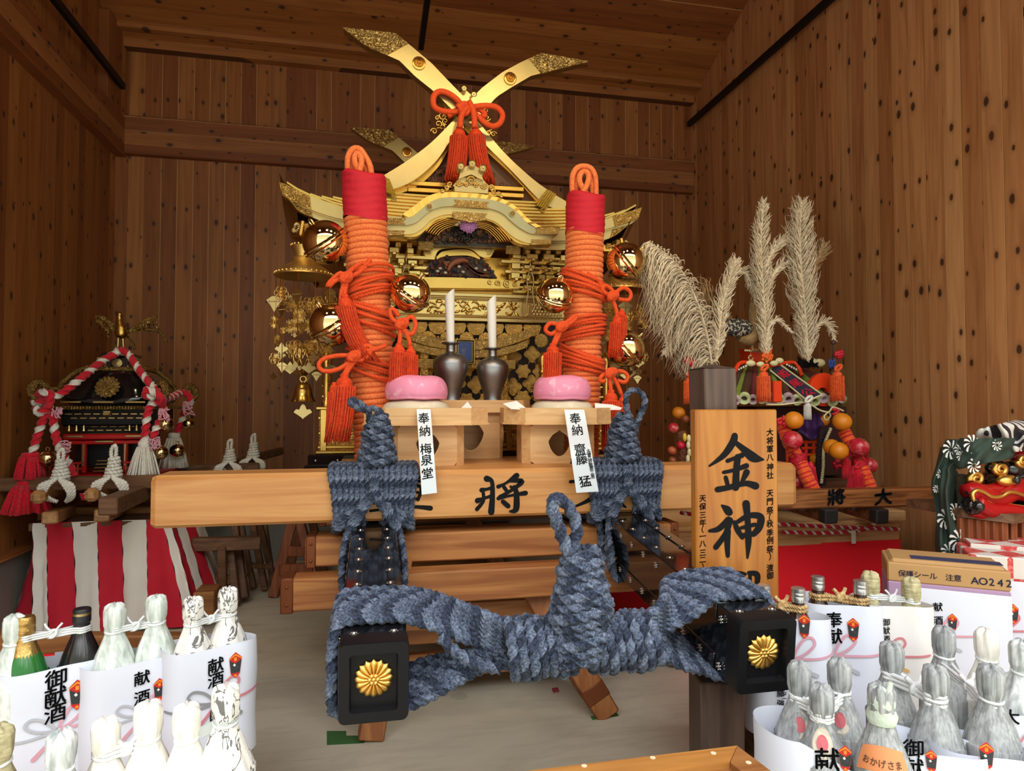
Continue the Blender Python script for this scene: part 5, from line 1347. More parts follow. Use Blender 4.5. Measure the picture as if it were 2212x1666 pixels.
# hanging name strips
def strip_paper(tp, bt, Y0, Y1, label, big, rows_, small=None, cxs=None):
    (xa, ya), (xb, yb_) = tp; (xc, yc), (xd, yd) = bt
    def fn(u, v, off=0):
        w_ = min(1, v / .6); Yq = Y0 + (Y1 - Y0) * (w_ * w_ * (3 - 2 * w_))
        return P(xa + (xb - xa) * u + ((xd - xa) - (xb - xa)) * 0 + (xd - xa) * v * 0 + ((xd + (xc - xd) * u) - (xa + (xb - xa) * u)) * v, (ya + (yb_ - ya) * u) * (1 - v) + (yd + (yc - yd) * u) * v, Yq - off)
    m = MB(); m.grid(lambda u, v: fn(u, v), 4, 60); m.grid(lambda u, v: fn(1 - u, v, -.001), 4, 60)
    t = thing('name_strip', label, 'paper strip', fn(.5, 1), 'paper name strips hanging from the trays')
    obj('paper', m, plain('strip_paper', H('dde5ea'), .7, var=.02) if 'strip_paper' not in bpy.data.materials else bpy.data.materials['strip_paper'], t, 60)
    H_ = abs(yc - yb_); Wd = abs(xb - xa); k = MB(); f2 = lambda x, y, off=0: fn(.5 + x / Wd, -y / H_, .0018)
    column(k, big, f2, -1.0, 0, 25, rowy=[-r * H_ for r in rows_], bold=.012)
    if small: column(k, small, f2, Wd * .36, 0, 9, rowy=[-(.5 + .029 * i) * H_ for i in range(len(small))], bold=.01)
    obj('brush_lettering', k, INK, t, 0, 'black brush characters')
strip_paper(((900, 884), (930, 884)), ((944, 1065), (911, 1069)), 2.625, 2.405, 'white paper strip with brush characters hanging from the tray nearer the flopped loop', '奉納 梅泉堂', (.11, .26, .38, .47, .60, .76))
strip_paper(((1219, 885), (1262, 885)), ((1293, 1062), (1245, 1065)), 2.62, 2.365, 'white paper strip with brush characters hanging from the tray nearer the upright loop', '奉納 齋藤 猛', (.11, .25, .35, .48, .60, .74, .87), '大将軍八神社敬神会　会長')
# ---------------------------------------------------------------- small black lacquered shrine on the striped table
def pxd(c): return (Vector(c) - EYE).dot(CM @ Vector((0, 0, -1))) / F            # metres per pixel at a point
MYc = 4.12
cx, zE = -1.385, 1.157
t = thing('small_shrine', 'small black lacquered portable shrine with a gold bird on its roof', 'portable shrine', (cx, MYc, .76))
def ms(nm, mb, mat, smooth=40, parent=None): return obj(nm, mb, mat, parent or t, smooth)
def sqr(a, k=4.5): return 1 / (abs(math.cos(a)) ** k + abs(math.sin(a)) ** k) ** (1 / k)
rp = [(.002, .205), (.06, .203), (.11, .195), (.155, .175), (.19, .145), (.215, .105), (.233, .06), (.243, .025), (.250, .010), (.250, 0), (.235, -.006)]
m = MB(); n = 48; v = []
for r, z in rp:
    for k in range(n):
        a = 2 * PI * k / n; q = sqr(a); dia = max(0, q - 1) / .17
        v.append((cx + r * q * math.cos(a), MYc + r * q * math.sin(a), zE + z + .05 * dia * max(0, (r - .15) / .15) ** 2))
m.add(v, [(i * n + (k + 1) % n, i * n + k, (i + 1) * n + k, (i + 1) * n + (k + 1) % n) for i in range(len(rp) - 1) for k in range(n)])
ms('roof', m, BLACK, 50)
m = MB(); p = P(232, 836, MYc - .262); flower(m, p, 26 * pxd(p), Matrix.Rotation(-.35, 3, 'X') @ FACE_Y, 16, .12); ms('chrysanthemum_crest', m, G_ANT, 60)
m = MB()
for sx in (-1, 1):
    for sy in (-1, 1):
        pts = [Vector((cx + sx * d, MYc + sy * d, zE + z)) for d, z in ((.06, .21), (.12, .198), (.165, .17), (.20, .125), (.228, .08), (.25, .075), (.27, .085))]
        m.tube(spline(pts, 5), .013, 8)
ms('hip_ridge', m, G_ANT, 60)
for sx, sy in ((-1, -1), (1, -1), (1, 1)):                           # curled bracken ends
    c0 = Vector((cx + sx * .285, MYc + sy * .275, zE + .075)); m = MB(); d = Vector((sx, sy, 0)).normalized(); pts = []
    for k in range(26):
        q = k / 25; a = -PI / 2 + q * 1.5 * PI * 1.05; rr_ = .050 * (1 - .55 * q)
        pts.append(c0 + d * rr_ * math.cos(a) + Vector((0, 0, rr_ * math.sin(a))))
    m.tube(pts, [.024 * (1 - .3 * k / 25) for k in range(26)], 10, flat=1.0); ms('curled_end', m, G_ANT, 60)
m = MB().box((cx, MYc, zE + .225), (.13, .13, .08), .01).box((cx, MYc, zE + .27), (.16, .16, .02), .006); ms('roof_boss', m, BLACK, 30)
m = MB(); m.lathe([(.026, 0), (.026, .006), (0, .008)], (cx, MYc - .066, zE + .225), 20, FACE_Y); m.box((cx, MYc - .082, zE + .27), (.08, .01, .012), .002)
for s in (-1, 1): m.box((cx + s * .085, MYc - .06, zE + .235), (.04, .012, .045), .003).box((cx + s * .065, MYc - .07, zE + .19), (.03, .012, .05), .003)
ms('gold_fitting', m, G_PALE, 40)
ms('roof_band', MB().tube([(cx + sx * .135, MYc + sy * .135, zE + .188) for sx, sy in ((-1, -1), (1, -1), (1, 1), (-1, 1))], .012, 8, 0, True), G_ANT, 60)
m = MB()
for k in range(34):
    for s in (-1,): m.box((cx - .235 + .47 * k / 33, MYc + s * .24, zE - .022), (.010, .03, .018), .002)
    m.box((cx + .24, MYc - .235 + .47 * k / 33, zE - .022), (.03, .010, .018), .002)
ms('rafter_fringe', m, G_ANT, 0)
m = MB()
for k in range(3): m.box((cx - .155 + .155 * k, MYc - .252, zE + .008), (.10, .008, .012), .003)
m.box((cx, MYc - .2, zE - .05), (.04, .01, .03), .004)
g = random.Random(2)
for j in range(5):
    for k in range(9 - j): m.box((cx + (k - (8 - j) / 2) * .045, MYc - .20 + .012 * j, zE - .055 - .022 * j), (.034, .03, .010), .002)
ms('gold_fitting', m, G_PALE, 0)
ms('body', MB().box((cx, MYc, zE - .17), (.32, .32, .34), .004).box((cx, MYc, zE - .07), (.44, .40, .10), .01), BLACKM, 30)
m = MB()
for zz, w_ in ((zE - .085, .30), (zE - .115, .36), (zE - .165, .30)): m.box((cx, MYc - .175, zz), (w_, .02, .014), .003)
for s in (-1, 1):
    for k in range(3): m.lathe([(.004, 0), (.007, -.02), (.009, -.03), (0, -.032)], (cx + s * (.11 + .035 * k), MYc - .20, zE - .115), 8)
ms('gold_fitting', m, G_PALE, 30)
m = MB(); y = MYc - .215
m.box((cx, y, zE - .175), (.40, .03, .03), .006).box((cx, y, zE - .205), (.36, .024, .02), .004)
for s in (-1, 1):
    m.box((cx + s * .10, y, zE - .28), (.022, .022, .17), .003); m.box((cx + s * .19, y + .02, zE - .27), (.018, .018, .2), .003)
    for k in range(6): m.box((cx + s * (.115 + .026 * k), y - .035, zE - .345), (.009, .009, .07), .001)
    for zz in (zE - .31, zE - .34, zE - .375): m.box((cx + s * .18, y - .035, zz), (.16, .014, .012), .002)
m.box((cx, y + .10, zE - .385), (.52, .30, .03), .004)
ms('red_gate_and_fence', m, REDL, 30)
m = MB()
for s in (-1, 1):
    for k in range(6): m.box((cx + s * (.115 + .026 * k), y - .041, zE - .345), (.004, .004, .05), .001)
    m.box((cx + s * .10, y - .013, zE - .27), (.012, .006, .12), .003); m.box((cx + s * .14, y - .016, zE - .172), (.08, .006, .012), .002)
for k in range(4): m.box((cx, y - .02, zE - .30 - .018 * k), (.06 + .012 * k, .02, .006), .002)
m.box((cx, y - .014, zE - .20), (.09, .006, .010), .002)
ms('gold_fitting', m, G_PALE, 0)
ms('base', MB().box((cx, MYc, .755), (.50, .50, .05), .006), REDL, 30)
# gold bird on the roof
by = MYc; q = lambda a, b_, dy=0: P(a, b_, by + dy)
bd = thing('phoenix_ornament', 'small gold bird with spread wings standing on the black shrine roof', 'ornament', q(258, 752))
m = MB().tube(spline([q(262, 732), q(262, 716), q(259, 700), q(258, 688), q(259, 679), q(262, 676)], 5), [.008, .02, .028, .031, .032, .033, .032, .031, .029, .026, .024, .022, .02, .018, .016, .015, .014, .014, .016, .017, .017, .016, .016, .012, .008, .006][:26], 10)
obj('body', m, G_PLAIN, bd, 60)
for s in (-1, 1): obj('leg', MB().tube([q(260 + s * 6, 752), q(260 + s * 5, 730)], .006, 6).box(q(260 + s * 6, 751, -.01), (.02, .03, .008), .002), G_PALE, bd, 40)
for pts in ([(245, 718), (232, 700), (207, 681), (222, 682), (240, 694), (254, 706)], [(268, 718), (290, 704), (318, 686), (338, 682), (330, 694), (300, 712), (275, 722)]):
    m = MB().prism([q(*p, .02) for p in pts], (0, .012, 0))
    for k in range(5):
        a, b_ = pts[0], pts[2 if pts[0][0] < 260 else 3]; u = .35 + .16 * k
        p0 = (a[0] + (b_[0] - a[0]) * u, a[1] + (b_[1] - a[1]) * u); m.tube([q(*p0, .02), q(p0[0] + 3, p0[1] + 16, .02)], .006, 5)
    obj('wing', m, G_ANT, bd, 30)
m = MB()
for pts in ([(272, 720), (300, 712), (335, 714), (352, 724), (360, 742)], [(272, 724), (285, 738), (292, 755)], [(270, 715), (310, 700), (338, 706), (340, 720)], [(240, 715), (232, 722), (236, 730)]): m.tube(spline([q(*p, .06) for p in pts], 6), .007, 6)
obj('tail_feather', m, G_ANT, bd, 60)
# red and white ropes, tassels, bells, strings
RW = [REDROPE, WHITEROPE]
def rw(label, lists, r=.019):
    m = MB()
    for pts in lists: m.rope(spline([P(a, b_, Yq) for a, b_, Yq in pts], 8), r, 5.4, 0, (0, 0, 1))
    return tag(obj('twisted_rope', m, RW, None, 180), label, 'rope', 'red and white ropes of the small shrine')
F0, B0 = MYc - .31, MYc + .31
rw('red and white twisted rope running from the roof top down to the red tassel', [[(252, 765, MYc - .1), (225, 778, MYc - .15), (170, 822, F0), (128, 852, F0 - .02), (98, 862, F0 - .02), (80, 872, F0), (76, 858, F0 + .05), (95, 848, F0 - .05), (108, 852, F0 - .05), (104, 880, F0 - .04), (88, 920, F0 - .03), (68, 985, F0 - .03)], [(78, 880, F0 - .03), (86, 892, F0 - .05), (108, 876, F0 - .06)]])
rw('red and white twisted rope with pink strings hanging from the nearer curled roof end', [[(102, 872, F0 - .02), (114, 900, F0 - .03), (120, 940, F0 - .04), (132, 975, F0 - .06), (150, 1005, F0 - .09), (158, 1030, F0 - .1)], [(175, 1075, F0 - .12), (195, 1068, F0 - .1)]])
rw('red and white twisted rope running from the roof top to the white tassel in front', [[(240, 768, MYc - .1), (262, 757, MYc - .1), (280, 768, MYc - .12), (305, 805, F0 + .1), (332, 838, F0), (340, 850, F0 - .02), (326, 858, F0 - .05), (314, 852, F0 - .05), (320, 842, F0 - .06), (344, 856, F0 - .06), (350, 868, F0 - .03), (328, 872, F0 - .02), (318, 900, F0 - .02), (312, 955, F0 - .02)]])
rw('red and white twisted rope looped over the farther curled roof end', [[(344, 862, F0), (372, 858, F0 + .3), (392, 848, B0 - .1), (405, 852, B0 - .12), (412, 868, B0 - .12), (402, 880, B0 - .12), (392, 910, B0 - .12), (378, 945, B0 - .12)], [(348, 868, F0), (354, 888, F0 + .02), (352, 900, F0), (338, 925, F0), (330, 948, F0)]])
def mop(label, px_, y0, y1, w0, w1, Yq, mat, seed, waist=True):
    m = MB(); a = P(px_, y0, Yq); b_ = P(px_, y1, Yq); k = pxd(a); Lz = a.z - b_.z; g = random.Random(seed)
    hd = [(.55, 0), (.75, -.03), (.8, -.10), (.72, -.16), (.62, -.18)]
    m.lathe([(w0 * k / 2 * r, Lz * z) for r, z in hd][::-1], a, 20)
    for i in range(110):
        an = g.uniform(0, 2 * PI); q = math.sqrt(g.uniform(.25, 1)); r0 = w0 * k * .42 * q; r1 = w1 * k * .5 * q
        pts = [a + Vector((math.cos(an) * (r0 + (r1 - r0) * u ** .8), math.sin(an) * (r0 + (r1 - r0) * u ** .8), -Lz * (.15 + .85 * u * g.uniform(.95, 1.0)))) for u in (0, .3, .65, 1)]
        m.tube(pts, k * w0 * .055, 5)
    return tag(obj('mop_tassel', m, mat, None, 180), label, 'tassel', 'large cotton tassels of the small shrine')
mop('bushy red cotton tassel hanging behind the dark pole', 66, 978, 1036, 44, 58, F0 - .03, REDYARN, 1)
mop('wide red cotton tassel fanning out below the dark pole', 60, 1036, 1108, 56, 96, F0 - .03, REDYARN, 2)
mop('large white cotton tassel in front of the small red gate', 312, 952, 1042, 32, 72, F0 - .02, WHITEROPE, 3)
mop('white cotton tassel hanging farther back behind the small gilt bells', 376, 935, 1012, 30, 58, B0 - .12, WHITEROPE, 4)
def sbell(x, y, r, Yq, label):
    c = P(x, y, Yq); k = pxd(c) * r; m = MB().ball(c, k, 20, 12, 0, (1, 1, .94)); m.lathe([(k * 1.0, -.06 * k), (k * 1.06, -.03 * k), (k * 1.06, .03 * k), (k, .06 * k)], c, 24)
    m.tube([c + Vector((k * .2 * math.cos(a), 0, k * 1.05 + k * .2 * math.sin(a))) for a in np.linspace(0, 2 * PI, 11)[:-1]], k * .06, 5, 0, True)
    tag(obj('small_bell', m, G_BELL, None, 60), label, 'bell', 'small gilt bells of the small shrine')
sbell(75, 916, 16, B0 - .2, 'small gilt bell half hidden behind the rope above the red tassel')
sbell(103, 990, 19, F0 - .02, 'small gilt bell right beside the red tassel')
sbell(357, 916, 17, F0 + .02, 'small gilt bell below the nearer curled end at the white tassel side')
sbell(407, 916, 13, B0 - .12, 'small gilt bell farthest back, below the outermost curled end')
sbell(347, 978, 16, F0 + .03, 'small gilt bell touching the large white tassel')
sbell(383, 974, 16, B0 - .2, 'small gilt bell in front of the farther white tassel')
for x, y, Yq, lb in ((125, 890, F0 - .08, 'pink string bow on the hanging rope high up by the curled end'), (140, 965, F0 - .1, 'pink string bow lower on the hanging rope near the gilt bell'), (352, 895, F0 - .03, 'pink string bow tied above the gilt bell by the white tassel'), (335, 958, F0 - .03, 'pink string bow tied beside the large white tassel'), (408, 882, B0 - .16, 'pink string bow at the outermost curled end')):
    m = MB(); g = random.Random(int(x))
    for k in range(5):
        m.tube(spline([P(x + g.uniform(-14, 14), y + g.uniform(-14, 16), Yq - g.uniform(0, .02)) for _ in range(5)], 6), .0035, 5)
    tag(obj('string_bow', m, PINKS, None, 180), lb, 'string', 'pink strings of the small shrine')
# carrying poles of the small shrine and their white lashings
def bar(label, a, b_, wd, ht, mat, cat='pole', nm='carrying_bar', grp='wooden bars under the small shrine', ch=.006):
    return tag(obj(nm, MB().beam(a, b_, wd, ht, ch), mat, None, 20), label, cat, grp)
zb1 = .70
bar('long dark wooden cross pole with the white rope knots on it', PD(-40, 1048, 3.30), PD(352, 1040, 3.40), .05, .068, OLDX, 'pole', 'cross_pole', 'wooden poles of the small shrine')
bar('pale rounded pole end poking out near the red tassel', PD(80, 1075, 3.10), PD(190, 1035, 4.3), .058, .06, POLEW, 'pole', 'carrying_bar', 'wooden poles of the small shrine', .016)
bar('pale rounded pole end poking out between the white knot and the heavy beam', PD(196, 1070, 3.12), PD(290, 1035, 4.3), .058, .062, POLEW, 'pole', 'carrying_bar', 'wooden poles of the small shrine', .016)
bar('weathered square pole with a rough grey brown end above the striped cloth', PD(232, 1095, 2.95), PD(372, 1035, 4.0), .078, .078, OLDX, 'pole', 'carrying_bar', 'wooden poles of the small shrine')
bar('pale squared timber end resting on the striped table at its outer corner', PD(107, 1119, 3.15), PD(185, 1092, 4.2), .066, .058, POLEW, 'timber')
bar('pale squared timber end resting on the striped table under the weathered pole', PD(220, 1114, 3.15), PD(290, 1088, 4.2), .066, .058, POLEW, 'timber')
bar('flat wooden plank lying across the striped table behind the timber ends', PD(85, 1112, 3.62), PD(400, 1108, 3.72), .05, .075, BENCH, 'plank')
def knot(x, y0, y1, y2, Yd, label, sc=1.0):
    t = thing('white_lashing', label, 'rope lashing', PD(x, y1, Yd), 'white rope lashings on wooden poles'); m = MB(); b_ = PD(x, y1, Yd); k = Yd / F
    m.rope(helix(b_ + Vector((0, 0, 0)), (.03, 0, 1), [(0, .034 * sc), ((y1 - y0) * k * .62, .016 * sc)], .016 * sc, .06), .0085 * sc, 5)
    tp = PD(x, y0 + (y1 - y0) * .40, Yd)
    m.rope(spline([tp + Vector((-.008, 0, -.01)), tp + Vector((-.010, 0, .04)), PD(x + 3, y0, Yd), tp + Vector((.012, 0, .04)), tp + Vector((.008, 0, -.01))], 8), .0085 * sc, 5)
    obj('coil', m, WHITEROPE, t, 180); m = MB()
    for s in (-1, 1):
        for i in range(4):
            m.rope(spline([b_ + Vector((s * .006, -.03, .005)), b_ + Vector((s * (.03 + .012 * i), -.045, -.02)), b_ + Vector((s * (.05 + .008 * i), -.04, -.06)), PD(x, y2, Yd) + Vector((s * (.04 + .006 * i), -.02, .01)), PD(x, y2, Yd) + Vector((s * .02, .01, -.01))], 6), .0085 * sc, 5)
    obj('binding', m, WHITEROPE, t, 180)
knot(131, 970, 1036, 1080, 3.22, 'white rope lashing on the dark cross pole nearer the red tassel')
knot(245, 962, 1032, 1072, 3.24, 'white rope lashing on the dark cross pole in front of the small red gate')
bar('brown pole rising behind the small shrine toward the back wall', PD(400, 1030, 3.95), PD(608, 974, 4.75), .045, .05, OLDX, 'pole', 'carrying_bar', 'wooden poles of the small shrine')
bar('brown cross pole just above the pale cross beam behind the small shrine', PD(330, 1018, 4.0), PD(560, 1008, 4.25), .05, .05, OLDX, 'pole', 'cross_pole', 'wooden poles of the small shrine')
knot(496, 950, 1000, 1015, 4.15, 'white rope lashing farther back, first behind the pale cross beam', 1.0)
knot(547, 938, 990, 1010, 4.3, 'white rope lashing farthest back by the back wall', 1.0)
# striped table
T0 = [(-1.70, 4.45), (-1.665, 3.78), (-1.08, 3.78), (-1.05, 4.45)]
tt = thing('striped_table', 'table draped with a red and white striped curtain under the small shrine', 'table', (-1.37, 4.1, 0))
ztab = .555
obj('tabletop', MB().box((-1.375, 4.12, ztab - .02), (.62, .68, .04), .004), OLDX, tt, 20)
m = MB(); STR = []                                                  # (top xy, bottom xy, material) stripe boundaries
def bt(x, Yq): return P(x, 1345, Yq).x
front_t = [-1.665, -1.60, -1.487, -1.372, -1.258, -1.142, -1.07]
front_b = [bt(72, 3.74), bt(107, 3.74), bt(163, 3.74), bt(220, 3.74), bt(268, 3.74), bt(318, 3.72), bt(398, 3.66)]
bnd = [((-1.70, 4.4), (-1.80, 4.4)), ((-1.69, 4.15), (-1.80, 4.1)), ((-1.675, 3.95), (-1.80, 3.86))] + [((a, 3.78), (b_, 3.74 - .01 * (i > 4))) for i, (a, b_) in enumerate(zip(front_t, front_b))] + [((-1.05, 3.82), (bt(428, 3.72), 3.72)), ((-1.06, 3.92), (bt(440, 3.78), 3.80)), ((-1.055, 4.05), (bt(455, 3.8), 3.86)), ((-1.05, 4.2), (bt(468, 3.85), 3.96)), ((-1.05, 4.4), (-.86, 4.3))]
mats_ = [0, 1, 0, 1, 0, 1, 0, 1, 0, 1, 0, 1, 0, 1, 0]; mats_ = [(1, 0)[i % 2] for i in range(len(bnd))]
nu = 6
mats_ = [0 if i in (0, 2, 4, 6, 8, 10, 12) else 1 for i in range(len(bnd))]
for i in range(len(bnd) - 1):
    (a0, b0), (a1, b1) = bnd[i], bnd[i + 1]
    def fn(u, v, a0=a0, b0=b0, a1=a1, b1=b1, i=i):
        x0 = a0[0] + (a1[0] - a0[0]) * u; y0 = a0[1] + (a1[1] - a0[1]) * u; x1 = b0[0] + (b1[0] - b0[0]) * u; y1 = b0[1] + (b1[1] - b0[1]) * u
        s = v ** .9; fold = .012 * v * math.sin((i + u) * 3.9 + 1) + .006 * math.sin((i + u) * 9 + v * 3) * v + .003 * math.sin(v * 25 + u * 4 + i)
        return (x0 + (x1 - x0) * s + fold * .5, y0 + (y1 - y0) * s + fold, ztab + .002 - (ztab - .01) * v)
    m.grid(fn, nu, 24, mats_[i])
CURT = [plain('curtain_red', H('c4142f'), .8, var=.08, bump=.2, bs=20, bd=.01), plain('curtain_white', H('e6e1d8'), .8, var=.04, bump=.2, bs=20, bd=.01)]
obj('striped_curtain', m, CURT, tt, 180)
for x, y in ((-1.62, 3.84), (-1.12, 3.84), (-1.62, 4.4), (-1.12, 4.4)): obj('leg', MB().box((x, y, .26), (.06, .06, .52), .004), OLDW, tt)
# sawhorses at the back
def horse(label, legs, bars, mat, grp='old wooden sawhorses'):
    pts = [PD(*l[0]) for l in legs]; t = thing('sawhorse', label, 'sawhorse', (pts[0].x, pts[0].y, 0), grp)
    for a, b_, w_, h_ in legs: obj('leg', MB().beam(PD(*a), PD(*b_), w_ * .8, w_, .004, (0, 1, 0)), mat, t, 20)
    for a, b_, w_, h_ in bars: obj('rail', MB().beam(PD(*a), PD(*b_), w_, h_, .004), mat, t, 20)
horse('reddish brown sawhorse with two rungs standing clear by the grey plinth', [((640, 1095, 4.05), (590, 1288, 3.99), .07, 0), ((640, 1095, 4.05), (688, 1285, 3.99), .065, 0), ((662, 1095, 4.45), (618, 1262, 4.42), .06, 0), ((668, 1095, 4.45), (705, 1262, 4.42), .06, 0)],
      [((604, 1232, 3.98), (676, 1228, 3.98), .03, .065), ((622, 1190, 4.0), (660, 1192, 4.0), .03, .06), ((640, 1092, 3.98), (664, 1092, 4.5), .08, .06)], RUST)
horse('old dark sawhorse with a horizontal top rail beside the striped cloth', [((480, 1180, 3.75), (482, 1302, 3.78), .055, 0), ((498, 1180, 3.85), (512, 1302, 3.78), .05, 0), ((545, 1125, 4.0), (572, 1272, 4.1), .045, 0), ((425, 1185, 3.75), (428, 1290, 3.8), .05, 0)],
      [((415, 1176, 3.72), (562, 1172, 3.85), .07, .07), ((430, 1258, 3.8), (500, 1252, 3.8), .04, .05)], OLDX)
horse('old sawhorse with pale worn legs standing behind the dark one', [((506, 1125, 4.0), (530, 1292, 3.85), .05, 0), ((520, 1130, 4.2), (548, 1270, 4.1), .04, 0), ((560, 1130, 4.2), (592, 1255, 4.3), .045, 0), ((570, 1120, 4.4), (590, 1260, 4.2), .04, 0)],
      [((500, 1246, 3.9), (532, 1250, 3.9), .03, .06), ((545, 1222, 4.0), (585, 1225, 4.1), .03, .03)], OLDW)
tag(obj('wooden_box', MB().box(PD(448, 1296, 3.45), (.10, .16, .12), .004), BENCH, None, 20), 'small light wooden block on the floor against the striped cloth', 'block')
# ---------------------------------------------------------------- harvest shrine with the taro stem roof
GREEN = plain('stem_green', H('6f8434'), .55, var=.25, vs=20); BROWN = plain('stem_brown', H('4a2f24'), .6, var=.25, vs=20); MAROON = plain('stem_maroon', H('6a2a30'), .6)
CUTG = plain('cut_pale_green', H('c3cf9a'), .6); CUTM = plain('cut_mauve', H('c0a9b4'), .6); VERM = plain('vermilion_paint', H('e03c10'), .35); VERMC = fibre('orange_silk', H('d8440e'), H('ee6a24'), 90, .6, .3)
PURPLE = plain('purple_cloth', H('4b2566'), .7, bump=.3, bs=25, bd=.01); NAVY = plain('navy_cloth', H('2a2238'), .8)
ORG = plain('orange_peel', H('dd8416'), .42, var=.06, bump=.25, bs=260, bd=.002); REDSKIN = plain('red_pom', H('c8132e'), .5); BERRY = plain('berry_red', H('c01830'), .35); CHEST = plain('chestnut_brown', H('8a4522'), .45); YEL = plain('yellow_pod', H('d9b23a'), .5); POD = plain('pale_pod', H('d8cfa0'), .6); LEAFG = plain('leaf_green', H('5d7a2c'), .5)
def apple_mat():
    t = NT('apple_red'); v = t.obj(); n = t.noise(v, 30, 4, .6); m = t.mix(t.ramp(n, [(.45, (0, 0, 0)), (.75, (1, 1, 1))]), H('c01f35'), H('e58a7e')); return t.done(m, .3, 0, None, .2)
APPLE = apple_mat()
ZW = px(1430, 730, 2.38)
tz = thing('harvest_shrine', 'harvest shrine with a roof of green and brown taro stems and pampas grass', 'portable shrine', (1.93, 3.1, .70))
def hs(nm, mb, mat, smooth=40, parent=None, label=None): return obj(nm, mb, mat, parent or tz, smooth, label)
g = random.Random(8)
for k in range(15):
    u = k / 14; xt = 1598 + 118 * u; xb = 1552 + 262 * u; yb = 872 - 6 * abs(math.sin(k * 1.7)); c = (GREEN, BROWN, GREEN, BROWN, MAROON)[k % 5]
    a, b_ = P(xt, 786, 3.16), P(xb, yb - 8, 2.84); r = g.uniform(.018, .026); d = (b_ - a).normalized()
    o = hs('taro_stem', MB().tube([a, a.lerp(b_, .5) + Vector((0, 0, .012)), b_], [r * .6, r * .9, r], 10), c, 60)
    Mq = d.to_track_quat('Z', 'Y').to_matrix(); e = MB().lathe([(r * .55, -.02), (r * .62, .018), (r * 1.15, .022), (r * 1.1, -.005)], b_, 14, Mq)
    hs('cut_end', e, CUTG if k % 2 else CUTM, 60, o)
for k in range(9):                                                   # stems down the side slope
    u = k / 8; a, b_ = P(1716 + 6 * u, 786 + 4 * u, 3.16 + .35 * u), P(1826 - 20 * u, 868, 2.9 + .6 * u)
    hs('taro_stem', MB().tube([a, a.lerp(b_, .5) + Vector((0, 0, .012)), b_], [.014, .02, .022], 8), (GREEN, BROWN)[k % 2], 60)
hs('roof_core', MB().add([P(1600, 792, 3.2), P(1714, 792, 3.2), P(1808, 868, 2.9), P(1556, 868, 2.9), P(1600, 792, 3.5), P(1714, 792, 3.5), P(1800, 868, 3.7), P(1556, 868, 3.6)], [(0, 3, 2, 1), (1, 2, 6, 5), (4, 7, 3, 0), (0, 1, 5, 4), (5, 6, 7, 4)]), BROWN, 0)
hs('ridge_box', MB().box(P(1632, 772, 3.15), (.12, .10, .055), .004).box(P(1632, 758, 3.15), (.13, .11, .02), .003), VERM, 20)
m = MB()
for k in range(12): m.ball(P(1610 + 4.2 * k, 757 + .3 * k, 3.09), .006, 6, 5)
m.tube([P(1622 + 5 * math.cos(a), 773 + 5 * math.sin(a), 3.09) for a in np.linspace(0, 5, 12)], .003, 5)
hs('ridge_ornament', m, POD, 60)
for cx_, s in ((1604, -1), (1712, 1)):
    m = MB(); m.tube(spline([P(1655 + s * 8, 790, 3.0), P(cx_, 783, 3.0), P(cx_ + s * 14, 796, 2.98), P(cx_ + s * 20, 812, 2.96)], 6), .010, 8); o = hs('bargeboard', m, VERM, 60)
    m = MB()
    for k in range(6): m.ball(P(cx_ - s * 12 + s * 5 * k, 788 + 2.6 * k, 2.985), .0055, 6, 5)
    hs('white_dot', m, WHITE, 60, o)
m = MB()                                                             # ring shaped vermilion ornament
c = P(1777, 842, 2.86); Rr = 36 * pxd(c); n = 40; v = []
for i in range(n):
    a = 2 * PI * i / n; ir = Rr * .34
    cc = (-.1 * Rr, -.15 * Rr)
    for y_ in (-.012, .012): v += [c + Vector((Rr * math.cos(a), y_, Rr * math.sin(a))), c + Vector((cc[0] + ir * math.cos(a), y_, cc[1] + ir * math.sin(a) * .8))]
m.add(v, [(4 * i, 4 * ((i + 1) % n), 4 * ((i + 1) % n) + 1, 4 * i + 1) for i in range(n)] + [(4 * i + 2, 4 * i + 3, 4 * ((i + 1) % n) + 3, 4 * ((i + 1) % n) + 2) for i in range(n)] + [(4 * i, 4 * i + 2, 4 * ((i + 1) % n) + 2, 4 * ((i + 1) % n)) for i in range(n)] + [(4 * i + 1, 4 * ((i + 1) % n) + 1, 4 * ((i + 1) % n) + 3, 4 * i + 3) for i in range(n)])
hs('ring_ornament', m, VERM, 30)
hs('vermilion_slab', MB().box(P(1678, 846, 2.80), (.045, .02, .10), .004), VERM, 20)
fb = lambda u, v, off=0: P(1672 + (1752 - 1672) * v + 20 * (1 - u) * 1.0 - 8 + 12 * v * (1 - u), 796 + (862 - 796) * v - 9 * (1 - u) + 4 * u, 3.02 - .24 * v - .015 - off)
m = MB(); m.grid(lambda u, v: fb(u, v), 4, 10); m.grid(lambda u, v: fb(1 - u, v, -.004), 4, 10); bn = hs('banner', m, NAVY, 0, None, 'dark banner with red characters')
m = MB(); m.tube([fb(0, v, .002) for v in np.linspace(0, 1, 8)], .004, 5).tube([fb(1, v, .002) for v in np.linspace(0, 1, 8)], .004, 5).tube([fb(u, 1, .002) for u in (0, .5, 1)], .004, 5); hs('banner_edge', m, POD, 60, bn)
m = MB()
for i, ch in enumerate('姫尾公'):
    v_, f_ = glyph(ch, .02); m.add([fb(.5 - a * .75, .22 + .3 * i - b_ * .22, .003) for a, b_ in v_], f_)
hs('banner_lettering', m, REDSKIN, 0, bn)
hs('purple_curtain', MB().grid(lambda u, v: P(1725 + 60 * u, 894 + 48 * v - 8 * v * math.cos(u * PI * 2), 2.93 + .012 * math.sin(u * 14) + .01 * math.sin(v * 9)), 20, 10), PURPLE, 180)
hs('body', MB().box(P(1690, 950, 3.25), (.52, .36, .36), .004), plain('dark_red_wood', H('3a1410'), .6), 20)
m = MB()
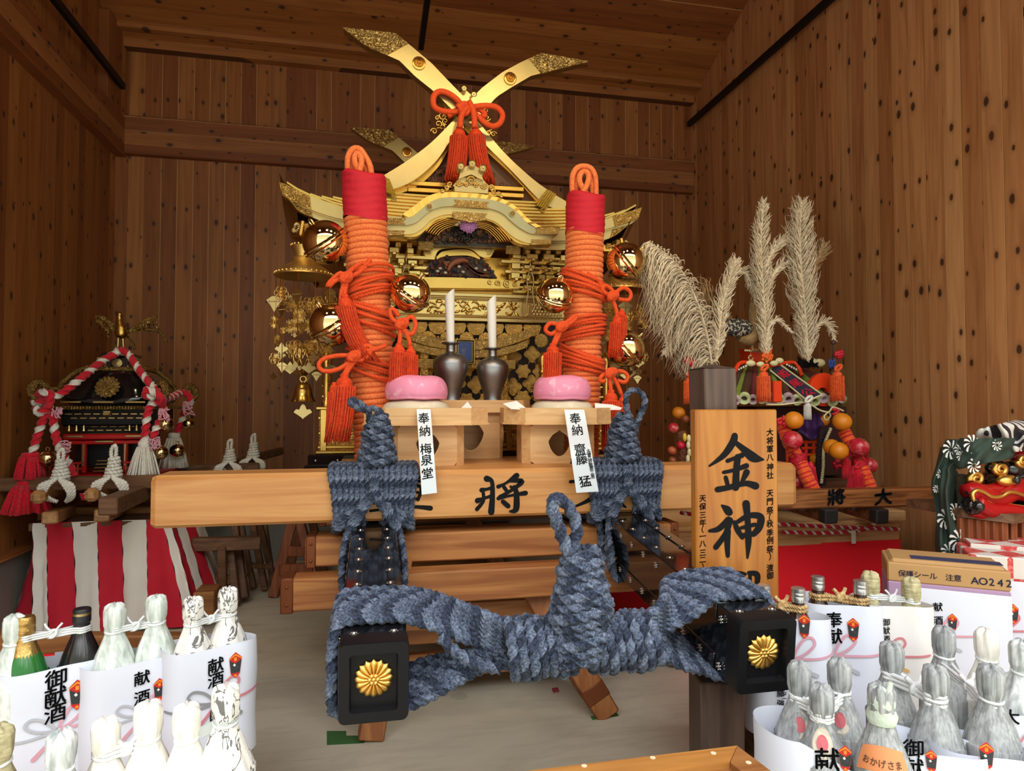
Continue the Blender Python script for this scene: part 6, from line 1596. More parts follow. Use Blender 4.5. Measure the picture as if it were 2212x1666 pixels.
for x, w_ in ((1741, .012), (1757, .012)): m.box(P(x, 975, 2.98), (w_, .014, .11), .002)
for y_ in (955, 968): m.box(P(1748, y_, 2.975), (.085, .014, .012), .002)
for x in (1700, 1715, 1768): m.box(P(x, 975, 3.0), (.012, .012, .14), .002)
m.box(P(1748, 982, 2.97), (.06, .02, .012), .002); hs('little_gate', m, VERM, 20)
m = MB()
for k in range(3): m.rope(spline([P(1776 + 3 * k, 920 + 4 * k, 2.9), P(1771 + 4 * k, 960, 2.9), P(1768 + 3 * k, 1005, 2.9), P(1772 + 3 * k, 1048, 2.9)], 6), .013, 4)
hs('dark_braid', m, plain('dark_braid', H('2e1a22'), .8), 180)
hs('straw_rope', MB().rope(spline([P(1795, 925, 2.86), P(1780, 965, 2.86), P(1778, 1010, 2.86), P(1774, 1045, 2.86)], 6), .007, 5), POD, 180)
hs('base', MB().box(P(1700, 1040, 3.2), (.62, .5, .05), .004), OLDX, 20)
hs('white_cord', MB().tube(spline([P(1655, 874, 2.8), P(1690, 874, 2.8), P(1740, 870, 2.79), P(1770, 886, 2.79), P(1790, 890, 2.79), P(1800, 880, 2.78), P(1822, 888, 2.78)], 8), .0045, 6).tube(spline([P(1790, 890, 2.78), P(1780, 900, 2.78), P(1786, 908, 2.78), P(1794, 898, 2.78), P(1790, 890, 2.78)], 6), .004, 6), POD, 180)
def ztas(label, x, y0, y1, w, Yq, mat=VERMC, grp='orange tassels of the harvest shrine'):
    m = MB(); a = P(x, y0, Yq); tassel(m, a, a.z - P(x, y1, Yq).z, w / 2 * pxd(a))
    for q in (.9, 2.6): m.tube([a + Vector((.018 * math.cos(k), -.01, .012 + .014 * math.sin(k + q))) for k in np.linspace(0, 2 * PI, 13)[:-1]], .005, 6, 0, True)
    tag(obj('tassel', m, mat, None, 180), label, 'tassel', grp)
ztas('orange tassel hanging in front of the taro stem roof', 1649, 800, 868, 26, 2.78)
ztas('orange tassel hanging below the red berries at the ring ornament', 1808, 800, 866, 26, 2.78)
ztas('orange tassel peeking out behind the dark sign post', 1490, 812, 872, 24, 2.95)
ztas('small white tassel hanging in front of the purple curtain', 1744, 868, 906, 14, 2.74, WHITEROPE)
hs('fence_of_stalks', MB().tube(spline([P(1799, 745, 2.9), P(1800, 768, 2.88), P(1797, 800, 2.86)], 5), .005, 6).ball(P(1800, 740, 2.9), .013, 8, 6), BROWN, 60)
hs('blue_knot', MB().tube([P(1797 + 6 * math.cos(a), 786 + 9 * math.sin(2 * a), 2.85) for a in np.linspace(0, 2 * PI, 17)[:-1]], .006, 6, 0, True), plain('blue_cord', H('2c3f86'), .7), 180)
def berries(label, x, y, r, Yq, mat, n=16, br=.009):
    m = MB(); c = P(x, y, Yq); k = pxd(c) * r; gg = random.Random(int(x + y))
    for i in range(n):
        a = gg.uniform(0, 2 * PI); q = math.sqrt(gg.random()); m.ball(c + Vector((k * q * math.cos(a), -.01 * (1 - q), k * q * math.sin(a))), br, 8, 6)
    tag(obj('berry_cluster', m, mat, None, 180), label, 'berries', 'berry clusters on the harvest shrine')
berries('cluster of orange berries in the middle of the roof ridge', 1656, 769, 13, 3.0, plain('berry_orange', H('e0611a'), .35), 22)
berries('cluster of red berries on a stalk above the ring ornament', 1812, 764, 9, 2.86, BERRY, 14, .010)
berries('cluster of red berries beside the dark sign post under the plumes', 1489, 781, 10, 2.95, BERRY, 14, .010)
berries('red berries beside the topmost orange next to the sign board', 1690, 912, 12, 2.72, BERRY, 16, .008)
berries('red berries above the orange at the outer yarn column', 1806, 890, 8, 2.74, BERRY, 10, .008)
berries('small red fruits among the stems behind the straw rope', 1812, 1000, 14, 2.9, BERRY, 14, .011)
for x, y, s in ((1622, 785, 9), (1643, 787, 8), (1672, 785, 8), (1684, 779, 8), (1754, 782, 11), (1770, 784, 12), (1490, 808, 8), (1520, 778, 9)):
    hs('dried_pod', MB().ball(P(x, y, 2.98), .02 * s / 9, 8, 6, 0, (1.3, .7, .8)), POD, 60)
def fruit(nm, label, x, y, r, Yq, mat, cat, grp, sq=.94):
    c = P(x, y, Yq); k = pxd(c) * r; t = thing(nm, label, cat, c, grp)
    pr = [(max(1e-6, math.sin(PI * i / 18)) * k * (1 - (.08 if nm == 'apple' else .02) * math.cos(PI * i / 18) ** 8), -math.cos(PI * i / 18) * k * sq * (1 - (.18 if nm == 'apple' else .05) * math.cos(PI * i / 18) ** 20)) for i in range(19)]
    M = Matrix.Rotation(.5, 3, 'X') @ Matrix.Rotation(.2, 3, 'Y')
    obj('flesh', MB().lathe(pr, c, 24, M), mat, t, 180); s = MB().tube([c + M @ Vector((0, 0, k * sq * .78)), c + M @ Vector((.004, 0, k * sq * 1.08))], k * .06, 6)
    obj('stem', s, CHEST if nm == 'apple' else LEAFG, t)
OG, AG = 'oranges on the harvest shrine', 'apples on the harvest shrine'
fruit('orange', 'orange at the top beside the sign board and the purple curtain', 1715, 908, 20, 2.70, ORG, 'orange', OG)
fruit('orange', 'orange highest on the outer yarn column', 1819, 911, 20, 2.70, ORG, 'orange', OG)
fruit('orange', 'front orange of the touching pair between the yarn columns', 1812, 974, 20, 2.68, ORG, 'orange', OG)
fruit('orange', 'orange tucked behind its twin between the yarn columns', 1797, 966, 18, 2.74, ORG, 'orange', OG)
fruit('orange', 'orange in shade hanging under the white cord', 1776, 907, 15, 2.95, ORG, 'orange', OG)
fruit('orange', 'small orange low in shade beside the little gate', 1762, 992, 13, 2.95, ORG, 'orange', OG)
fruit('orange', 'orange at the far end peeking out past the sign post', 1466, 892, 14, 3.1, ORG, 'orange', OG)
fruit('apple', 'apple with a pale top hung below the orange next to the sign board', 1712, 951, 21, 2.66, APPLE, 'apple', AG)
fruit('apple', 'red apple high on the outer yarn column', 1856, 966, 21, 2.66, APPLE, 'apple', AG)
fruit('apple', 'red apple half hidden behind the outer yarn column', 1877, 1005, 18, 2.74, APPLE, 'apple', AG)
fruit('apple', 'dark red apple at the far end past the sign post', 1455, 925, 12, 3.1, APPLE, 'apple', AG)
fruit('apple', 'red round fruit low down behind the inner yarn column', 1722, 1040, 18, 2.75, APPLE, 'apple', AG)
fruit('apple', 'brick red fruit in the bunch at the outer edge past the sign post', 1452, 974, 10, 3.05, plain('brick_fruit', H('b0532e'), .5), 'fruit', 'fruits at the far end of the harvest shrine')
fruit('apple', 'lowest brown red fruit of the bunch past the sign post', 1453, 995, 9, 3.05, CHEST, 'fruit', 'fruits at the far end of the harvest shrine')
fruit('apple', 'dull red pepper shaped fruit in the middle of the bunch', 1472, 962, 10, 3.02, REDSKIN, 'fruit', 'fruits at the far end of the harvest shrine')
fruit('orange', 'tawny fruit near the top of the bunch', 1480, 905, 9, 3.05, CHEST, 'fruit', 'fruits at the far end of the harvest shrine')
for i, (x, y) in enumerate(((1487, 962), (1489, 978), (1486, 992), (1488, 948), (1479, 945))):
    tag(obj('pod', MB().ball(P(x, y, 2.98), .017, 10, 8, 0, (.6, .6, 1.2)), YEL if i == 4 else POD, None, 60), ('pale peanut pod hanging at the edge of the sign board', 'yellow pod above the peanuts at the edge of the sign board')[i == 4], 'pod', 'pale peanut pods' if i < 4 else None)
hs('grain_bunch', MB().tube(spline([P(1470, 935, 3.05), P(1478, 960, 3.03), P(1476, 1000, 3.03)], 5), .03, 8), plain('grain', H('6a3a24'), .8, bump=.8, bs=80, bd=.02), 60)
def yarn(label, pts, r, seed):
    t = thing('yarn_column', label, 'yarn column', P(*pts[-1]), 'banded yarn columns'); pth = resample(spline([P(*p) for p in pts], 8), .006); m = MB()
    n = len(pth); rad = [r * (1 + .10 * abs(math.sin(i * .55))) * (1 if i < n - 8 else 1 - .06 * (i - n + 8)) for i in range(n)]
    m.tube(pth, rad, 14); o = obj('wound_yarn', m, [VERMC, REDYARN], t, 180)
    mi = [(1 if (i // 14) % 7 in (2, 5) else 0) for i in range(len(o.data.polygons))]; o.data.polygons.foreach_set('material_index', mi)
    k = MB(); e = Vector(pth[-1]); gg = random.Random(seed)
    for i in range(26): k.tube(spline([e, e + Vector((gg.uniform(-.02, .02), gg.uniform(-.02, 0), -.03)), e + Vector((gg.uniform(-.035, .035), gg.uniform(-.03, 0), -.055))], 3), .003, 4)
    obj('fringe', k, REDSKIN, t, 180); mid = Vector(pth[n // 2]); k = MB()
    for i in range(24):
        a0 = gg.uniform(0, 2 * PI); k.tube([mid + Vector((1.25 * r * math.cos(a), 1.25 * r * math.sin(a), gg.uniform(-.008, .008) + (i - 12) * .002 + .02 * math.cos(a + a0))) for a in np.linspace(0, 2 * PI, 13)[:-1]], .002, 4, 0, True)
    obj('red_thread', k, REDSKIN, t, 180)
    for dx, ln in ((.03, .09), (.05, .12)):
        k = MB(); tassel(k, mid + Vector((dx if seed == 1 else -dx, -.02, -.01)), ln, .018, (.02 if seed == 1 else -.02, 0)); obj('tassel', k, REDSKIN, t, 180)
yarn('orange and red banded yarn column slanting down beside the sign board', [(1688, 905, 2.78), (1702, 950, 2.74), (1728, 1000, 2.70), (1752, 1050, 2.66), (1772, 1076, 2.64)], .028, 1)
yarn('orange and red banded yarn column farther out by the wall', [(1822, 930, 2.76), (1846, 975, 2.72), (1866, 1020, 2.68), (1888, 1072, 2.64)], .027, 2)
ztas('red silk tassel hanging beside the pair of oranges', 1828, 985, 1035, 16, 2.7, REDYARN, 'red tassels of the harvest shrine')
ztas('red tassel hanging at the foot of the outer yarn column', 1852, 1010, 1075, 22, 2.66, REDYARN, 'red tassels of the harvest shrine')
# pampas plumes
PAMP = fibre('pampas', H('c4ab86'), H('f0e2c8'), 60, .9, .3, None, (.3, .7), .3); PAMPD = fibre('pampas_tan', H('8f6c40'), H('c29b68'), 60, .9, .3, None, (.3, .7), .3)
def plume(label, spine, w, n, seed, droop=0, mat=PAMP, side=0, L=None):
    gg = random.Random(seed); s = [Vector(q) for q in spline([P(*p) for p in spine], 10)]; k = pxd(s[0]); t = thing('pampas_plume', label, 'pampas plume', s[0], 'pampas plumes'); N = len(s)
    obj('stalk', MB().tube([s[0] + (s[0] - s[1]) * 2.0] + s[:N // 3], .006, 6), LEAFG, t); m = MB()
    m.tube(s, [.010 * (1 - .7 * i / N) for i in range(N)], 6)
    for i in range(n):
        u = gg.random() ** 1.1; j = min(N - 2, int(u * (N - 1))); b_ = s[j]; d = (s[j + 1] - s[j]).normalized()
        sd = Vector((d.z, 0, -d.x)); sgn = gg.choice((-1, 1)) if not side else (side if gg.random() < .85 else -side)
        ww = w * k * gg.uniform(.25, 1.0) * (1 if sgn == (side or sgn) else .3) * (math.sin(PI * min(1, .12 + u * .86)) ** .6); ln = (L or 2.0) * ww * gg.uniform(.8, 1.2)
        e1 = b_ + d * ln * .35 + sd * sgn * ww * .35 + Vector((0, gg.uniform(-.5, .5) * ww, 0)); e2 = b_ + d * ln * (.8 - droop * .5) + sd * sgn * ww * .8 + Vector((0, gg.uniform(-.7, .7) * ww, -droop * ww * .4)); e3 = b_ + d * ln * (1.1 - droop) + sd * sgn * ww * 1.05 + Vector((gg.uniform(-.1, .1) * ww, gg.uniform(-.7, .7) * ww, -droop * ww * 1.1))
        m.tube(spline([b_, e1, e2, e3], 3), [.0016, .0022, .003, .0034, .0034, .003, .0024, .0018, .0012, .0006], 3, caps=False)
    obj('plume', m, mat, t, 180)
plume('large pampas plume arching over towards the gilt bells', [(1536, 788, 3.0), (1524, 715, 2.98), (1500, 640, 2.95), (1460, 570, 2.92), (1400, 522, 2.9)], 92, 1100, 1, .75, PAMP, -1, 1.1)
plume('drooping lower spray of pampas at the outer side of the large plume', [(1530, 770, 3.0), (1505, 715, 2.98), (1465, 722, 2.97), (1436, 765, 2.96)], 22, 220, 2, .4)
plume('short pampas plume pointing up between the large plume and the feathered bird', [(1546, 780, 3.0), (1552, 730, 3.0), (1560, 660, 3.0), (1578, 600, 3.0), (1590, 562, 3.0)], 22, 420, 3, 0)
plume('tan fluffy pampas spray behind the feathered bird', [(1585, 715, 3.12), (1560, 690, 3.12), (1530, 660, 3.12), (1516, 640, 3.12)], 46, 380, 4, .3, PAMPD)
plume('bent pampas spray nodding over the bird head', [(1575, 640, 3.05), (1585, 595, 3.05), (1606, 588, 3.05), (1624, 612, 3.05), (1632, 642, 3.05)], 16, 240, 5, .3)
plume('tallest upright pampas plume above the roof ridge', [(1654, 770, 3.0), (1652, 690, 3.0), (1646, 600, 3.0), (1644, 520, 3.0), (1650, 432, 3.0)], 24, 900, 6, 0)
plume('side spray branching high off the tallest plume', [(1652, 580, 3.0), (1668, 545, 2.98), (1690, 522, 2.97), (1712, 520, 2.96)], 16, 160, 7, .1)
plume('side spray branching lower off the tallest plume', [(1654, 640, 3.0), (1670, 595, 2.98), (1692, 570, 2.97), (1712, 566, 2.96)], 15, 160, 8, .1)
plume('thin drooping pampas tip low beside the tallest plume', [(1655, 745, 3.0), (1662, 705, 2.98), (1682, 692, 2.97), (1714, 720, 2.96)], 10, 110, 9, .3)
plume('upright pampas plume above the black feathers', [(1744, 782, 2.95), (1740, 700, 2.95), (1733, 610, 2.95), (1728, 520, 2.95), (1732, 438, 2.95)], 36, 1000, 10, 0)
plume('tan side plume leaning away from the upright plume toward the wall', [(1745, 640, 2.97), (1758, 580, 2.98), (1772, 550, 2.98), (1780, 528, 2.98)], 18, 220, 11, 0, PAMPD)
plume('small curled pampas spray above the red berries', [(1756, 720, 2.95), (1772, 698, 2.94), (1790, 704, 2.93), (1804, 735, 2.92)], 13, 120, 12, .2)
# bird of seeds and feathers among the plumes
bd = thing('bird_ornament', 'bird ornament with black speckled wing standing among the pampas plumes', 'ornament', P(1625, 755, 3.08))
SPECK = NT('speckled_feathers'); _v = SPECK.obj(); _d = SPECK.voro(_v, 90).outputs['Distance']; SPECK = SPECK.done(SPECK.mix(SPECK.math('GREATER_THAN', _d, .62), (.016, .014, .013), (.42, .37, .30)), .7)
TANF = plain('tan_seed', H('9a7a4e'), .8, var=.4, vs=60, bump=.6, bs=90, bd=.01)
obj('wing', MB().ball(P(1592, 708, 3.05), .085, 16, 12, 0, (1.05, .5, .55)), SPECK, bd, 60)
obj('breast', MB().tube(spline([P(1596, 725, 3.08), P(1622, 728, 3.08), P(1636, 700, 3.08), P(1636, 660, 3.08), P(1640, 640, 3.08)], 6), [.03 + .02 * math.sin(PI * i / 24) for i in range(25)], 10), TANF, bd, 60)
obj('leg', MB().tube([P(1624, 730, 3.08), P(1626, 758, 3.08)], .008, 6).box(P(1636, 757, 3.08), (.05, .05, .012), .003), TANF, bd)
obj('comb', MB().ball(P(1642, 650, 3.04), .016, 8, 6, 0, (.6, .6, 1.6)).ball(P(1640, 666, 3.03), .010, 8, 6), REDSKIN, bd, 60)
m = MB(); gg = random.Random(31)
for k in range(26):
    x = 1720 + 46 * gg.random(); m.prism([P(1752 + gg.uniform(-6, 6), 790 + gg.uniform(-4, 8), 2.92), P(x, 772 + gg.uniform(-4, 16), 2.9), P(x + 5, 780 + gg.uniform(-4, 16), 2.9)], (0, .004, 0))
tag(obj('black_feathers', m, BLACKM, None, 0), 'black feathers lying on the stem roof beside the ring ornament', 'feathers')
# poles, table, cloth under the harvest shrine
DKP = timber('charred_pole', H('7a4a28'), H('3a2113'), 0, .5, 1.6)
t = thing('lettered_pole', 'dark brown square pole with black brush characters in front of the harvest shrine', 'pole', (2.0, 2.5, .73))
obj('timber', MB().beam(P(1560, 1082, 2.50), P(2062, 1070, 2.50), .075, .077, .006), timber('worn_pole', H('9c6032'), H('5d3416'), 0, .42, 2.2), t, 20)
m = MB(); fk = lambda x, y, off=0: P(x, y, 2.459 - off)
for i, ch in enumerate(('將', '大')):
    v_, f_ = glyph(ch, .045); x0 = (1807, 1908)[i]; m.add([fk(x0 + a * 40, 1074 - (b_ + .12 * a) * 36) for a, b_ in v_], f_)
obj('painted_lettering', m, INK, t, 0, 'black brush characters')
for x, lb in ((1798, 'dark iron capped pole end under the lettered pole, nearer the sign board'), (1908, 'dark iron capped pole end under the lettered pole, nearer the wall')):
    t = thing('iron_capped_pole', lb, 'pole', P(x, 1118, 2.42), 'iron capped poles'); a = P(x, 1117, 2.42); b_ = a + Vector((0, 1.2, .06))
    obj('shaft', MB().beam(a + Vector((0, .01, 0)), b_, .056, .054, .006), DKP, t, 20); obj('iron_cap', MB().beam(a, a + Vector((0, .05, .003)), .062, .060, .006), plain('iron', (.03, .028, .027), .5, .6), t, 20)
    obj('bracket', MB().box(a + Vector((-.05, .12, .035)), (.018, .03, .05), .004), plain('iron2', (.12, .12, .12), .5, .6), t, 20)
bar('pale timber lying across the red table at the wall side', P(1860, 1112, 2.72), P(1944, 1112, 2.72), .08, .05, HINOKI, 'timber', 'table_timber', None)
tt = thing('red_table', 'wooden table with a red felt front under the harvest shrine', 'table', (1.9, 3.1, 0))
xl, xr = 1.303, 2.448; yt0 = 2.76
obj('tabletop', MB().box(((xl + xr) / 2, 3.15, .59), (xr - xl, .78, .03), .004), HINOKI, tt, 20)
obj('front_board', MB().box(((xl + xr) / 2, yt0, .548), (xr - xl, .05, .085), .004), timber('pink_pine', H('d9a878'), H('b97f52'), 0, .5, 1.6), tt, 20)
obj('red_felt', MB().grid(lambda u, v: (xl - .02 + (xr - xl + .02) * u, yt0 - .027 - .004 * math.sin(u * 9) - .006 * v, .515 - .5 * v), 30, 6).grid(lambda u, v: (xl - .022, yt0 - .027 + .75 * u, .56 - .54 * v), 12, 6), REDB, tt, 60)
for x in (xl + .06, xr - .06):
    for y in (2.85, 3.45): obj('leg', MB().box((x, y, .29), (.07, .07, .58), .004), OLDW, tt)
m = MB()
m.rope(spline([P(1470, 1108, 2.70), P(1600, 1128, 2.70), P(1683, 1133, 2.70), P(1800, 1139, 2.70), P(1942, 1144, 2.72)], 12), .0085, 5.4, 0, (0, 0, 1)).rope(spline([P(1690, 1150, 2.70), P(1780, 1152, 2.70), P(1860, 1146, 2.70), P(1890, 1130, 2.70)], 10), .0085, 5.4, 0, (0, 0, 1))
tag(obj('twisted_rope', m, RW, None, 180), 'thin red and white twisted rope strung along the front board of the red table', 'rope')
tag(obj('paper_tag', MB().box(P(1844, 1160, 2.69), (.022, .003, .062), .001), WHITE, None, 0), 'small white paper tag hanging from the rope on the red table', 'tag')
# ---------------------------------------------------------------- lion head under its cloth
LY = 1.98
lt_ = thing('slatted_stand', 'dark reddish slatted wooden stand under the lion head', 'stand', P(2160, 1210, LY))
def ls(nm, mb, mat, parent, smooth=50): return obj(nm, mb, mat, parent, smooth)
a, b_ = P(2078, 1118, LY), P(2192, 1132, LY - .1); c_ = P(2260, 1120, LY - .02)
obj('top_board', MB().prism([a, b_, c_ + Vector((0, .0, 0)), a + Vector((.30, .22, 0)), a + Vector((0, .25, 0))], (0, 0, .03)), OLDX, lt_, 20)
for k in range(6):
    p = a.lerp(b_, (k + .8) / 6.2); p2 = Vector((p.x, p.y + .03, .22)); obj('slat', MB().beam(Vector((p.x, p.y + .03, p.z)), p2, .026, .02, .003), RUST, lt_, 20)
for k in range(3): p = b_.lerp(c_, (k + .5) / 3); obj('slat', MB().beam(Vector((p.x, p.y + .03, p.z)), Vector((p.x, p.y + .03, .22)), .026, .02, .003), RUST, lt_, 20)
obj('bottom_board', MB().box(P(2185, 1215, LY + .08), (.36, .24, .03), .004), OLDX, lt_, 20); obj('leg', MB().box((P(2185, 1215, LY + .08).x, LY + .08, .25), (.34, .2, .5), .004), OLDX, lt_, 20)
lh = thing('lion_head', 'lacquered lion dance head with red lips and gold eyes', 'lion head', P(2170, 1112, LY))
ZLH = px(1990, 890, 3.968)
def lp(pts, Y): return [P(x, y, Y) for x, y in ZLH(*pts)]
obj('skull', MB().ball(P(2215, 1050, LY + .08), .148, 28, 18, 0, (1.05, .95, .66)), BLACK, lh, 180)
m = MB(); m.tube(resample(spline(lp(((395, 700), (450, 680), (520, 700), (590, 735), (660, 745), (740, 705), (800, 680), (900, 690), (1000, 680)), LY - .03), 8), .008), .032, 12); m.tube(resample(spline(lp(((420, 660), (520, 690), (600, 690), (680, 670), (780, 650), (880, 640)), LY - .01), 8), .008), .030, 12); obj('upper_lip', m, REDL, lh, 180)
m = MB(); m.tube(resample(spline(lp(((470, 770), (560, 830), (650, 850), (760, 850), (880, 870), (1000, 870)), LY - .05), 8), .008), .026, 12); m.tube(resample(spline(lp(((430, 840), (560, 880), (700, 890), (900, 905), (1000, 905)), LY - .03), 8), .008), .022, 12); obj('lower_lip', m, REDL, lh, 180)
m = MB(); m.tube(resample(spline(lp(((450, 760), (440, 700), (480, 672), (540, 690), (610, 730), (680, 728), (740, 695), (800, 690), (900, 720), (1000, 720)), LY - .065), 8), .006), .007, 8); obj('gold_line', m, G_CREST, lh, 180)
m = MB()
for k in range(7): m.prism(lp(((560 + 55 * k, 755 + 8 * k), (612 + 55 * k, 762 + 8 * k), (610 + 55 * k, 800 + 6 * k), (586 + 55 * k, 818 + 6 * k), (562 + 55 * k, 800 + 6 * k)), LY - .055), (0, .02, 0))
obj('teeth', m, G_CREST, lh, 20)
p = lp(((740, 590),), LY - .03)[0]; obj('eye', MB().ball(p, .034, 18, 12, 0, (1.25, .7, .62)), G_CREST, lh, 180); obj('pupil', MB().ball(lp(((826, 582),), LY - .06)[0], .014, 12, 8, 0, (1, .6, 1.1)), BLACK, lh, 180)
def scroll(c, r, Y, tr, cw, a0, nm, mat, turns=1.6):
    m = MB(); q = ZLH(c)[0]; n = 30; pts = []
    for i in range(n): t = i / n; a = a0 + cw * 2 * PI * turns * t; rr_ = r / 3.968 * (1 - .8 * t); pts.append(P(q[0] + rr_ * math.cos(a), q[1] + rr_ * math.sin(a), Y - .01 * t))
    m.tube(pts, [tr * (1 - .4 * i / n) for i in range(n)], 10, flat=1); return obj(nm, m, mat, lh, 180)
scroll((470, 575), 62, LY + .01, .012, 1, PI * .7, 'ear_scroll', G_CREST); scroll((680, 490), 58, LY + .0, .012, -1, PI * 1.3, 'brow_scroll', G_CREST); scroll((870, 420), 50, LY + .0, .011, -1, PI, 'brow_scroll', G_CREST)
obj('brow', MB().ball(lp(((660, 480),), LY + .03)[0], .05, 14, 10, 0, (1.1, .5, .55)).ball(lp(((820, 490),), LY + .03)[0], .07, 14, 10, 0, (1, .5, .5)), BLACK, lh, 180)
obj('forehead', MB().ball(lp(((870, 380),), LY + .05)[0], .045, 14, 10, 0, (1.2, .6, .8)), REDL, lh, 180)
m = MB().ball(lp(((410, 690),), LY - .03)[0], .012, 10, 8).ball(lp(((490, 810),), LY - .06)[0], .02, 12, 8).ball(lp(((440, 800),), LY - .03)[0], .035, 14, 10); obj('cheek_boss', m, BLACK, lh, 180)
obj('cheek_fur', MB().tube(lp(((330, 540), (345, 640), (350, 740), (330, 800)), LY + .06), [.02, .022, .018, .01], 8), plain('fur_grey', H('57493c'), .9, bump=.8, bs=120, bd=.01), lh, 60)
GRN = plain('green_cloth', H('2f4036'), .8, var=.12, vs=6, bump=.25, bs=18, bd=.01)
def cloth(name, label, L_, R_, Y0, mat, nu=26, nv=34, amp=.014, seed=0):
    Lq = even(L_, nv + 1); Rq = even(R_, nv + 1)
    def fn(u, v):
        i = min(nv, int(round(v * nv))); x = Lq[i][0] + (Rq[i][0] - Lq[i][0]) * u; y = Lq[i][1] + (Rq[i][1] - Lq[i][1]) * u
        d = Y0 - .10 * math.sin(PI * min(1, u * .9 + .05)) ** .7 + amp * math.sin(u * 11 + 3 * math.sin(v * 4 + seed) + v * 5) + amp * .6 * math.sin(u * 23 + v * 9 + seed)
        return P(x, y, d)
    t = thing(name, label, 'cloth', P(*Lq[-1], Y0)); m = MB(); m.grid(fn, nu, nv); obj('fabric', m, mat, t, 180); return t, fn
gc, gfn = cloth('green_cloth', 'dark green cloth with white crest flowers hanging behind the lion head', ZLH((215, 235), (160, 330), (120, 480), (85, 620), (110, 760), (130, 900), (118, 1060), (120, 1180), (160, 1290)), ZLH((330, 235), (380, 400), (300, 480), (330, 560), (310, 700), (320, 860), (370, 1000), (440, 1130), (480, 1290)), LY + .12, GRN)
def pinwheel(m, fn, u, v, r, Yo=-.006, n=9):
    c = fn(u, v); c = Vector(c) + Vector((0, Yo - .004, 0))
    for k in range(n):
        a = 2 * PI * k / n; o = []
        for t_, w_ in ((.25, .06), (.6, .20), (1.0, .22), (1.02, -.05), (.7, -.08), (.25, -.04)):
            aa = a + .5 * t_ + w_; o.append(c + Vector((r * t_ * math.cos(aa), 0, r * t_ * math.sin(aa))))
        m.prism(o, (0, .002, 0))
m = MB()
for u, v, r in ((.35, .08, .034), (.2, .30, .018), (.1, .42, .014), (.3, .64, .036), (.72, .60, .030), (.6, .83, .040), (.86, .84, .018), (.25, .92, .03)): pinwheel(m, gfn, u, v, r)
obj('white_print', m, WHITE, gc, 0)
hc, hfn = cloth('head_cloth', 'green and white flowered cloth draped over the brow of the lion head', ZLH((330, 225), (280, 330), (270, 440), (320, 495)), ZLH((860, 225), (820, 310), (780, 400), (740, 400)), LY + .03, GRN, 30, 16, .012, 2)
m = MB()
for u, v, r in ((.2, .2, .032), (.1, .55, .018), (.28, .93, .026), (.62, .25, .02), (.05, .35, .02)): pinwheel(m, hfn, u, v, r)
obj('white_print', m, WHITE, hc, 0)
ZB_ = NT('zebra_cloth'); _v = ZB_.obj(); w_ = ZB_.n('ShaderNodeTexWave', wave_type='BANDS', bands_direction='DIAGONAL'); ZB_.put(_v, w_.inputs['Vector']); w_.inputs['Scale'].default_value = 9; w_.inputs['Distortion'].default_value = 6; w_.inputs['Detail'].default_value = 1.5; w_.inputs['Detail Scale'].default_value = 1.2
ZEB = ZB_.done(ZB_.mix(ZB_.math('GREATER_THAN', w_.outputs['Fac'], .52), H('2a2026'), H('d9d4cc')), .8)
cloth('zebra_cloth', 'black and white striped cloth heaped on top of the lion head', ZLH((480, 150), (470, 200), (520, 260), (620, 310), (760, 350)), ZLH((800, 70), (960, 80), (1060, 140), (1060, 240), (1000, 320)), LY + .06, ZEB, 30, 20, .016, 4)
# ---------------------------------------------------------------- boxes on the shelf
def pbox(name, label, c, d, rot, parts, cat='box'):
    t = thing(name, label, cat, c); return t
CARD = plain('cardboard', H('b58c58'), .7, var=.05); MAUVE = plain('mauve_print', H('a98aa8'), .7)
def on_box(c, rot, off=0):                                            # local (x along front, y depth, z up) -> world
    M = rotz(rot); c = Vector(c); return lambda x, y, z: c + M @ Vector((x, y, z))
CBZ = .24
pc_ = PD(2066, 1400, 2.02); cb = (pc_.x, pc_.y, CBZ); rt = math.radians(-36); T = on_box(cb, rt)
t = thing('carton', 'brown and mauve drinks carton behind the wrapped bottles', 'carton', cb)
hz_ = .415
obj('lower_carton', MB().box(T(-.02, .1, hz_ * .43), (.32, .2, hz_ * .86), .004, rotz(rt)), MAUVE, t, 20); obj('upper_carton', MB().box(T(-.02, .1, hz_ * .93), (.32, .2, hz_ * .14), .004, rotz(rt)).box(T(-.02, .1, hz_ * 1.0), (.30, .17, .02), .008, rotz(rt)), CARD, t, 20)
m = MB(); row(m, 'AO242', lambda x, y: T(x, -.0015, y), .05, hz_ * .92, .03, .7, .015); row(m, '保護シール 注意', lambda x, y: T(x, -.0015, y), -.14, hz_ * .925, .022, .95, .012)
obj('carton_lettering', m, plain('print_navy', H('2d3050'), .6), t, 0); obj('printed_band', MB().box(T(.01, .06, hz_ + .011), (.24, .05, .001), 0, rotz(rt)), plain('print_navy2', H('353a58'), .6), t, 0)
def check_mat():
    t = NT('check_wrap'); v = t.obj(); k = t.n('ShaderNodeTexChecker'); t.put(t.scale(v, (1, 1, 1), (.03, .02, .01)), k.inputs['Vector']); k.inputs['Scale'].default_value = 13; n = t.noise(v, 90, 3)
    return t.done(t.mix(k.outputs['Fac'], H('d8cfc6'), t.mix(t.ramp(n, [(.5, (0, 0, 0)), (.6, (1, 1, 1))]), H('c2403a'), H('d8706a'))), .6)
CHK = check_mat()
p5 = PD(2225, 1400, 2.06); T5 = on_box((p5.x, p5.y, CBZ), rt)
tag(obj('gift_box', MB().box(T5(-.02, .12, .215), (.26, .22, .43), .004, rotz(rt)), CHK, None, 20), 'gift box in red and white checked paper standing at the edge of the picture', 'box', None)
p6 = PD(2190, 1240, 2.20); T6 = on_box((p6.x, p6.y, CBZ), rt)
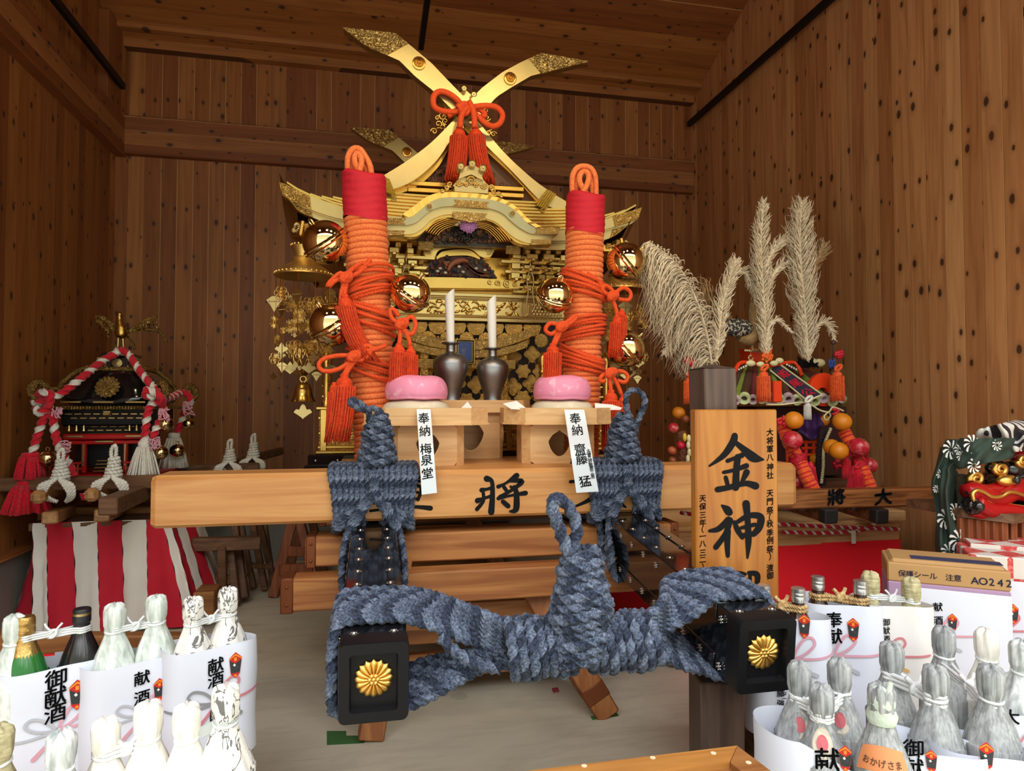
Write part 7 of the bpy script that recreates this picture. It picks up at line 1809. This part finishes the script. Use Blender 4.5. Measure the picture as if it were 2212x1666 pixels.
tag(obj('gift_box', MB().box(T6(.03, .1, .22), (.30, .2, .445), .004, rotz(rt)), CHK, None, 20), 'second checked gift box standing behind, below the lion stand', 'box', None)
# ---------------------------------------------------------------- sake bottles in gift paper
GLB = plain('brown_glass', (.035, .012, .006), .08, spec=.6, var=0); GLG = plain('green_glass', (.02, .16, .03), .08, spec=.6, var=0); GLK = plain('dark_glass', (.012, .010, .012), .10, spec=.6, var=0)
FOIL = plain('gold_foil', H('c09a5a'), .35, .9, bump=.5, bs=70, bd=.006); CAPS = plain('silver_cap', (.62, .62, .62), .28, .9); CAPK = plain('black_cap', (.012, .011, .014), .4)
def streaky(name, c1, c2, lo, hi, sc=(60, 60, 3), rough=.6, print_=None):
    t = NT(name); v = t.obj(); n = t.noise(t.scale(v, sc), 1.0, 4, .5); n2 = t.noise(v, 22, 4, 1.0)
    col = t.mix(t.ramp(t.math('MULTIPLY_ADD', n2, .4, t.math('MULTIPLY', n, .6)), [(lo, (0, 0, 0)), (hi, (1, 1, 1))]), c1, c2)
    if print_:
        d = t.noise(t.scale(v, (1, 1, .8)), print_[0], 3, 1.5); k = t.math('LESS_THAN', t.math('ABSOLUTE', t.math('SUBTRACT', d, .5)), print_[1]); m2 = t.math('GREATER_THAN', t.noise(v, 9, 1), .50)
        col = t.mix(t.math('MULTIPLY', t.math('MULTIPLY', k, m2), .85), col, (.04, .035, .035))
    t.bump(t.math('ADD', n, n2), .5, .004); return t.done(col, rough, 0, .3)
TISSUE = streaky('tissue_paper', H('8f9896'), H('eef0ee'), .38, .60)
TISSG = streaky('tissue_over_dark_glass', H('6a6d6e'), H('bfc2c0'), .32, .70, (150, 150, 2.5))
TISSP = streaky('tissue_pale_green', H('a3b0a4'), H('e6ebe4'), .36, .60)
CREAM = streaky('cream_wrap', H('d6d1c4'), H('f4f1e8'), .35, .6)
PLUM = streaky('plum_print_paper', H('d9d5ca'), H('f2efe8'), .35, .6, print_=(15, .017))
STRAW = streaky('straw_paper', H('8f8763'), H('cfc59a'), .35, .65, (30, 30, 160), .8)
RIB = plain('paper_string', H('dcdedd'), .5); STRAWR = fibre('straw_string', H('a07a45'), H('d8b883'), 120, .9, .6)
PINKP = plain('print_pink', H('d9a0ae'), .7, var=.03); PINKD = plain('print_rose', H('cf8088'), .7, var=.05); GREYP = plain('print_grey', H('b9bcc2'), .7, var=.03); GREYD = plain('print_dark_grey', H('8f9092'), .7); ORP = plain('print_orange', H('dcae6a'), .7)
NR, NO, NK, NP = plain('noshi_red', H('c3201c'), .6), plain('noshi_orange', H('e88a1e'), .6), plain('noshi_dark', H('2c3330'), .6, var=.5, vs=160), plain('noshi_purple', H('5a2a72'), .6)
BP = [(.0525, .0), (.0525, .235), (.050, .255), (.043, .280), (.033, .306), (.024, .328), (.0185, .345), (.0165, .36), (.0165, .372)]
def bprof(k=1.0, ex=0.0, top=True):
    q = [(float(a) * k + ex, float(b_) * k) for a, b_, _ in spline([(a, b_, 0) for a, b_ in BP], 4)]
    return q
def bottle(kind, base, label, tilt=0, k=1.0, sd=0):
    base = Vector(base); t = thing('sake_bottle', label, 'bottle', base, 'sake bottles'); g = random.Random(sd); M = Matrix.Rotation(tilt, 3, 'Y')
    gl = {'brown': GLB, 'green': GLG, 'black': GLK}.get(kind, GLK)
    if kind in ('brown', 'green', 'black'):
        obj('glass', MB().lathe([(1e-5, 0)] + bprof(k), base, 32, M), gl, t, 60)
    m = MB()
    if kind == 'brown':
        m.lathe([(.0178, .360), (.0178, .366), (.0188, .366), (.0188, .374), (.0180, .376), (.0188, .378), (.0188, .384), (.0180, .386), (.0185, .388), (.0185, .397), (.016, .399), (1e-5, .399)], base, 28, M); obj('cap', m, CAPS, t, 30)
    elif kind == 'black':
        m.lathe([(.0185, .340), (.0185, .36), (.0205, .363), (.0205, .393), (.019, .396), (1e-5, .396)], base, 28, M); obj('cap', m, CAPK, t, 30); obj('cap_band', MB().lathe([(.0207, .380), (.0207, .386)], base, 28, M), G_PALE, t)
    elif kind == 'green':
        m.lathe([(.0345, .302), (.026, .325), (.0205, .345), (.0205, .352), (.022, .358), (.022, .366), (.021, .37), (.022, .374), (.0215, .390), (.019, .396), (1e-5, .397)], base, 28, M); obj('gold_foil', m, FOIL, t, 50)
    else:                                                            # wrapped to the neck in paper, gathered and tied
        mat = {'tissue': TISSUE, 'gtissue': TISSG, 'ptissue': TISSP, 'cream': CREAM, 'plum': PLUM, 'straw': STRAW}[kind]
        full = [q for q in bprof(k, .0015) if q[1] < .322 * k] + [(.0235 * k, .334 * k), (.0205 * k, .345 * k), (.0215 * k, .352 * k), (.0245 * k, .364 * k), (.0250 * k, .380 * k), (.0250 * k, .398 * k), (.0225 * k, .407 * k), (.0150 * k, .412 * k), (.005, .414 * k)]
        n = 44; v = []; f = []
        for i, (r, z) in enumerate(full):
            w_ = .0 if z < .24 * k else (.05 if z < .36 * k else .07)
            for j in range(n):
                a = 2 * PI * j / n; q = r * (1 + w_ * math.sin(a * 7 + z * 25 + sd) * .6 + w_ * .5 * math.sin(a * 13 + sd * 2 + z * 60))
                zz = z + (0 if z < .40 * k else .004 * math.sin(a * 5 + sd)); v.append(base + M @ Vector((q * math.cos(a), q * math.sin(a), zz)))
        N = len(full); f = [(i * n + j, i * n + (j + 1) % n, (i + 1) * n + (j + 1) % n, (i + 1) * n + j) for i in range(N - 1) for j in range(n)] + [tuple((N - 1) * n + j for j in range(n))]
        obj('paper_wrap', MB().add(v, f), mat, t, 70)
        obj('neck_tie', MB().tube([base + M @ Vector((.0205 * k * math.cos(a), .0205 * k * math.sin(a), .346 * k + .003 * math.sin(a))) for a in np.linspace(0, 2 * PI, 25)[:-1]], .0035, 6, 0, True), RIB, t, 180)
    return t
def neck(b_, z=.345): return Vector(b_) + Vector((0, 0, z))
def tie(label, a, b_, mat=RIB, z=.345, r=.003, n=3, nm='tie_string', grp='strings tying the sake bottles', big=False):
    a, b_ = neck(a, z), neck(b_, z); d = (b_ - a).normalized(); m = MB(); sd = Vector((-d.y, d.x, 0)); R_ = .0205
    for k in range(n):
        zz = Vector((0, 0, (k - 1) * r * 1.8))
        pth = [a - d * R_, a - d * R_ * .6 + sd * R_ * .8, a + sd * R_, a + d * R_ * .9 + sd * R_ * .5, a.lerp(b_, .5) + sd * .003 * k - Vector((0, 0, .004)), b_ - d * R_ * .9 - sd * R_ * .5, b_ - sd * R_, b_ + d * R_, b_ + sd * R_, b_ - d * R_ * .9 + sd * R_ * .5, a.lerp(b_, .5) - sd * .004, a + d * R_ * .9 - sd * R_ * .6, a - sd * R_, a - d * R_]
        P_ = spline([p + zz for p in pth], 6)
        if big: m.rope(P_, r, 4)
        else: m.tube(P_, r, 6)
    c = a.lerp(b_, .5)
    for q in (.3, 2.1): m.tube([c + Vector((.010 * math.cos(s), -.008, .010 * math.sin(s + q))) for s in np.linspace(0, 2 * PI, 13)[:-1]], r * 1.1, 6, 0, True)
    for s in (-1, 1): m.tube(spline([c, c + Vector((s * .012, -.006, .014)), c + Vector((s * .02, -.002, .024))], 4), r, 6)
    tag(obj(nm, m, mat, None, 180), label, 'string', grp)
class Pack:                                                          # gift paper round bottles, with printed cords, emblem and brush text
    def __init__(s, name, label, px_, py_, depth, rot, zb, h, a=.053, r=.058, mat=None, tops=(0, 0)):
        c = PD(px_, py_, depth); s.c = Vector((c.x, c.y, zb)); s.rot = rt = math.radians(rot); s.M = rotz(rt); s.a, s.r, s.h = a, r, h
        s.t = thing(name, label, 'gift paper', s.c, 'papers wrapped round sake bottles'); per = 4 * a + 2 * PI * r
        m = MB(); nu, nv = 72, 10
        def fn(u, v, o=0):
            x = (u - .5) * per; z = h * v + (tops[0] + (tops[1] - tops[0]) * min(1, max(0, (x + a) / (2 * a))) + .004 * math.sin(x * 25)) * v
            return s.at(x, z, o + .0015 * math.sin(z * 30 + x * 12) * 1.0)
        m.grid(lambda u, v: fn(u, v), nu, nv); m.grid(lambda u, v: fn(1 - u, v, -.0012), nu, nv)
        obj('paper', m, mat or PAPER, s.t, 180)
    def at(s, x, z, o=0):
        a, r = s.a, s.r
        L = 2 * a + PI * r
        ax = abs(x); sg = 1 if x >= 0 else -1
        if ax <= a: p = (x, -(r + o), z)
        elif ax <= a + PI * r: f = (ax - a) / r; p = (sg * (a + (r + o) * math.sin(f)), -(r + o) * math.cos(f), z)
        else: p = (sg * (a - (ax - a - PI * r)), r + o, z)
        return s.c + s.M @ Vector(p)
    def loc(s, px_, py_):                                            # pixel -> position on the paper's front
        d = ray(px_, py_); n = s.M @ Vector((0, -1, 0)); p0 = s.c + n * s.r; t = (p0 - EYE).dot(n) / d.dot(n); q = s.M.transposed() @ (EYE + d * t - s.c)
        x = q.x
        if abs(x) > s.a: x = math.copysign(s.a + s.r * math.asin(min(1, (abs(x) - s.a) / s.r * .95)), x)
        return x, q.z
    def print(s, text=(), bow=None, noshi=None, cols=None, dark=.0):
        k = MB()
        for tx, x, y, y2, size in text:                              # column between two pixel rows
            X, z0 = s.loc(x, y); _, z1 = s.loc(x, y2); n = len(tx); sz = size
            column(k, tx, lambda u, w_: s.at(u, w_, .0042), X, 0, sz, rowy=[z0 + (z1 - z0) * (i / max(1, n - 1)) for i in range(n)], bold=.02, slant=.14)
        if text: obj('brush_lettering', k, INK, s.t, 0, 'black brush characters')
        if bow:
            bx, by, w_ = bow; X, Z = s.loc(bx, by); e = s.loc(bx + w_, by)[0] - X; m = MB(); c1, c2 = cols or (GREYP, PINKP)
            fp = lambda x, y, off=0: s.at(X + x * e, Z + y * e, .0034 + off)
            L = .12
            stroke(m, [(-2.2, -.10, L), (-1.2, -.20, L), (0, 0, L)], fp, 0, 0); stroke(m, [(0, 0, L), (-.45, .50, L), (-.95, .68, L), (-1.18, .42, L), (-.75, .10, L), (0, 0, L)], fp, .0002, 0); stroke(m, [(0, 0, L), (.5, -.40, L * 1.2), (1.05, -.66, L * 1.7)], fp, .0003, 0)
            stroke(m, [(0, 0, L), (.22, .55, L), (.52, 1.0, L), (.84, 1.10, L), (.96, .78, L), (.55, .30, L), (0, 0, L)], fp, .0004, 1); stroke(m, [(0, 0, L), (1.0, .12, L), (2.2, .28, L)], fp, .0005, 1); stroke(m, [(0, 0, L), (-.4, -.55, L * 1.2), (-.85, -1.05, L * 1.7)], fp, .0006, 1); stroke(m, [(0, .07, .2), (0, -.07, .2)], fp, .0008, 0)
            obj('printed_cord', m, [c1, c2], s.t, 0)
        if noshi:
            nx, ny, hh = noshi; X, Z = s.loc(nx, ny); e = abs(s.loc(nx, ny - hh / 2)[1] - s.loc(nx, ny + hh / 2)[1]); m = MB(); w_ = .225
            def pg(pts, o, mi): m.add([s.at(X + x * e, Z + y * e, .0044 + o) for x, y in pts], [tuple(range(len(pts)))], mi)
            pg([(0, .5), (-w_, .28), (-w_ * .72, -.33), (0, -.5), (w_ * .72, -.33), (w_, .28)], 0, 0); pg([(-w_ * .95, .20), (-w_ * .70, -.28), (0, -.30), (w_ * .70, -.28), (w_ * .95, .20), (0, .06)], .0003, 2)
            pg([(-.05, .30), (-.05, .16), (.05, .16), (.05, .30)], .0005, 1); pg([(-w_, .26), (0, .44), (w_, .26), (w_ * .9, .23), (0, .36), (-w_ * .9, .23)], .0004, 1); pg([(0, -.33), (-.07, -.40), (0, -.45), (.07, -.40)], .0004, 1)
            pg([(-.09, .02), (-.03, .07), (.02, .0), (-.04, -.05)], .0006, 4); pg([(.03, -.08), (.09, -.04), (.10, -.14)], .0006, 3)
            obj('printed_emblem', m, [NR, NO, NK, NP, WHITE], s.t, 0, 'small red and dark printed emblem')
        return s
    def spot(s, x, y=0): return s.c + s.M @ Vector((x, y, 0))
# left shelf, back row
ZL0 = .236
for b_, lab in ((MB().box((-.84, 1.66, ZL0 - .022), (.90, .30, .04), .004, rotz(math.radians(18))), 'wooden shelf board under the back row of bottles beside the striped cloth'),
                (MB().box((-.74, 1.36, .108), (.90, .30, .04), .004, rotz(math.radians(18))), 'lower wooden shelf board under the front row of bottles beside the striped cloth')):
    tag(obj('shelf_board', b_, BENCH, None, 20), lab, 'board', 'boards of the bottle shelves')
tag(obj('shelf_riser', MB().box((-.84, 1.67, .108), (.86, .24, .212), .004, rotz(math.radians(18))), DARKW, None, 20), 'dark wooden bench body under the bottles beside the striped cloth', 'bench')
bar('long low timber behind the bottles at the foot of the striped cloth', PD(-30, 1402, 2.5), PD(402, 1402, 2.65), .06, .12, BENCH, 'timber', 'shelf_timber', None)
tag(obj('red_cloth', MB().box(PD(180, 1432, 2.5), (.55, .03, .08), .01), REDB, None), 'strip of red cloth behind the bottles under the low timber', 'cloth')
RL = 18
def bspot(kind, pk, f, label, k=1.0, sd=0, dy=0):
    c = pk.spot(f * pk.a, dy); return bottle(kind, c, label, 0, k, sd), tuple(c)
def bott(kind, x, y, depth, label, zb, k=1.0, sd=0, tilt=0):
    c = PD(x, y, depth); return bottle(kind, (c.x, c.y, zb), label, tilt, k, sd), (c.x, c.y, zb)
p = Pack('gift_paper', 'gift paper at the very edge of the picture beside the green bottle', -62, 1500, 1.60, RL, ZL0, .265); p.print(noshi=(8, 1545, 60), bow=(-30, 1590, 34))
_, n0 = bott('ptissue', 28, 1500, 1.62, 'tissue wrapped bottle at the very edge of the picture', ZL0, .97, 1)
p = Pack('gift_paper', 'gift paper with three large brush characters round the green and the dark bottle', 112, 1500, 1.66, RL, ZL0, .275, .060)
p.print((('御献酒', 121, 1466, 1540, .047), ('小', 124, 1612, 1612, .05)), (124, 1578, 58), (167, 1500, 66), (GREYP, PINKP))
_, a = bspot('green', p, -.95, 'green glass bottle with a gold foil neck', 1, 2, -.004); _, b2 = bspot('black', p, 1, 'dark bottle with a black cap tied to the green one', 1, 3, .004); tie('white string tying the green bottle to the dark bottle', a, b2)
p = Pack('gift_paper', 'gift paper round the two pale green tissue wrapped bottles', 284, 1500, 1.71, RL, ZL0, .268, .058)
p.print((('献酒', 307, 1464, 1506, .037),), (308, 1544, 46), (344, 1489, 50), (GREYP, PINKP))
_, a = bott('ptissue', 245, 1500, 1.69, 'tissue wrapped bottle nearer the dark bottle in the back row', ZL0, .985, 4); _, b2 = bott('ptissue', 335, 1500, 1.74, 'tissue wrapped bottle with a flaring paper end in the back row', ZL0, 1.0, 5); tie('white string tying the two pale tissue wrapped bottles together', a, b2)
p = Pack('gift_paper', 'gift paper with a grey and pink bow round the two plum print bottles', 453, 1500, 1.76, RL, ZL0, .288, .058)
p.print((('献酒', 466, 1437, 1468, .040), ('田', 465, 1543, 1543, .03)), (467, 1518, 50), (508, 1436, 56), (GREYD, PINKD))
_, a = bott('plum', 415, 1500, 1.74, 'plum print wrapped bottle beside the tissue wrapped pair in the back row', ZL0, .99, 6); _, b2 = bott('plum', 490, 1500, 1.80, 'plum print wrapped bottle at the end of the back row', ZL0, 1.01, 7); tie('white string tying the two plum print bottles of the back row together', a, b2)
# left shelf, front row
ZF = .130
_, a = bott('tissue', 132, 1600, 1.24, 'tissue wrapped bottle top poking up in front of the three large characters', ZF, 1.0, 8)
_, a = bott('cream', 228, 1600, 1.30, 'cream wrapped bottle top, lower one of the tied pair in the front row', ZF, .985, 9); _, b2 = bott('cream', 320, 1600, 1.33, 'cream wrapped bottle top, taller one of the tied pair in the front row', ZF, 1.03, 10); tie('paper cord tying the two cream wrapped bottles', a, b2, RIB, .345, .0045)
_, a = bott('cream', 403, 1600, 1.34, 'cream wrapped bottle joined by a flat grey band to its neighbour', ZF, 1.01, 11); _, b2 = bott('plum', 487, 1600, 1.36, 'plum print bottle nearest the bench end in the front row', ZF, 1.08, 12)
m = MB(); q0, q1 = neck(a, .348), neck(b2, .375); m.beam(q0, q1, .003, .022, .001); m.lathe([(.0235, -.011), (.0235, .011)], q1, 24); tag(obj('paper_band', m, plain('band_grey', H('b4b9b8'), .6), None, 30), 'flat grey paper band joining the cream bottle to the plum print bottle', 'band')
_, a = bott('straw', -4, 1600, 1.26, 'straw paper bottle top cut by the edge of the picture in the front row', ZF, 1.0, 13)
p = Pack('gift_paper', 'plain gift paper at the end of the front row by the bench end', 520, 1700, 1.36, RL, ZF, .20, .02, .045)
# right shelf, back row
RR_, ZR0 = -36, .243
d0 = rotz(math.radians(RR_)) @ Vector((1, 0, 0))
c0 = PD(1880, 1500, 1.95)
for off, dy, zz, lab in ((0, .02, ZR0 - .028, 'wooden shelf board under the back row of bottles beside the sign post'), (0.0, -.34, .118, 'lower wooden shelf board under the front row of bottles beside the sign post')):
    q = Vector((c0.x, c0.y, 0)) + rotz(math.radians(RR_)) @ Vector((.12, dy, 0)); tag(obj('shelf_board', MB().box((q.x, q.y, zz), (1.18, .30, .05), .004, rotz(math.radians(RR_))), BENCH, None, 20), lab, 'board', 'boards of the bottle shelves')
q = Vector((c0.x, c0.y, 0)) + rotz(math.radians(RR_)) @ Vector((.12, .03, 0)); tag(obj('shelf_riser', MB().box((q.x, q.y, .108), (1.14, .24, .212), .004, rotz(math.radians(RR_))), OLDX, None, 20), 'wooden bench body under the bottles beside the sign post', 'bench')
q = Vector((c0.x, c0.y, 0)) + rotz(math.radians(RR_)) @ Vector((.30, .36, 0)); tag(obj('shelf_platform', MB().box((q.x, q.y, .12), (.95, .34, .236), .004, rotz(math.radians(RR_))), OLDX, None, 20), 'wooden platform under the carton and the gift boxes', 'bench')
p = Pack('gift_paper', 'gift paper half hidden behind the pole end beside the sign board', 1700, 1420, 1.86, -30, ZR0, .325, .056)
p.print((('齋藤　強', 1686, 1487, 1518, .020), ('センター', 1694, 1478, 1508, .014)), (1712, 1424, 50), (1737, 1352, 54), (GREYP, PINKP))
_, a = bspot('brown', p, .55, 'brown glass bottle with a silver cap standing nearest the sign board', 1, 20); _, b2 = bspot('brown', p, -1.05, 'brown glass bottle hidden behind the sign board', 1, 21); tie('straw cord round the neck of the brown bottle nearest the sign board', a, b2, STRAWR, .348, .0055, 2, big=True)
p = Pack('gift_paper', 'gift paper with two large brush characters round the tied brown bottles', 1814, 1420, 1.95, RR_, ZR0, .335, .056)
p.print((('奉献', 1801, 1339, 1374, .046),), (1800, 1416, 50), (1843, 1360, 52), (GREYP, PINKP))
_, a = bspot('brown', p, -1, 'brown glass bottle with a silver cap, taller looking one of the straw tied pair', 1, 22); _, b2 = bspot('brown', p, 1, 'brown glass bottle with a silver cap beside the straw paper bottles', 1, 23); tie('knotted straw cord tying two brown bottles', a, b2, STRAWR, .345, .0055, 2, big=True)
p = Pack('gift_paper', 'cream gift paper with an orange and pink bow round the straw paper bottles', 1926, 1420, 1.94, RR_, ZR0, .335, .052, .056, PAPERC)
p.print((('御献酒', 1913, 1344, 1380, .022), ('北', 1906, 1456, 1456, .016)), (1913, 1417, 44), None, (ORP, PINKD))
_, a = bspot('straw', p, -1, 'straw paper wrapped bottle beside the brown bottles', 1.0, 24); _, b2 = bspot('straw', p, 1, 'straw paper wrapped bottle in front of the carton', .985, 25); tie('white twine tying the two straw paper bottles', a, b2, RIB, .345, .0032)
class Flat(Pack):
    def __init__(s, label, T, x0, x1, z0, z1, rot):
        s.rot = math.radians(rot); s.M = rotz(s.rot); s.a = 5; s.r = 0; s.h = z1; s.c = T((x0 + x1) / 2, -.004, 0); w_ = (x1 - x0) / 2
        s.t = thing('gift_sheet', label, 'gift paper', s.c, 'gift sheets pasted on boxes'); obj('paper', MB().box(s.c + Vector((0, 0, (z0 + z1) / 2)), (w_ * 2, .003, z1 - z0), .0005, s.M), PAPER, s.t, 0)
p = Flat('white gift sheet pasted on the front of the mauve carton', T, -.115, .14, .02, .345, RR_)
p.print((('献酒', 2025, 1311, 1340, .028), ('いのう', 2027, 1405, 1430, .020)), (2025, 1374, 46), (2057, 1345, 40), (GREYP, PINKP))
p = Flat('white gift sheet pasted on the checked gift box', T5, -.145, .12, .06, .36, RR_)
p.print((('御神酒', 2159, 1291, 1334, .036), ('中西薬局', 2160, 1390, 1446, .026)), (2157, 1363, 46), (2188, 1326, 44), (GREYP, PINKD))
# right shelf, front row
ZR1 = .143
_, a = bott('gtissue', 1728, 1560, 1.50, 'grey tissue wrapped bottle nearest the pole end in the tied group of three', ZR1, 1.03, 30); _, b2 = bott('gtissue', 1815, 1560, 1.52, 'grey tissue wrapped bottle at the back of the tied group of three', ZR1, 1.03, 31); _, c3 = bott('gtissue', 1776, 1560, 1.42, 'grey tissue wrapped bottle at the front of the tied group of three', ZR1, .99, 32)
tie('white paper cord tying two bottles of the group of three', a, c3, RIB, .345, .004); tie('white paper cord tying the front bottle to the back bottle of the group of three', c3, b2, RIB, .345, .004)
for q in (a, b2, c3):
    nn = (EYE - Vector(q)); nn.z = 0; nn.normalize(); fx = Vector((-nn.y, nn.x, 0)); m = MB()
    for rr_, mi, o in ((.029, 0, 0), (.026, 1, .0006), (.015, 2, .0012)):
        n = 28; v = []
        for i in range(n):
            b4 = 2 * PI * i / n; u, zz = rr_ * math.cos(b4), rr_ * math.sin(b4); f = u / .054
            rad = float(np.interp(.305 + zz, [p_[1] for p_ in BP], [p_[0] for p_ in BP])) + .0055 + o; v.append(Vector(q) + Vector((0, 0, .305 + zz)) + fx * (-(rad) * math.sin(f)) + nn * (rad * math.cos(f)))
        m.add(v, [tuple(range(n))[::-1]], mi)
    tag(obj('round_label', m, [plain('label_rim', H('b9b49f'), .6), plain('label_cream', H('cfc4b2'), .6), plain('label_red', H('c8626a'), .6)], None, 0), ('round red label on the group bottle nearest the pole end', 'round red label on the back bottle of the group', 'round red label on the front bottle of the group')[(a, b2, c3).index(q)], 'label', 'round bottle labels')
p = Pack('gift_paper', 'gift paper round the group of three grey tissue wrapped bottles', 1772, 1600, 1.46, -28, ZR1, .262, .050, .088, None, (.045, -.01)); p.print((('献酒', 1786, 1640, 1685, .050),), None, (1825, 1637, 58))
_, a = bott('gtissue', 1905, 1560, 1.36, 'tissue wrapped bottle with an orange label and a green paper top', ZR1 + .015, 1.02, 33); _, b2 = bott('gtissue', 1928, 1560, 1.60, 'tissue wrapped bottle right behind the orange labelled one', ZR1, 1.05, 34); _, c3 = bott('gtissue', 2022, 1560, 1.48, 'tissue wrapped bottle above the paper with large brush characters', ZR1, 1.03, 35)
tie('broad white paper cord between the orange labelled bottle and its neighbour', b2, c3, RIB, .355, .0055)
nn = (EYE - Vector(a)); nn.z = 0; nn.normalize(); fx = Vector((-nn.y, nn.x, 0))
def lab(x, z, o=0): f = x / .055; q = float(np.interp(z / 1.02, [p_[1] for p_ in BP], [p_[0] for p_ in BP])) * 1.02 + .0045 + o; return Vector(a) + Vector((0, 0, z)) - fx * q * math.sin(f) + nn * q * math.cos(f)
m = MB().grid(lambda u, v: lab((u - .5) * .108, .258 + .045 * v + .010 * (1 - (2 * u - 1) ** 2)), 12, 3); t = tag(obj('orange_label', m, plain('label_orange', H('d98a55'), .6), None, 60), 'orange paper label with brush lettering on the green topped bottle', 'label')
k = MB(); row(k, 'おかげさま', lambda x, y: lab(-x, y, .0008), -.034, .283, .016, 1.05, .02); obj('brush_lettering', k, plain('ink_brown', (.10, .04, .02), .6), t, 0)
tag(obj('green_topper', MB().lathe([(.026, .345), (.030, .36), (.024, .375), (.026, .385), (.024, .405), (.016, .418), (1e-5, .42)], a, 20).tube([Vector(a) + Vector((.0, -.02, .41)), Vector(a) + Vector((.006, -.018, .43)), Vector(a) + Vector((.012, -.01, .425))], .005, 6), plain('topper_green', H('c2cfbd'), .7, bump=.6, bs=40, bd=.01), None, 60), 'pale green crumpled paper top on the orange labelled bottle', 'paper')
p = Pack('gift_paper', 'gift paper with large brush characters below the broad white cord', 2010, 1650, 1.44, RR_, ZR1, .278, .052, .058); p.print((('御献', 1972, 1616, 1656, .040),), None, (2011, 1643, 50))
p = Pack('gift_paper', 'gift paper in the front row under the two bottles nearest the edge', 2130, 1650, 1.42, RR_, ZR1, .283, .052, .058); p.print((), None, (2130, 1632, 62))
_, a = bott('gtissue', 2142, 1560, 1.46, 'dark bottle showing through tissue near the edge of the picture in the front row', ZR1, 1.05, 36); _, b2 = bott('gtissue', 2042, 1560, 1.70, 'tissue wrapped bottle standing behind, below the carton sheet', ZR1, 1.06, 37); _, c3 = bott('cream', 2135, 1560, 1.66, 'white wrapped bottle top behind the dark tissue wrapped bottle', ZR1, 1.08, 38); tie('twisted white paper cord tying the bottle under the carton sheet', b2, a, RIB, .345, .004)
_, d4 = bott('tissue', 2212, 1560, 1.58, 'tissue wrapped bottle cut by the edge of the picture', ZR1, 1.08, 39); tie('white knotted cord between the white wrapped bottle and the one at the edge', c3, d4, RIB, .345, .0045)
p = Pack('gift_paper', 'gift paper cut by the edge of the picture in the front row', 2232, 1600, 1.56, RR_, ZR1, .30, .052, .058); p.print((('大', 2182, 1548, 1548, .036),), (2200, 1612, 40), None, (GREYP, PINKD))
# post under the pole end, and the edge of the offertory frame in front
q = PD(1567, 1560, 1.78); tag(obj('bench_post', MB().box((q.x, q.y + .05, .205), (.118, .118, .41), .004, rotz(-.20)), DARKW, None, 20), 'dark square wooden post standing under the pole end beside the bottle bench', 'post')
FZ = .5; t = thing('wooden_crate', 'honey coloured wooden crate rim with pale dowels at the bottom edge of the picture', 'crate', PZ(1400, 1650, FZ))
A_, B_, C_, D_ = PZ(1150, 1664, FZ), PZ(1592, 1611, FZ), PZ(1668, 1668, FZ), PZ(1100, 1700, FZ)
d = (B_ - A_).normalized(); nrm = Vector((d.y, -d.x, 0)); w_ = .05
e = (C_ - B_).normalized(); n2 = Vector((e.y, -e.x, 0))
den = nrm.x * n2.y - nrm.y * n2.x; BI = B_ + Vector(((w_ * n2.y - w_ * nrm.y) / den, (nrm.x * w_ - n2.x * w_) / den, 0))
obj('rail', MB().prism([A_ - d * .1, B_, BI, A_ - d * .1 + nrm * w_][::-1], (0, 0, -.06)), timber('frame_wood', H('b9803f'), H('94602b'), 0, .4, 1.0), t, 20)
obj('rail', MB().prism([B_ + e * .0015, C_ + e * .4, C_ + e * .4 + n2 * w_, BI + e * .0015][::-1], (0, 0, -.06)), BENCH, t, 20)
obj('panel', MB().prism([A_ - d * .1 + nrm * .03, BI - nrm * .02 - n2 * .02, C_ + e * .4 + n2 * .03, A_ - d * .1 + nrm * .5][::-1], (0, 0, -.03)).mapped(lambda p_: p_ + Vector((0, 0, -.012))), BENCH, t, 20)
obj('box_side', MB().box((A_ + B_) / 2 + nrm * .2 + Vector((0, 0, -.28)), ((B_ - A_).length * .9, .3, .44), .004, rotz(math.atan2(d.y, d.x))), OLDX, t, 20)
m = MB()
for x, y in ((1262, 1655), (1410, 1637.5), (1541, 1627.5), (1617, 1648)): m.lathe([(.0052, -.004), (.0052, .0008), (1e-5, .001)], PZ(x, y, FZ), 14)
obj('dowel', m, plain('dowel_pale', H('d9c7a4'), .6), t, 30)
